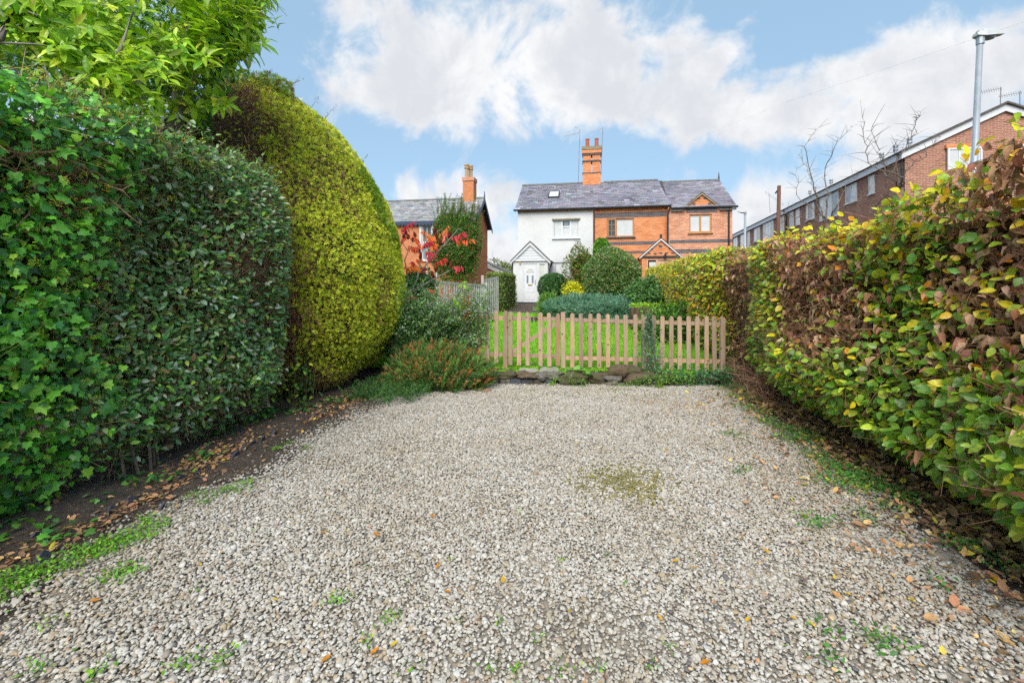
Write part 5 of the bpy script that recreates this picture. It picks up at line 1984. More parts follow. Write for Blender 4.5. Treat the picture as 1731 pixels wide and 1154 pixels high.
def dome_pts(n, dsig=.05):
    cdf = np.cumsum(prof_r[:-1] + prof_r[1:]) * 1.0
    zc = np.interp(rng.random(n), np.concatenate([[0], np.cumsum(np.diff(prof_z) * (prof_r[:-1] + prof_r[1:]) + .0)]) / np.sum(np.diff(prof_z) * (prof_r[:-1] + prof_r[1:])), prof_z)
    ph = rng.uniform(-2.35, 1.05, n)                       # the side that faces the drive
    r = np.interp(zc, prof_z, prof_r)
    nrm_z = np.interp(zc, prof_z[1:-1], -(np.diff(prof_r[:-1]) / np.diff(prof_z[:-1])))
    d = np.stack([np.cos(ph), np.sin(ph), np.clip(nrm_z, -.6, 3)], -1)
    d = unit(d)
    P = np.stack([DC[0] + r * np.cos(ph), DC[1] + r * np.sin(ph), zc], -1)
    bump = .06 * wF(P) + .045 * wG(P)
    dep_ = np.abs(rng.normal(0, dsig, n))
    return P + d * (bump - dep_)[:, None], d, dep_, ph


P, d, dep_, ph = dome_pts(95000, .06)
u_, v_, _ = project(P)
edge_l = np.interp(v_, [120, 200, 300, 420, 560, 680], [425, 440, 458, 478, 512, 535]) + 26 * wG(P)
brown = u_ < edge_l
k = ~(brown & (rng.random(len(P)) < .82))
P, d, dep_, brown, u_, v_ = P[k], d[k], dep_[k], brown[k], u_[k], v_[k]
n = len(P)
T = d * .55 + jit(n, .42) + np.array([0, 0, .18])
N = d + jit(n, .5)
patch = wF(P * 1.4) * .7 + wG(P) * .5
C = palette(n, [(.38, .43, .03), (.52, .53, .045), (.24, .32, .022), (.62, .57, .08)], [4, 3.2, 2.6, 1.2])
gr = patch > .55
C[gr] = palette(int(gr.sum()), [(.12, .21, .016), (.2, .26, .02)], [2, 1])
bm_ = rng.random(n) < np.where(patch < -.75, .35, .05)
C[bm_] = palette(int(bm_.sum()), [(.17, .10, .04), (.25, .17, .07)], [1, 1])
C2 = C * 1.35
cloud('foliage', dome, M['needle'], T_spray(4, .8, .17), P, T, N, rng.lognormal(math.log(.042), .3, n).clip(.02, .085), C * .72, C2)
# brown bare side twigs
P, d, dep_, ph = dome_pts(45000, .1)
u_, v_, _ = project(P)
edge_l = np.interp(v_, [120, 200, 300, 420, 560, 680], [450, 470, 490, 508, 535, 552]) + 26 * wG(P)
P, d = P[u_ < edge_l], d[u_ < edge_l]
n = len(P)
T = d * .5 + jit(n, .8)
cloud('bare_twigs', dome, M['twig'], STICK, P - unit(T) * .12, T, jit(n, 1), rng.uniform(.08, .24, n), palette(n, [(.27, .13, .075), (.18, .09, .055), (.36, .21, .12)], [3, 2, 1]), width=rng.uniform(.002, .0042, n))
n = 3000
P, d, dep_, ph = dome_pts(60000, .1)
P = P[P[:, 2] < .3][:n]
n = len(P)
cloud('bottom_twigs', dome, M['twig'], STICK, P, jit(n, 1) + (0, 0, -.6), jit(n, 1), rng.uniform(.06, .18, n), palette(n, [(.20, .11, .06), (.28, .19, .09)], [1, 1]), width=.0024)
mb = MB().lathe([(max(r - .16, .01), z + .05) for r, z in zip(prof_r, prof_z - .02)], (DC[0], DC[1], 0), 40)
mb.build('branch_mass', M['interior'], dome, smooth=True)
MB().tube([(DC[0], DC[1], -.05), (DC[0], DC[1], 1.0)], [.16, .12], 8).build('trunk', M['bark'], dome)
# thin wild shoots at the crown edge
pts, tt = [], []
for (px_, py_) in ((535, 165), (560, 180), (555, 195), (617, 262), (470, 134), (490, 138), (500, 130), (450, 128)):
    b = at_d(px_ - 12, py_ + 22, 7.6); e = at_d(px_ + random.uniform(-4, 8), py_, 7.6)
    MB().tube([b, (b + e) / 2 + (.01, 0, .02), e], [.004, .003, .002], 4).build('shoot', M['bark'], dome)
    for k in range(9):
        q = b + (e - b) * random.uniform(.45, 1.1)
        pts.append(q + rng.normal(0, .02, 3))
P = np.array(pts); n = len(P)
cloud('shoot_leaves', dome, M['leaf'], DIA, P, jit(n, 1), jit(n, 1), .035, palette(n, [(.16, .2, .03), (.25, .2, .05)], [2, 1]))
# green tufty top at the back of the crown
n = 1500
px_ = 365 + 130 * rng.random(n) ** 1.5; py_ = np.interp(px_, [365, 420, 470, 500], [140, 126, 132, 150]) + np.abs(rng.normal(0, 22, n)) + rng.normal(0, 4, n)
P = np.array([at_d(a, b, 7.4 + random.gauss(0, .18)) for a, b in zip(px_, py_)])
cloud('crown_shoots', dome, M['leaf'], T_spray(5, .7, .16), P, jit(n, .5) + (0, 0, .8), jit(n, 1), rng.uniform(.05, .10, n), palette(n, [(.10, .19, .02), (.18, .25, .03), (.16, .09, .04)], [3, 2, 1]))

# ---- cherry laurel behind the ivy
lt = thing('laurel_tree', 'cherry laurel with large bright yellow-green leaves rising above the ivy', 'tree', (-4.75, 4.6, 0))
limbs = []
def limb(pts, r0, r1):
    pts = [np.array(p_) for p_ in pts]
    rr = np.linspace(r0, r1, len(pts))
    MB().tube(pts, list(rr), 7).build('limb', M['grey_bark'], lt, smooth=True)
    limbs.append(pts)


rt = np.array([-4.75, 4.6, -.05])
P_ = lambda a, b, dd: at_d(a, b, dd)
MB().tube([rt, P_(285, 330, 5.2), P_(290, 235, 5.15)], [.10, .08, .065], 8).build('trunk', M['grey_bark'], lt, smooth=True)
limb([P_(290, 235, 5.15), P_(300, 150, 5.2), P_(318, 60, 5.3), P_(345, -60, 5.4)], .06, .02)
limb([P_(290, 235, 5.15), P_(325, 140, 5.1), P_(355, 60, 5.0), P_(375, -10, 5.0)], .05, .012)
limb([P_(285, 260, 5.1), P_(240, 160, 4.9), P_(215, 60, 4.9), P_(190, -40, 4.9)], .05, .015)
limb([P_(160, 260, 4.4), P_(170, 140, 4.2), P_(205, 80, 4.1), P_(225, 20, 4.1)], .03, .01)
limb([P_(-60, 120, 4.0), P_(0, 62, 4.0), P_(32, 0, 4.0), P_(50, -60, 4.0)], .04, .028)
limb([P_(20, 10, 4.0), P_(90, 36, 4.05), P_(125, 50, 4.1)], .010, .005)
limb([P_(-20, 72, 4.0), P_(60, 75, 4.0), P_(110, 82, 4.1)], .010, .005)
limb([P_(300, 190, 5.15), P_(350, 160, 5.1), P_(390, 172, 5.1)], .016, .006)
limb([P_(330, 120, 5.1), P_(390, 80, 5.3), P_(440, 70, 5.5)], .02, .006)
limb([P_(345, 60, 5.1), P_(400, 20, 5.3), P_(450, -10, 5.5)], .02, .006)
tips = []
def seg(a, b, n, js, dj=.12, up=(0, 0, .4)):
    for k in range(n):
        t = random.random()
        px_, py_ = a[0] + (b[0] - a[0]) * t + random.gauss(0, js), a[1] + (b[1] - a[1]) * t + random.gauss(0, js * .8)
        tips.append((at_d(px_, py_, a[2] + (b[2] - a[2]) * t + random.gauss(0, dj)), np.array(up) + rng.normal(0, .35, 3)))


seg((300, 130, 5.1), (385, -20, 5.1), 120, 28, .3, (.3, -.2, .5))
seg((375, 70, 5.4), (450, 0, 5.6), 85, 19, .25, (.7, -.1, .15))
seg((390, 120, 5.4), (420, 60, 5.5), 30, 11, .2, (.8, 0, -.1))
seg((130, 50, 4.2), (230, 140, 4.2), 60, 34, .15, (.3, -.3, .3))
seg((150, 160, 4.3), (240, 190, 4.3), 16, 18, .12, (.5, -.2, -.3))
seg((350, 170, 5.1), (395, 180, 5.05), 7, 6, .06, (.8, -.2, -.1))
seg((300, 170, 5.1), (330, 190, 5.1), 7, 12, .1, (.5, -.2, -.1))
seg((10, 20, 4.0), (130, 60, 4.2), 50, 30, .12, (.3, -.2, -.1))
seg((0, -30, 4.2), (450, -40, 5.2), 110, 30, .3, (.3, -.2, .3))
seg((60, 40, 4.8), (300, 60, 5.0), 90, 36, .3, (.3, -.3, .3))
P, T, N, S = [], [], [], []
for c_, up in tips:
    up = up / np.linalg.norm(up)
    k = random.randint(6, 9)
    a0 = random.uniform(0, 6.28)
    side = unit(np.cross(up, rng.normal(size=3)))
    oth = np.cross(up, side)
    for i in range(k):
        an = a0 + i * 2.4
        d_ = unit(up * .55 + side * math.cos(an) * .85 + oth * math.sin(an) * .85 + np.array([0, 0, -.28]))
        P.append(c_ - up * .012 * (k - i) * 1.6); T.append(d_); N.append(unit(up + np.array([0, -.2, .4]) + rng.normal(0, .2, 3))); S.append(random.uniform(.11, .185))
P, T, N, S = map(np.array, (P, T, N, S))
n = len(P)
C = palette(n, [(.20, .36, .018), (.28, .42, .025), (.12, .25, .018), (.40, .44, .05)], [4, 4, 2.5, .8], .2)
leafage(lt, M['gloss_leaf'], LAUR, P, T, N, S, C, None, 300)
# older, darker leaves deeper in the crown
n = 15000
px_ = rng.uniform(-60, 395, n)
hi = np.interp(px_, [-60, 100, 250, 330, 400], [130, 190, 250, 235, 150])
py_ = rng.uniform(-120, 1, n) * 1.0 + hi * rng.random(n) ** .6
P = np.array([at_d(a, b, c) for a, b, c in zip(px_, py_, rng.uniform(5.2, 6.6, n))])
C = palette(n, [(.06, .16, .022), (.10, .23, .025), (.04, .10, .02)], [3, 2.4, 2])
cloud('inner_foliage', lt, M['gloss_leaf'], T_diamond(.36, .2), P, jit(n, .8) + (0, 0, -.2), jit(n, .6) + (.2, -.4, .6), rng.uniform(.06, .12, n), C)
twp = np.array([c_ for c_, _ in tips]); twd = -unit(np.array([u for _, u in tips]))
cloud('twigs', lt, M['twig'], STICK, twp, twd + jit(len(twp), .2), jit(len(twp), 1), rng.uniform(.15, .35, len(twp)), (.20, .24, .06), width=.0035)
# small dark shrub foliage between laurel and conifer
n = 1200
px_ = rng.uniform(285, 360, n); py_ = rng.uniform(170, 262, n) + (px_ - 285) * .12
P = np.array([at_d(a, b, 5.9 + random.gauss(0, .25)) for a, b in zip(px_, py_)])
cloud('low_foliage', lt, M['gloss_leaf'], OV, P, jit(n, .7), jit(n, .6) + (.3, -.3, .6), rng.uniform(.04, .07, n), palette(n, [(.045, .11, .03), (.08, .16, .03)], [2, 1]))


# ------------------------------------------------------------------ shrubs of the garden
def blob_shrub(name, label, cat, c, r, n, tpl, mat, smin, smax, cols, wts, shell=.22, out=.7, up=.2, seed=0, bump=.10, core=True, core_mat='interior_green', C2=None, zmin=-1.0, group=None, freq=2.6, corer=.8):
    c, r = np.array(c, float), np.array(r, float)
    t = thing(name, label, cat, (c[0], c[1], c[2] - r[2] * .95), group)
    q = unit(rng.normal(size=(n, 3)))
    q[:, 1] = np.where(rng.random(n) < .75, -np.abs(q[:, 1]), q[:, 1])
    q = q[q[:, 2] > zmin]
    m = len(q)
    wv_ = Waves(700 + seed, freq)
    rad = 1 + bump * wv_(q) + .5 * bump * Waves(900 + seed, freq * 2.5)(q) - np.abs(rng.normal(0, shell, m)) * .6
    P = c + q * r * rad[:, None]
    nn = unit(q / r)
    T = nn * out + jit(m, .55) + np.array([0, 0, up])
    N = nn + np.array([0, 0, .6]) + jit(m, .4)
    C = palette(m, cols, wts)
    cloud('foliage', t, mat, tpl, P, T, N, rng.uniform(smin, smax, m), C, None if C2 is None else C * C2)
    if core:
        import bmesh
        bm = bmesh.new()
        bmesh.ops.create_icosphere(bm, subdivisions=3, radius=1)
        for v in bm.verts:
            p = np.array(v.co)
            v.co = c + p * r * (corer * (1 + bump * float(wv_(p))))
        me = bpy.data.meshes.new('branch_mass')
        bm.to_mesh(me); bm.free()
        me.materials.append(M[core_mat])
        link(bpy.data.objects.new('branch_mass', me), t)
    return t


def centre(px0, px1, py0, py1, d):
    a, b = at_d((px0 + px1) / 2, (py0 + py1) / 2, d), None
    return a, (px1 - px0) / 2 / FPX * d, (py1 - py0) / 2 / FPX * d


c, rx, rz = centre(910, 962, 463, 508, 20.5)
blob_shrub('clipped_bush', 'dark clipped round evergreen bush in front of the white door', 'bush', c, (rx, rx, rz * 1.08), 7000, DIA, M['gloss_leaf'], .05, .09, [(.03, .085, .02), (.05, .13, .03), (.10, .18, .09)], [4, 3, .8], .10, seed=1, bump=.04)
c, rx, rz = centre(986, 1084, 421, 516, 18.0)
blob_shrub('rounded_shrub', 'large rounded grey-green shrub between the cottages and the juniper', 'shrub', c, (rx, rx * .9, rz), 12000, DIA, M['leaf'], .06, .13, [(.07, .15, .035), (.11, .20, .05), (.20, .26, .13), (.28, .20, .10), (.42, .2, .03)], [4, 3, 2.4, .8, .15], .2, out=.8, up=.5, seed=2, bump=.06)
c, rx, rz = centre(958, 1012, 412, 500, 19.6)
fs_ = blob_shrub('fuchsia_bush', 'loose bush with dark red flowers beside the large rounded shrub', 'shrub', c, (rx, rx, rz), 4200, DIA, M['leaf'], .06, .11, [(.09, .17, .025), (.14, .22, .03), (.12, .06, .03), (.26, .035, .03)], [4, 2.5, 1.6, .9], .35, seed=3, bump=.2, freq=3.6, corer=.62)
c, rx, rz = centre(1003, 1030, 404, 450, 19.2)
blob_shrub('upright_conifer', 'small bright green upright conifer behind the rounded shrub', 'conifer', c, (rx * .9, rx, rz), 2200, T_spray(5, .7, .2), M['needle'], .08, .15, [(.06, .17, .015), (.11, .24, .02)], [1, 1], .2, out=.4, up=.8, seed=4, bump=.15)
c, rx, rz = centre(951, 992, 472, 508, 18.6)
blob_shrub('yellow_shrub', 'low shrub with bright yellow leaves beside the dark clipped bush', 'shrub', c, (rx, rx, rz), 1700, DIA, M['leaf'], .06, .12, [(.72, .60, .02), (.55, .52, .03), (.25, .30, .03), (.10, .16, .02)], [4, 2, 1.4, 1.5], .4, seed=5, bump=.25, corer=.5)
c, rx, rz = centre(932, 1078, 503, 545, 15.2)
jn = blob_shrub('spreading_juniper', 'low spreading blue-green juniper behind the picket fence', 'juniper', (c[0], c[1] , c[2]), (rx, 1.2, rz * .9), 7000, T_sprig(7, .3, .09), M['needle'], .12, .26, [(.06, .145, .085), (.09, .19, .115), (.14, .24, .165)], [3, 3, 1.5], .18, out=.7, up=.35, seed=6, bump=.16, zmin=-.55, freq=3.4)
c, rx, rz = centre(914, 945, 503, 532, 16.0)
blob_shrub('fern', 'feathery light green fern at the left end of the juniper', 'fern', c, (rx, rx, rz), 800, T_sprig(9, .3, .07), M['leaf'], .15, .32, [(.08, .19, .03), (.14, .26, .05)], [1, 1], .4, out=.7, up=.5, seed=7, bump=.2, corer=.4)
c, rx, rz = centre(1060, 1120, 468, 540, 14.5)
blob_shrub('laurel_shrub', 'mid-green leafy shrub between the rounded shrub and the right hedge', 'shrub', c, (rx, rx, rz), 3800, DIA, M['gloss_leaf'], .06, .11, [(.05, .13, .03), (.08, .18, .04), (.12, .2, .09)], [3, 2, 1], .3, seed=8, bump=.15)
c, rx, rz = centre(1085, 1200, 515, 600, 10.6)
blob_shrub('leafy_plants', 'leafy green plants under the hedge behind the right pickets', 'plants', c, (rx, .5, rz * .9), 2600, OV, M['leaf'], .05, .10, [(.07, .18, .02), (.12, .26, .03), (.04, .11, .02)], [3, 2, 2], .3, seed=9, bump=.2, zmin=-.4)

# tree-stump planter
sc_ = at_d(1093, 548, 12.6)
st = thing('stump_planter', 'dark bark-sided stump planter with green plants on top, behind the right pickets', 'planter', (sc_[0], sc_[1], sc_[2]))
rs = 27 / FPX * 12.6
mb = MB()
hgt = 31 / FPX * 12.6
k = 30
for z in (0, hgt * .5, hgt):
    for i in range(k):
        an = 2 * math.pi * i / k
        r_ = rs * (1.05 - .04 * z / hgt) * (1 + (.035 if i % 2 else -.02) + random.gauss(0, .012))
        mb.V.append((sc_[0] + r_ * math.cos(an), sc_[1] + r_ * math.sin(an), sc_[2] - .05 + z)); mb.C.append((1, 1, 1))
for j in range(2):
    for i in range(k):
        mb.F.append((j * k + i, j * k + (i + 1) % k, (j + 1) * k + (i + 1) % k, (j + 1) * k + i)); mb.M.append(0)
mb.F.append(tuple(range(2 * k, 3 * k))); mb.M.append(0)
mb.build('stump', plain('stump_bark', (.11, .075, .05), .95, .5, 14, .2, .9, 0, (1, 1, .25)), st)
n = 420
an, r_ = rng.uniform(0, 6.28, n), rs * np.sqrt(rng.random(n)) * 1.02
P = np.stack([sc_[0] + r_ * np.cos(an), sc_[1] + r_ * np.sin(an), sc_[2] + hgt - .05 + rng.random(n) * .12], -1)
cloud('plants', st, M['leaf'], OV, P, jit(n, .6) + (0, 0, .5), jit(n, .5) + (0, 0, 1), rng.uniform(.04, .07, n), palette(n, [(.16, .30, .02), (.28, .40, .03)], [1, 1]))

# climbing shrub on the villa
c, rx, rz = centre(724, 818, 356, 478, 23.6)
cs = blob_shrub('climbing_shrub', 'green shrub dotted with red flowers climbing the brick villa', 'shrub', c, (rx, .8, rz), 12000, T_diamond(.3), M['leaf'], .08, .17, [(.065, .14, .018), (.10, .19, .025), (.04, .095, .015), (.45, .06, .05)], [4, 3, 3, .55], .22, out=.5, up=.3, seed=10, bump=.10, freq=3)
n = 150
px_ = rng.uniform(735, 812, n)
P = np.array([at_d(a, 380 + random.uniform(-25, 15) , 23.4) for a in px_])
cloud('shoots', cs, M['leaf'], T_sprig(9, .16, .05), P, jit(n, .22) + (.1, 0, 1), jit(n, 1), rng.uniform(.4, 1.0, n), palette(n, [(.08, .15, .03), (.14, .12, .05)], [2, 1]))
# clipped hedge beside the cottage, and low dark hedge of the left border
c, rx, rz = centre(836, 864, 463, 524, 20.0)
hb = thing('clipped_hedge', 'short clipped green hedge block left of the white porch', 'hedge', (c[0], c[1], c[2] - rz))
n = 6000
q = rng.uniform(-1, 1, (n, 3))
ax = rng.integers(0, 3, n)
q[np.arange(n), ax] = np.sign(q[np.arange(n), ax])
sz = np.array([rx, 1.6, rz])
P = c + q * sz * (1 + .03 * Waves(61, 3)(q)[:, None]) - q * np.abs(rng.normal(0, .04, (n, 1)))
cloud('foliage', hb, M['leaf'], DIA, P, q * .4 + jit(n, .6), q + jit(n, .5), rng.uniform(.05, .09, n), palette(n, [(.12, .20, .03), (.18, .24, .04), (.22, .15, .08), (.07, .13, .03)], [3, 2, 1.2, 2]))
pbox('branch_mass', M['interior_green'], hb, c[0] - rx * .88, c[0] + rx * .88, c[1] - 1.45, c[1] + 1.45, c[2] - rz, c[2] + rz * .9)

# grey trellis fence
tf = thing('trellis_fence', 'weathered grey slatted trellis fence behind the cotoneaster shrub', 'fence', at_d(790, 520, 14.5))
ta, tb_ = at_d(700, 474, 12.6), at_d(822, 483, 16.0)
tc = at_d(842, 470, 17.0)
def trellis_run(a, b, h, nslat, slope=0.0):
    a, b = np.array(a), np.array(b)
    mb = MB().obox(a, b, .05, .07).obox(a - (0, 0, h * .5), b - (0, 0, h * .5), .04, .05)
    mb.build('rail', M['trellis'], tf)
    for i in range(nslat + 1):
        p_ = a + (b - a) * i / nslat
        MB().obox(p_ - (0, .03, h), p_ + np.array([0, -.03, -.04]), .045, .02, up=(0, 1, 0)).build('slat', M['trellis'], tf)
trellis_run(ta, tb_, 1.0, 30)
trellis_run(at_d(816, 475, 16.2), at_d(842, 469, 17.0), 1.3, 8)
for pp in (ta, tb_, at_d(816, 471, 16.2)):
    MB().obox(pp - (0, 0, 1.5), pp + (0, 0, .12), .09, .09, up=(0, 1, 0)).build('post', M['trellis'], tf)
pa = at_d(722, 470, 12.9)
MB().obox(pa - (0, 0, 1.2), pa + (0, 0, .55), .025, .025, up=(0, 1, 0)).build('white_post', M['white_paint'], tf)
pa = at_d(738, 470, 13.0)
MB().obox(pa - (0, 0, 1.2), pa + (0, 0, .40), .02, .02, up=(0, 1, 0)).build('white_post', M['white_paint'], tf)

# cotoneaster-like arching shrub over the left fence
cb_ = thing('arching_shrub', 'small-leaved grey-green arching shrub spilling over the fence left of the gate', 'shrub', at_g(760, 640, .1))
arch = []
for i in range(230):
    b = at_d(random.uniform(668, 815), random.uniform(600, 640), 8.1 + random.gauss(0, .15))
    e = at_d(random.uniform(665, 836), np.interp(random.random(), [0, 1], [474, 580]), 7.60 + random.gauss(0, .22))
    m_ = (b + e) / 2 + np.array([random.gauss(0, .1), 0, .22])
    arch.append((b, m_, e))
P, T = [], []
for b, m_, e in arch:
    for k in range(95):
        t = random.random() ** .7
        q = b * (1 - t) ** 2 + 2 * m_ * t * (1 - t) + e * t * t
        P.append(q + rng.normal(0, .035, 3)); T.append((m_ - b) * (1 - t) + (e - m_) * t)
P, T = np.array(P), unit(np.array(T))
n = len(P)
cloud('foliage', cb_, M['gloss_leaf'], T_ovate(.5, .2, .15), P, T * .5 + jit(n, .7), jit(n, .5) + (0, -.4, .8), rng.uniform(.025, .052, n), palette(n, [(.055, .135, .04), (.09, .18, .055), (.22, .27, .19), (.15, .25, .035), (.30, .13, .04)], [4, 3, 1.6, 1.2, .2]))
for i in range(0, 230, 6):
    b, m_, e = arch[i]
    MB().tube([b * (1 - t) ** 2 + 2 * m_ * t * (1 - t) + e * t * t for t in np.linspace(0, 1, 6)], list(np.linspace(.008, .002, 6)), 5).build('stem', M['bark'], cb_)
n = 90
P = np.array([at_d(790 + random.gauss(0, 5) - (i % 30) * .1, 500 + i * .45, 7.62) for i in range(n)])
cloud('russet_leaves', cb_, M['matt_leaf'], CURL, P, jit(n, .5) + (0, 0, -.8), jit(n, .6), .04, palette(n, [(.34, .11, .03), (.24, .09, .04)], [1, 1]))
n = 16
P = np.array([at_d(random.uniform(768, 795), random.uniform(474, 520), 7.6) for i in range(n)])
cloud('large_leaves', cb_, M['leaf'], OV, P, jit(n, .6) + (.2, 0, -.4), jit(n, .4) + (0, -.6, .6), rng.uniform(.07, .12, n), palette(n, [(.22, .38, .02)], [1]))
# darker conifer-like shrub filling the corner behind, by the golden conifer
c, rx, rz = centre(660, 745, 525, 640, 8.0)
blob_shrub('dark_shrub', 'dark feathery green shrub in the corner beside the golden conifer', 'shrub', c, (rx, .5, rz), 3600, T_sprig(8, .26, .06), M['needle'], .10, .22, [(.04, .10, .03), (.06, .14, .035), (.12, .09, .04)], [3, 2, 1], .3, out=.5, up=.5, seed=12, bump=.2)
c, rx, rz = centre(670, 735, 455, 520, 10.5)
blob_shrub('laurel_bush', 'dark green leafy bush under the red sumac branches', 'shrub', c, (rx, .5, rz), 2000, OV, M['gloss_leaf'], .05, .09, [(.03, .10, .025), (.06, .16, .03)], [1, 1], .3, seed=13, bump=.2)

# heather-like mound with rusty tips at the fence corner
c0 = at_g(735, 672)
hm = thing('heather_shrub', 'spiky dark green heather-like shrub with rusty brown tips left of the stone edging', 'shrub', c0)
n = 3400
q = unit(rng.normal(size=(n, 3)))
q[:, 2] = np.abs(q[:, 2])
ca, cbb = at_g(742, 656), .95
rad = np.array([.98, .45, .60])
P = np.array([ca[0], ca[1], .0]) + q * rad * (rng.random((n, 1)) ** .35) * .8 * (1 + .12 * Waves(71, 3)(q)[:, None])
ang = np.array([cy_, sy_, 0])
off = P - np.array([ca[0], ca[1], 0])
P = np.array([ca[0], ca[1], 0]) + off[:, :1] * ang + off[:, 1:2] * np.array([-sy_, cy_, 0]) + off[:, 2:] * np.array([0, 0, 1.])
T = (P - np.array([ca[0], ca[1], -.5])) * .9 + jit(n, .22)
C = palette(n, [(.045, .10, .022), (.07, .145, .025), (.03, .075, .02)], [3, 2, 2])
C2 = np.where(rng.random((n, 1)) < .30, palette(n, [(.30, .11, .03), (.24, .12, .045)], [1, 1]), C * 1.5)
cloud('foliage', hm, M['needle'], T_sprig(11, .2, .045), P, T, jit(n, 1), rng.uniform(.15, .34, n), C, C2)
n = 900
P = np.stack([rng.uniform(-3.3, -2.35, n), rng.uniform(5.6, 7.0, n), rng.uniform(0, .12, n)], -1)
C = palette(n, [(.04, .10, .03), (.06, .13, .03)], [1, 1])
cloud('skirt', hm, M['needle'], T_sprig(9, .22, .05), P, jit(n, .7) + (.3, -.2, .5), jit(n, 1), rng.uniform(.1, .22, n), C)
import bmesh
bm = bmesh.new(); bmesh.ops.create_icosphere(bm, subdivisions=3, radius=1)
for v in bm.verts:
    p = np.array(v.co); o_ = p * rad * .62
    v.co = np.array([ca[0], ca[1], -.02]) + o_[0] * ang + o_[1] * np.array([-sy_, cy_, 0]) + np.array([0, 0, o_[2]])
me = bpy.data.meshes.new('branch_mass'); bm.to_mesh(me); bm.free(); me.materials.append(M['interior_green'])
link(bpy.data.objects.new('branch_mass', me), hm)

# red sumac
D = 8.9
smc = thing('sumac_tree', 'leaning stag-horn sumac with scarlet leaves and dark red seed cones', 'tree', at_g(655, 610, .1))
def sp(px, py, dd=0): return at_d(px, py, D + dd)
stems = [
    ([(640, 560), (684, 498), (703, 490), (728, 475), (745, 466), (765, 455), (778, 452)], .030, .006),
    ([(660, 545), (690, 505), (706, 470), (710, 440), (716, 415), (722, 395)], .026, .006),
    ([(706, 470), (722, 445), (745, 420), (762, 402), (776, 385)], .017, .005),
    ([(704, 488), (720, 470), (733, 462), (741, 458)], .012, .005),
    ([(684, 498), (690, 470), (684, 440), (690, 425), (700, 405)], .016, .005),
    ([(745, 420), (752, 415), (768, 410)], .009, .004), ([(716, 415), (730, 400), (748, 385)], .009, .004),
    ([(690, 425), (680, 410), (676, 395)], .009, .004), ([(728, 475), (720, 440), (718, 430)], .008, .004), ([(650, 535), (690, 520), (720, 500)], .012, .005)]
for i, (pl, r0, r1) in enumerate(stems):
    pts = [sp(a, b, .12 * math.sin(i * 2 + k)) if k else sp(a, b) for k, (a, b) in enumerate(pl)]
    MB().tube(pts, list(np.linspace(r0, r1, len(pts))), 7).build('branch', M['grey_bark'], smc, smooth=True)
MB().tube([at_g(655, 610, .05), sp(640, 560), sp(662, 530)], [.05, .04, .034], 8).build('trunk', M['grey_bark'], smc, smooth=True)
LFT = T_ovate(.23, .2, .25)
for i, (xa, ya, xb, yb, ln_) in enumerate([
        (676, 388, 696, 372, 12), (690, 392, 678, 404, 10), (692, 396, 706, 402, 12), (700, 398, 712, 410, 9), (716, 402, 732, 396, 11), (724, 396, 716, 386, 9),
        (742, 396, 756, 380, 12), (752, 388, 750, 400, 9), (762, 402, 782, 390, 14), (768, 406, 795, 402, 14), (698, 418, 706, 414, 10), (706, 420, 694, 412, 10), (730, 408, 738, 414, 9),
        (718, 424, 732, 424, 10), (716, 412, 728, 404, 11), (733, 444, 752, 434, 13), (703, 438, 712, 434, 9), (681, 450, 704, 447, 13), (694, 442, 698, 440, 8), (765, 450, 778, 446, 10),
        (712, 452, 716, 448, 7), (686, 500, 700, 496, 9), (722, 487, 728, 486, 8), (724, 494, 730, 492, 8), (725, 418, 735, 408, 11), (685, 456, 694, 446, 9), (720, 434, 730, 430, 10)]):
    a, b = sp(xa, ya, random.gauss(0, .2)), None
    b = a + (at_d(xb, yb, D) - at_d(xa, ya, D)) * 1.1
    mb = MB()
    npair = max(4, int(ln_ * .48))
    V, F, Cc = [], [], []
    tv, tf_, _ = LFT
    base_c = np.array(random.choice([(.88, .14, .05), (.82, .08, .07), (.88, .24, .06), (.70, .06, .10), (.88, .26, .20)]))
    for k in range(npair * 2 + 1):
        t = .12 + .88 * (k // 2) / npair
        q = a + (b - a) * t + np.array([0, 0, -.03 * t])
        sd = 1 if k % 2 else -1
        d_ = unit(np.array([0, 0, -1.]) + (b - a) / np.linalg.norm(b - a) * .35 + rng.normal(0, .28, 3) + np.array([-sy_, cy_, 0]) * .6 * sd)
        S_, T_, N_ = frames(d_, np.array([.3 * sd, -1, .2]) + rng.normal(0, .2, 3))
        L_ = .165 * (1 - .35 * abs(t - .5)) * random.uniform(.8, 1.15)
        n0 = len(V)
        for v in tv:
            V.append(q + (S_ * v[0] + T_ * v[1] + N_ * v[2]) * L_); Cc.append(np.clip(base_c * random.uniform(.8, 1.2), 0, 1))
        F += [tuple(j + n0 for j in f_) for f_ in tf_]
    mesh_obj('compound_leaf', V, F, M['leaf'], smc, colors=np.array(Cc))
for i, (px_, py_) in enumerate([(686, 392), (690, 400), (701, 396), (683, 398), (735, 389), (736, 397), (760, 396), (744, 410), (717, 416), (722, 413), (709, 424), (711, 432), (744, 408), (762, 447), (737, 454), (731, 463), (734, 470), (697, 493), (698, 405), (752, 402)]):
    c_ = sp(px_, py_, random.gauss(0, .15))
    hh = random.uniform(.10, .16)
    dr_ = unit(np.array([random.gauss(0, .25), random.gauss(0, .2), 1]))
    MB().tube([c_ - dr_ * hh * .5, c_ - dr_ * hh * .2, c_ + dr_ * hh * .2, c_ + dr_ * hh * .5], [.020, .034, .026, .006], 8).build('seed_cone', plain('sumac_cone', (.16, .03, .028), .95, .35, 60, .1, 1.0) if i == 0 else bpy.data.materials['sumac_cone'], smc)

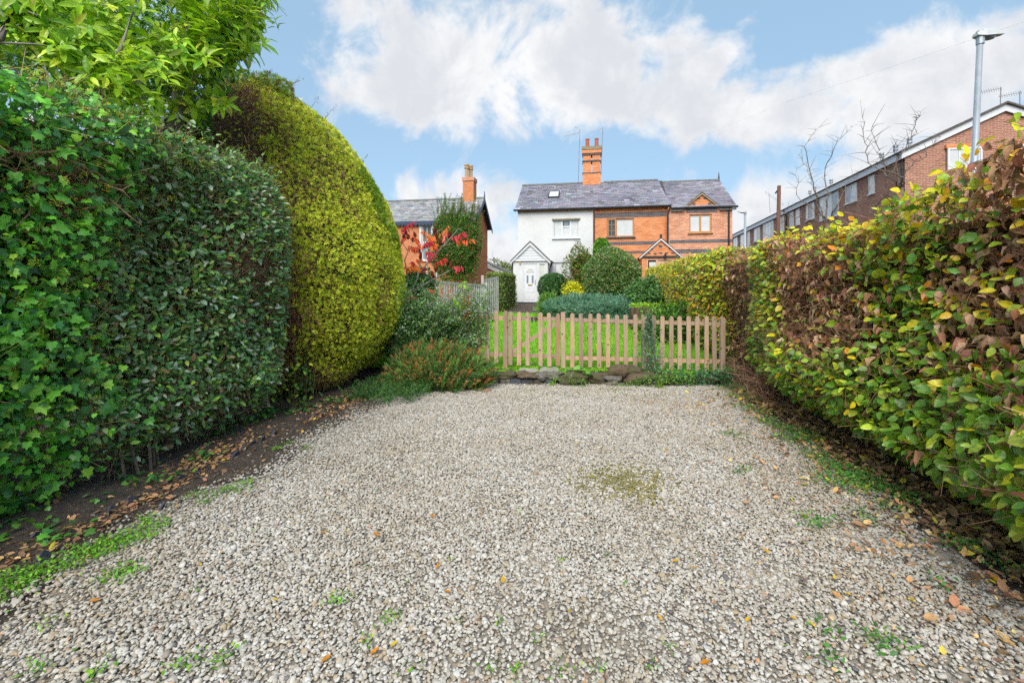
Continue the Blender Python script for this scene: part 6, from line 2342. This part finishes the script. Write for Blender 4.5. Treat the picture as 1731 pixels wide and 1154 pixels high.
# plants along the stone edging
def rosette(name, label, px, py, n, ln_, cols, d=None, wide=OV, up=.5, cat='plant'):
    b = at_g(px, py, .02) if d is None else at_d(px, py, d)
    t = thing(name, label, cat, b)
    for i in range(n):
        an = i * 2.4 + random.random()
        d_ = np.array([math.cos(an), math.sin(an), up + random.uniform(-.1, .5)])
        P1 = (np.array(b) + np.array([math.cos(an), math.sin(an), 0]) * .02)[None]
        single_leaves(t, M['leaf'], wide, P1, unit(d_)[None], (np.array([-math.cos(an) * .5, -math.sin(an) * .5, 1]))[None], np.array([ln_ * random.uniform(.7, 1.2)]), palette(1, cols, [1] * len(cols)))
    return t


rosette('broadleaf_plant', 'big-leaved green plant on the stone edging right of the gate', 972, 630, 11, .19, [(.10, .24, .07), (.15, .30, .06)], 7.35)
rosette('broadleaf_plant', 'smaller broad-leaved plant hanging over the stone edging', 996, 636, 8, .16, [(.09, .22, .05), (.13, .28, .05)], 7.28)
rosette('broadleaf_plant', 'leafy plant growing between the stones under the holly sapling', 1092, 640, 9, .14, [(.08, .20, .04)], 7.3)
bl = T_blade(.07, .5)
for lab, px, py, n, ln_, in (('grass tuft', 1116, 656, 26, .20), ('grass tuft', 932, 652, 22, .14)):
    b = at_g(px, py, 0)
    t = thing('grass_tuft', 'tuft of long grass blades at the foot of the stone edging, %s' % ('right of the holly' if px > 1000 else 'near the gate'), 'grass tuft', b)
    P = b + np.stack([rng.normal(0, .025, n), rng.normal(0, .02, n), rng.random(n) * .01], -1)
    cloud('blades', t, M['leaf'], bl, P, jit(n, .45) * (1, 1, .2) + (0, 0, 1), jit(n, 1), rng.uniform(.6, 1.2, n) * ln_, palette(n, [(.20, .34, .03), (.13, .26, .02)], [1, 1]))
# holly sapling in front of the fence
hs = thing('holly_sapling', 'blue-green holly sapling growing in front of the pickets', 'sapling', at_d(1096, 640, 7.4))
MB().tube([at_d(1097, 640, 7.4), at_d(1095, 600, 7.4), at_d(1098, 560, 7.42), at_d(1097, 532, 7.42)], [.014, .011, .007, .003], 6).build('stem', M['bark'], hs)
n = 1500
t = rng.random(n)
wd = np.interp(t, [0, .12, .3, .65, 1], [6, 7, 13, 26, 16])
P = np.array([at_d(1097 + rng.normal(0, .5) * w_ + (t_ > .6) * 4, 534 + 100 * t_ + rng.normal(0, 3), 7.42 + rng.normal(0, .6) * w_ / FPX * 7) for t_, w_ in zip(t, wd)])
cloud('foliage', hs, M['gloss_leaf'], T_ovate(.55, .3, .15), P, jit(n, .7) + (0, -.2, .3), jit(n, .5) + (0, -.4, .8), rng.uniform(.022, .042, n), palette(n, [(.035, .10, .05), (.06, .14, .08), (.14, .21, .16), (.10, .18, .03)], [4, 3, 1.2, .8]))
# ivy ground cover at the right end of the edging
n = 1500
px_ = rng.uniform(1105, 1240, n)
P = np.array([at_d(a, 640 + random.gauss(0, 9) - max(0, (a - 1180)) * .05, 7.32 + random.gauss(0, .12)) for a in px_])
o = cloud('trailing_periwinkle', None, M['gloss_leaf'], OV, P, jit(n, .7) + (0, -.4, -.1), jit(n, .4) + (0, -.3, .9), rng.uniform(.035, .065, n), palette(n, [(.03, .10, .035), (.055, .15, .05), (.10, .18, .10)], [3, 2, .7]))
tag(o, 'dark trailing ground cover spilling over the stones below the right pickets', 'ground cover', kind='stuff')
n = 2600
px_ = np.concatenate([rng.normal(1075, 42, n // 2), rng.uniform(925, 1235, n - n // 2)])
P = np.array([at_d(a, random.gauss(641, 8) + abs(a - 1075) * .012, 7.06 + random.gauss(0, .06)) for a in px_])
P[:, 2] = np.maximum(P[:, 2], .01)
wvv = Waves(88, 5)(P)
P = P[wvv > -.15]
n = len(P)
o = cloud('edging_greenery', None, M['leaf'], OV, P, jit(n, .7) + (0, -.4, .3), jit(n, .5) + (0, -.3, .8), rng.uniform(.016, .045, n), palette(n, [(.06, .15, .03), (.10, .22, .03), (.15, .26, .04), (.13, .12, .04)], [3, 3, 1.5, 1]))
tag(o, 'straggly small green weeds growing over the front of the stone edging', 'weeds', kind='stuff')
# yellow-flowered perennial behind the fence
n = 160
P = np.array([at_d(random.gauss(1008, 14), random.uniform(545, 612), 8.2) for _ in range(n)])
o = thing('perennial', 'spindly plant with a few yellow leaves and flowers behind the middle pickets', 'plant', at_d(1008, 612, 8.2))
cloud('foliage', o, M['leaf'], OV, P, jit(n, .8), jit(n, .6) + (0, -.4, .6), rng.uniform(.02, .06, n), palette(n, [(.60, .40, .02), (.13, .2, .03), (.10, .06, .03)], [1.2, 2, 1]))
cloud('stems', o, M['twig'], STICK, P[:30] * (1, 1, 0) + np.array([0, 0, .17]), jit(30, .15) + (0, 0, 1), jit(30, 1), rng.uniform(.2, .6, 30), (.12, .10, .04), width=.003)

# ------------------------------------------------------------------ bare pruned trees behind the right hedge
def bare_tree(label, bx, by, d, limbs_, seed):
    b = at_d(bx, by, d)
    t = thing('bare_tree', label, 'tree', (b[0], b[1], .0))
    MB().tube([(b[0], b[1], 0), (b[0] + .03, b[1], b[2] * .5), b], [.09, .07, .04], 8).build('trunk', M['bark'], t, smooth=True)
    g = random.Random(seed)
    tw = MB()
    for pl, r0 in limbs_:
        pts = [b] + [at_d(x, y, d + g.gauss(0, .15)) for x, y in pl]
        # wobble
        fine_ = []
        for i in range(len(pts) - 1):
            for k in range(4):
                q = pts[i] + (pts[i + 1] - pts[i]) * k / 4
                fine_.append(q + (np.array([g.gauss(0, .02), g.gauss(0, .02), g.gauss(0, .02)]) if (i or k) else 0))
        fine_.append(pts[-1])
        MB().tube(fine_, list(np.linspace(r0 * .42, .002, len(fine_))), 6).build('limb', M['bark'], t)
        for q in fine_[2:]:
            for _ in range(2):
                e = q + np.array([g.gauss(0, .12), g.gauss(0, .12), abs(g.gauss(.05, .1))])
                tw.tube([q, (q + e) / 2 + np.array([0, 0, .01]), e], [.0035, .0025, .0012], 4, False)
    tw.build('twigs', M['bark'], t, kind='stuff')


bare_tree('knobbly bare pruned tree behind the hedge, before the white terrace windows', 1398, 378, 9.0,
          [([(1380, 345), (1372, 300), (1362, 245), (1385, 215)], .04), ([(1400, 330), (1395, 285), (1415, 240), (1440, 215)], .035), ([(1415, 345), (1430, 310), (1460, 290)], .03),
           ([(1375, 360), (1350, 330), (1347, 285)], .03), ([(1360, 372), (1330, 365), (1318, 385)], .03), ([(1388, 350), (1378, 320), (1366, 290), (1350, 262)], .02), ([(1410, 360), (1450, 340), (1470, 320)], .02)], 4)
bare_tree('bare tree with upswept branches behind the hedge near the terrace corner', 1522, 318, 7.2,
          [([(1524, 300), (1500, 288), (1480, 250), (1474, 215)], .035), ([(1530, 297), (1545, 280), (1560, 262), (1590, 232)], .03), ([(1500, 330), (1480, 345), (1470, 360)], .02),
           ([(1500, 295), (1466, 276), (1462, 240), (1458, 200)], .022), ([(1510, 280), (1535, 240), (1548, 205), (1556, 190)], .025), ([(1490, 270), (1520, 245), (1550, 225)], .014)], 5)
# distant twiggy trees by the villa
bare_tree('leafless thin tree beyond the villa gable', 838, 470, 34.0, [([(826, 440), (820, 412)], .05), ([(835, 440), (832, 425)], .04), ([(842, 446), (846, 436)], .04), ([(850, 455), (856, 440)], .04)], 6)
c, rx, rz = centre(828, 872, 438, 475, 45.0)
blob_shrub('far_tree', 'hazy far tree in the gap left of the white porch', 'tree', c, (rx, 1.5, rz), 900, DIA, M['leaf'], .15, .35, [(.12, .17, .06), (.2, .2, .08)], [1, 1], .5, seed=15, bump=.3, corer=.5)

# ------------------------------------------------------------------ borders: litter, slate edging, weeds
def litter(name, label, n, fx_, cols, wts, smin, smax, cat='leaf litter', tpl=None, z=.006):
    P = fx_(n)
    n = len(P)
    P[:, 2] += rng.random(n) * .015 + z
    o = cloud(name, None, M['matt_leaf'], tpl or T_ovate(.6, .3, -.25), P, jit(n, 1) * (1, 1, .22), jit(n, .35) + (0, 0, 1), rng.uniform(smin, smax, n), palette(n, cols, wts, .3))
    tag(o, label, cat, kind='stuff')


def left_strip(n):
    y = rng.uniform(.9, 7.0, n)
    x = -3.12 - .10 * np.sin(y * 2) - np.abs(rng.normal(0, .30, n)) + np.where(rng.random(n) < .12, rng.random(n) * .4, 0)
    return np.stack([x, y, x * 0], -1)


def right_strip(n):
    y = rng.uniform(1.0, 7.3, n)
    x = 2.55 - np.abs(rng.normal(0, .30, n)) * np.where(rng.random(n) < .75, 1, 1.9)
    return np.stack([x, y, x * 0], -1)


DL = [(.42, .24, .11), (.30, .17, .09), (.50, .31, .14), (.17, .10, .06), (.66, .38, .05)]
litter('leaf_litter', 'brown and orange fallen leaves on the soil under the left hedge', 3000, left_strip, DL, [3, 4, 1.2, 3, .35], .022, .055)
litter('leaf_litter', 'brown fallen leaves drifted under the right hornbeam hedge', 5200, right_strip, DL, [2, 4, 1.5, 2, .5], .025, .07)
litter('leaf_crumbs', 'scattered dead leaf crumbs among the gravel stones', 2200, lambda n: np.stack([2.1 - np.abs(rng.normal(0, .75, n)), rng.uniform(1.2, 6.8, n), np.zeros(n) + .012], -1), DL[:4], [2, 3, 1, 2], .008, .026)
litter('leaf_crumbs', 'few brown crumbs across the middle and left of the gravel', 700, lambda n: np.stack([rng.uniform(-2.6, 2.0, n), rng.uniform(1.2, 7.0, n), np.zeros(n) + .014], -1), DL[:4] + [(.10, .17, .03)], [2, 3, 1, 2, 2], .008, .022)
# soil sheets under the hedges (slightly mounded)
for nm, x0, x1 in (('left_border_soil', -5.2, -2.62), ('right_border_soil', 2.0, 3.2)):
    sheet(nm, np.linspace(x0, x1, 16), np.linspace(-.5, 7.6 if x0 > 0 else 8.2, 50), lambda X, Y: -.012 + .016 * np.sin(X * 5) * np.sin(Y * 3.1) + .03 * np.clip((np.abs(X) - 2.75) / .6, 0, 1), M['soil'])

n = 7000
P = np.concatenate([np.stack([rng.uniform(-3.9, -2.7, n), rng.uniform(.9, 7.0, n), rng.uniform(.0, .014, n)], -1), np.stack([rng.uniform(2.0, 2.9, n // 2), rng.uniform(1.2, 8.3, n // 2), rng.uniform(.0, .02, n // 2)], -1)])
n = len(P)
o = cloud('soil_crumbs', None, M['twig'], OCT, P, jit(n, 1), jit(n, 1), rng.lognormal(math.log(.010), .5, n).clip(.004, .035), palette(n, [(.06, .045, .035), (.10, .075, .055), (.16, .125, .10), (.28, .25, .2)], [3, 3, 2, .5]))
tag(o, 'dark crumbs of earth and grit on the soil borders beside the gravel', 'soil', kind='stuff')
# bare fallen twigs and leaves at the foot of the hedge by the fence end
n = 1500
P = np.stack([rng.uniform(2.15, 2.75, n), rng.uniform(6.4, 8.6, n), rng.random(n) ** 2 * .35], -1)
T = jit(n, 1) * (.5, 1, .5) + (-.2, 0, .1)
cloud('low_twigs', rh, M['twig'], STICK, P, T, jit(n, 1), rng.uniform(.12, .34, n), palette(n, [(.24, .13, .08), (.34, .21, .13), (.13, .08, .05)], [3, 2, 2], .25), width=rng.uniform(.002, .004, n))

fl_me = []
for k, c_ in enumerate([(.62, .36, .02), (.55, .22, .02), (.66, .46, .04), (.24, .11, .06)]):
    tv, tf_, _ = T_ovate(.5, .3, -.2)
    me = bpy.data.meshes.new('fallen_leaf')
    me.from_pydata([tuple(v) for v in tv], [], tf_)
    me.materials.append(M['matt_leaf'])
    a = me.color_attributes.new('Col', 'FLOAT_COLOR', 'POINT')
    a.data.foreach_set('color', np.tile(np.array([*c_, 1], np.float32), len(tv)))
    fl_me.append(me)
spots = [(1135, 948), (1212, 938), (1250, 912), (738, 872), (545, 900), (588, 893), (640, 905), (762, 1000), (712, 998), (1200, 1115), (1120, 1048), (660, 1092), (625, 1105), (560, 1105), (1260, 1050), (1180, 960),
         (1410, 978), (1440, 1005), (1605, 960), (1690, 985), (1300, 935), (1335, 1040), (1450, 800), (735, 960), (460, 1010), (150, 1015), (960, 1030), (850, 985), (905, 800), (1500, 920), (1380, 1060), (690, 820), (980, 750), (1130, 760), (830, 905), (340, 955)]
for i, (px, py) in enumerate(spots):
    o = bpy.data.objects.new('fallen_leaf', fl_me[random.choice((0, 0, 1, 2))])
    p_ = at_g(px, py, .024)
    s_ = random.uniform(.028, .05) * (1.7 if px > 1650 else 1)
    link(o, None, Matrix.Translation(Vector(p_)) @ Matrix.Rotation(random.uniform(0, 6.28), 4, 'Z') @ Matrix.Rotation(random.gauss(0, .25), 4, 'X') @ Matrix.Diagonal((s_, s_, s_, 1)))
    tag(o, 'small yellow or orange fallen leaf lying loose on the gravel', 'fallen leaf', 'fallen leaves on the gravel')

M['slate_bit'] = plain('edging_slate', (.055, .06, .08), .6, .25, 14, .4, .4)
for i, (px, py, s_) in enumerate([(75, 940, .09), (60, 905, .08), (275, 893 - 40, .07), (222, 846, .09), (186, 864, .09), (305, 808, .07), (335, 798, .06), (398, 768, .10), (411, 757, .11), (428, 748, .08), (444, 742, .10), (463, 733, .11), (482, 727, .07), (494, 720, .06), (504, 712, .07), (521, 707, .08), (532, 702, .08), (545, 698, .07), (556, 694, .07), (570, 690, .06)]):
    g_ = random.Random(500 + i)
    o = bpy.data.objects.new('edging_slate', shared(MB().prism([(-.5, -.5), (.5, -.5), (.5 - g_.random() * .3, .1 + g_.random() * .2), (g_.uniform(-.2, .25), .5), (-.5 + g_.random() * .25, g_.uniform(0, .25))], -.5, .5), 'edging_slate', M['slate_bit']))
    p_ = at_g(px, py, .02)
    link(o, None, Matrix.Translation(Vector(p_)) @ Matrix.Rotation(random.uniform(1.2, 2.0), 4, 'Z') @ Matrix.Rotation(random.uniform(-.5, .5), 4, 'X') @ Matrix.Diagonal((s_, s_ * .2, s_ * .75, 1)))
    tag(o, 'dark blue slate shard set in the soil along the left border', 'slate', 'slate shards edging the left border')


def weeds(name, label, P, cols, wts, smin, smax, tpl=OV, up=.35, cat='weeds', mat='leaf'):
    n = len(P)
    o = cloud(name, None, M[mat], tpl, P, jit(n, .7) * (1, 1, .4) + (0, 0, up), jit(n, .35) + (0, 0, 1), rng.uniform(smin, smax, n), palette(n, cols, wts, .25))
    return tag(o, label, cat, kind='stuff')


WG = [(.09, .23, .02), (.14, .31, .025), (.06, .16, .03), (.20, .34, .03)]
# left edge: creeping weeds between soil and gravel, thicker near the camera
def clump_field(spots_, n_each, spread, zmax=.04):
    out = []
    for (px, py, k) in spots_:
        c_ = at_g(px, py, 0)
        n = int(n_each * k)
        out.append(np.stack([c_[0] + rng.normal(0, spread * k ** .4, n), c_[1] + rng.normal(0, spread * k ** .4, n), rng.random(n) * zmax + .008], -1))
    return np.concatenate(out)


lsp = [(20, 985, 2), (60, 975, 2.4), (110, 955, 2.2), (150, 938, 2.4), (185, 925, 2.2), (210, 915, 2), (240, 905, 1.6), (265, 892, 1), (0, 1010, 2), (190, 980, 1), (215, 972, .8), (330, 840, .7), (370, 838, .6), (395, 830, .9), (415, 820, .8), (250, 880, .6), (470, 760, .5), (490, 752, .4), (350, 850, .4), (520, 760, .4), (80, 1060, .25), (170, 1140, .3), (310, 1130, .35), (360, 1130, .3), (60, 1140, .3), (390, 1110, .2)]
weeds('creeping_weeds', 'bright green creeping weeds where the left soil border meets the gravel', clump_field(lsp, 110, .05, .03), WG, [3, 3, 1.5, 1], .009, .024)
rsp = [(1235, 648, 2), (1250, 655, 2), (1262, 662, 2), (1275, 676, 2), (1228, 642, 1.5), (1260, 690, 2), (1285, 700, 2), (1300, 715, 2.2), (1320, 725, 2.2), (1345, 735, 2.4), (1360, 750, 2.2), (1375, 742, 1.5), (1330, 745, 1.5), (1385, 775, 2), (1405, 790, 2), (1420, 805, 2.2), (1440, 800, 1.6), (1450, 820, 2.2), (1470, 815, 1.6), (1490, 830, 1.6), (1515, 838, 1.2), (1530, 845, 1), (1395, 815, 1), (1430, 830, 1), (1390, 885, .6), (1370, 890, .5), (1240, 738, .8), (1240, 672, 1.5), (1225, 660, 1.2), (1255, 800, .5), (1500, 862, .8), (1460, 880, .6), (1620, 925, .8), (1640, 930, .6), (1700, 965, .7), (1500, 1100, .4), (1490, 1095, .3), (1400, 1075, .25), (1590, 995, .25), (1410, 1125, .15)]
weeds('ground_ivy', 'low green ground cover creeping from the right hedge onto the gravel', clump_field(rsp, 110, .07, .05), [(.06, .18, .03), (.09, .24, .035), (.05, .14, .035), (.15, .29, .04)], [3, 3, 2, 1], .011, .030)
msp = [(575, 1018, 1.4), (560, 1022, 1), (655, 1050, .8), (665, 1045, .6), (620, 1090, .7), (760, 950, .25), (685, 985, .3), (845, 1060, .5), (905, 1085, .5), (870, 1140, .9), (950, 1140, .9), (1010, 1140, .7), (830, 1130, .5), (780, 1050, .3), (950, 950, .2), (1060, 990, .3), (1030, 945, .2), (640, 830, .2), (1000, 900, .2), (880, 870, .2), (430, 900, .2), (620, 960, .3), (330, 1000, .3), (700, 1140, .5), (1130, 1100, .4), (1260, 750, .4), (740, 790, .2), (1230, 735, .5), (600, 880, .2), (1100, 1130, .5)]
weeds('gravel_weeds', 'tiny green weeds sprouting through the gravel', clump_field(msp, 34, .026, .025), WG, [3, 3, 1, 1], .007, .018)
# mossy, weedy fringe in front of the edging
n = 2400
px_ = rng.uniform(850, 1250, n)
P = np.array([at_g(a, 656 + abs(random.gauss(0, 9)), .01) for a in px_])
weeds('moss_fringe', 'thin moss and seedlings on the gravel below the stone edging', P, [(.12, .16, .02), (.17, .22, .03), (.09, .12, .03), (.24, .14, .05)], [3, 2, 2, 1], .01, .026, up=.1, cat='moss')
# young ivy and seedlings in the left border
isp = [(345, 775, 1), (120, 790, 1), (232, 815, 1.2), (270, 817, .8), (330, 745, 1), (400, 720, 1.6), (430, 712, 1.6), (460, 700, 1.4), (520, 690, 1), (560, 680, 1.2), (100, 905, .8), (115, 915, .8), (165, 850, .6), (380, 735, 1), (500, 700, 1), (10, 900, 2), (0, 870, 2)]
weeds('ivy_seedlings', 'ivy seedlings creeping over the leaf litter in the left border', clump_field(isp, 22, .08, .06), [(.04, .14, .03), (.07, .20, .03), (.10, .24, .03)], [3, 2, 1], .03, .06, IVY, .2, 'ivy seedlings', 'gloss_leaf')
n = 60
P = np.array([at_d(random.gauss(490, 18), random.gauss(655, 26), 5.6) for _ in range(n)])
o = thing('bramble', 'yellowing bramble sprig between the evergreen hedge and golden conifer', 'bramble', at_g(490, 690))
cloud('foliage', o, M['leaf'], OV, P, jit(n, .7), jit(n, .5) + (.2, -.5, .6), rng.uniform(.05, .09, n), palette(n, [(.16, .26, .02), (.30, .34, .03), (.08, .18, .02)], [2, 1, 2]))
cloud('stems', o, M['twig'], STICK, P * (1, 1, 0), jit(n, .1) + (0, 0, 1), jit(n, 1), P[:, 2], (.16, .12, .05), width=.002)
n = 220
P = np.array([at_d(random.gauss(505, 14), random.uniform(590, 670), 6.1) for _ in range(n)])
o = thing('young_laurel', 'dark laurel seedling in the gap under the golden conifer', 'plant', at_g(505, 682))
cloud('foliage', o, M['gloss_leaf'], LAUR, P, jit(n, .6) + (.3, -.3, -.4), jit(n, .4) + (.3, -.5, .6), rng.uniform(.06, .11, n), palette(n, [(.03, .09, .015), (.06, .15, .02)], [2, 1]))
# loose sticks on the gravel
n = 60
P = np.array([at_g(random.uniform(100, 1650), random.uniform(760, 1140), .018) for _ in range(n)])
o = cloud('fallen_twigs', None, M['twig'], STICK, P, jit(n, 1) * (1, 1, .05), jit(n, 1), rng.uniform(.04, .12, n), palette(n, [(.14, .08, .05), (.08, .05, .045)], [1, 1]), width=rng.uniform(.0015, .003, n))
tag(o, 'short dark twigs dropped here and there on the gravel', 'twigs', kind='stuff')
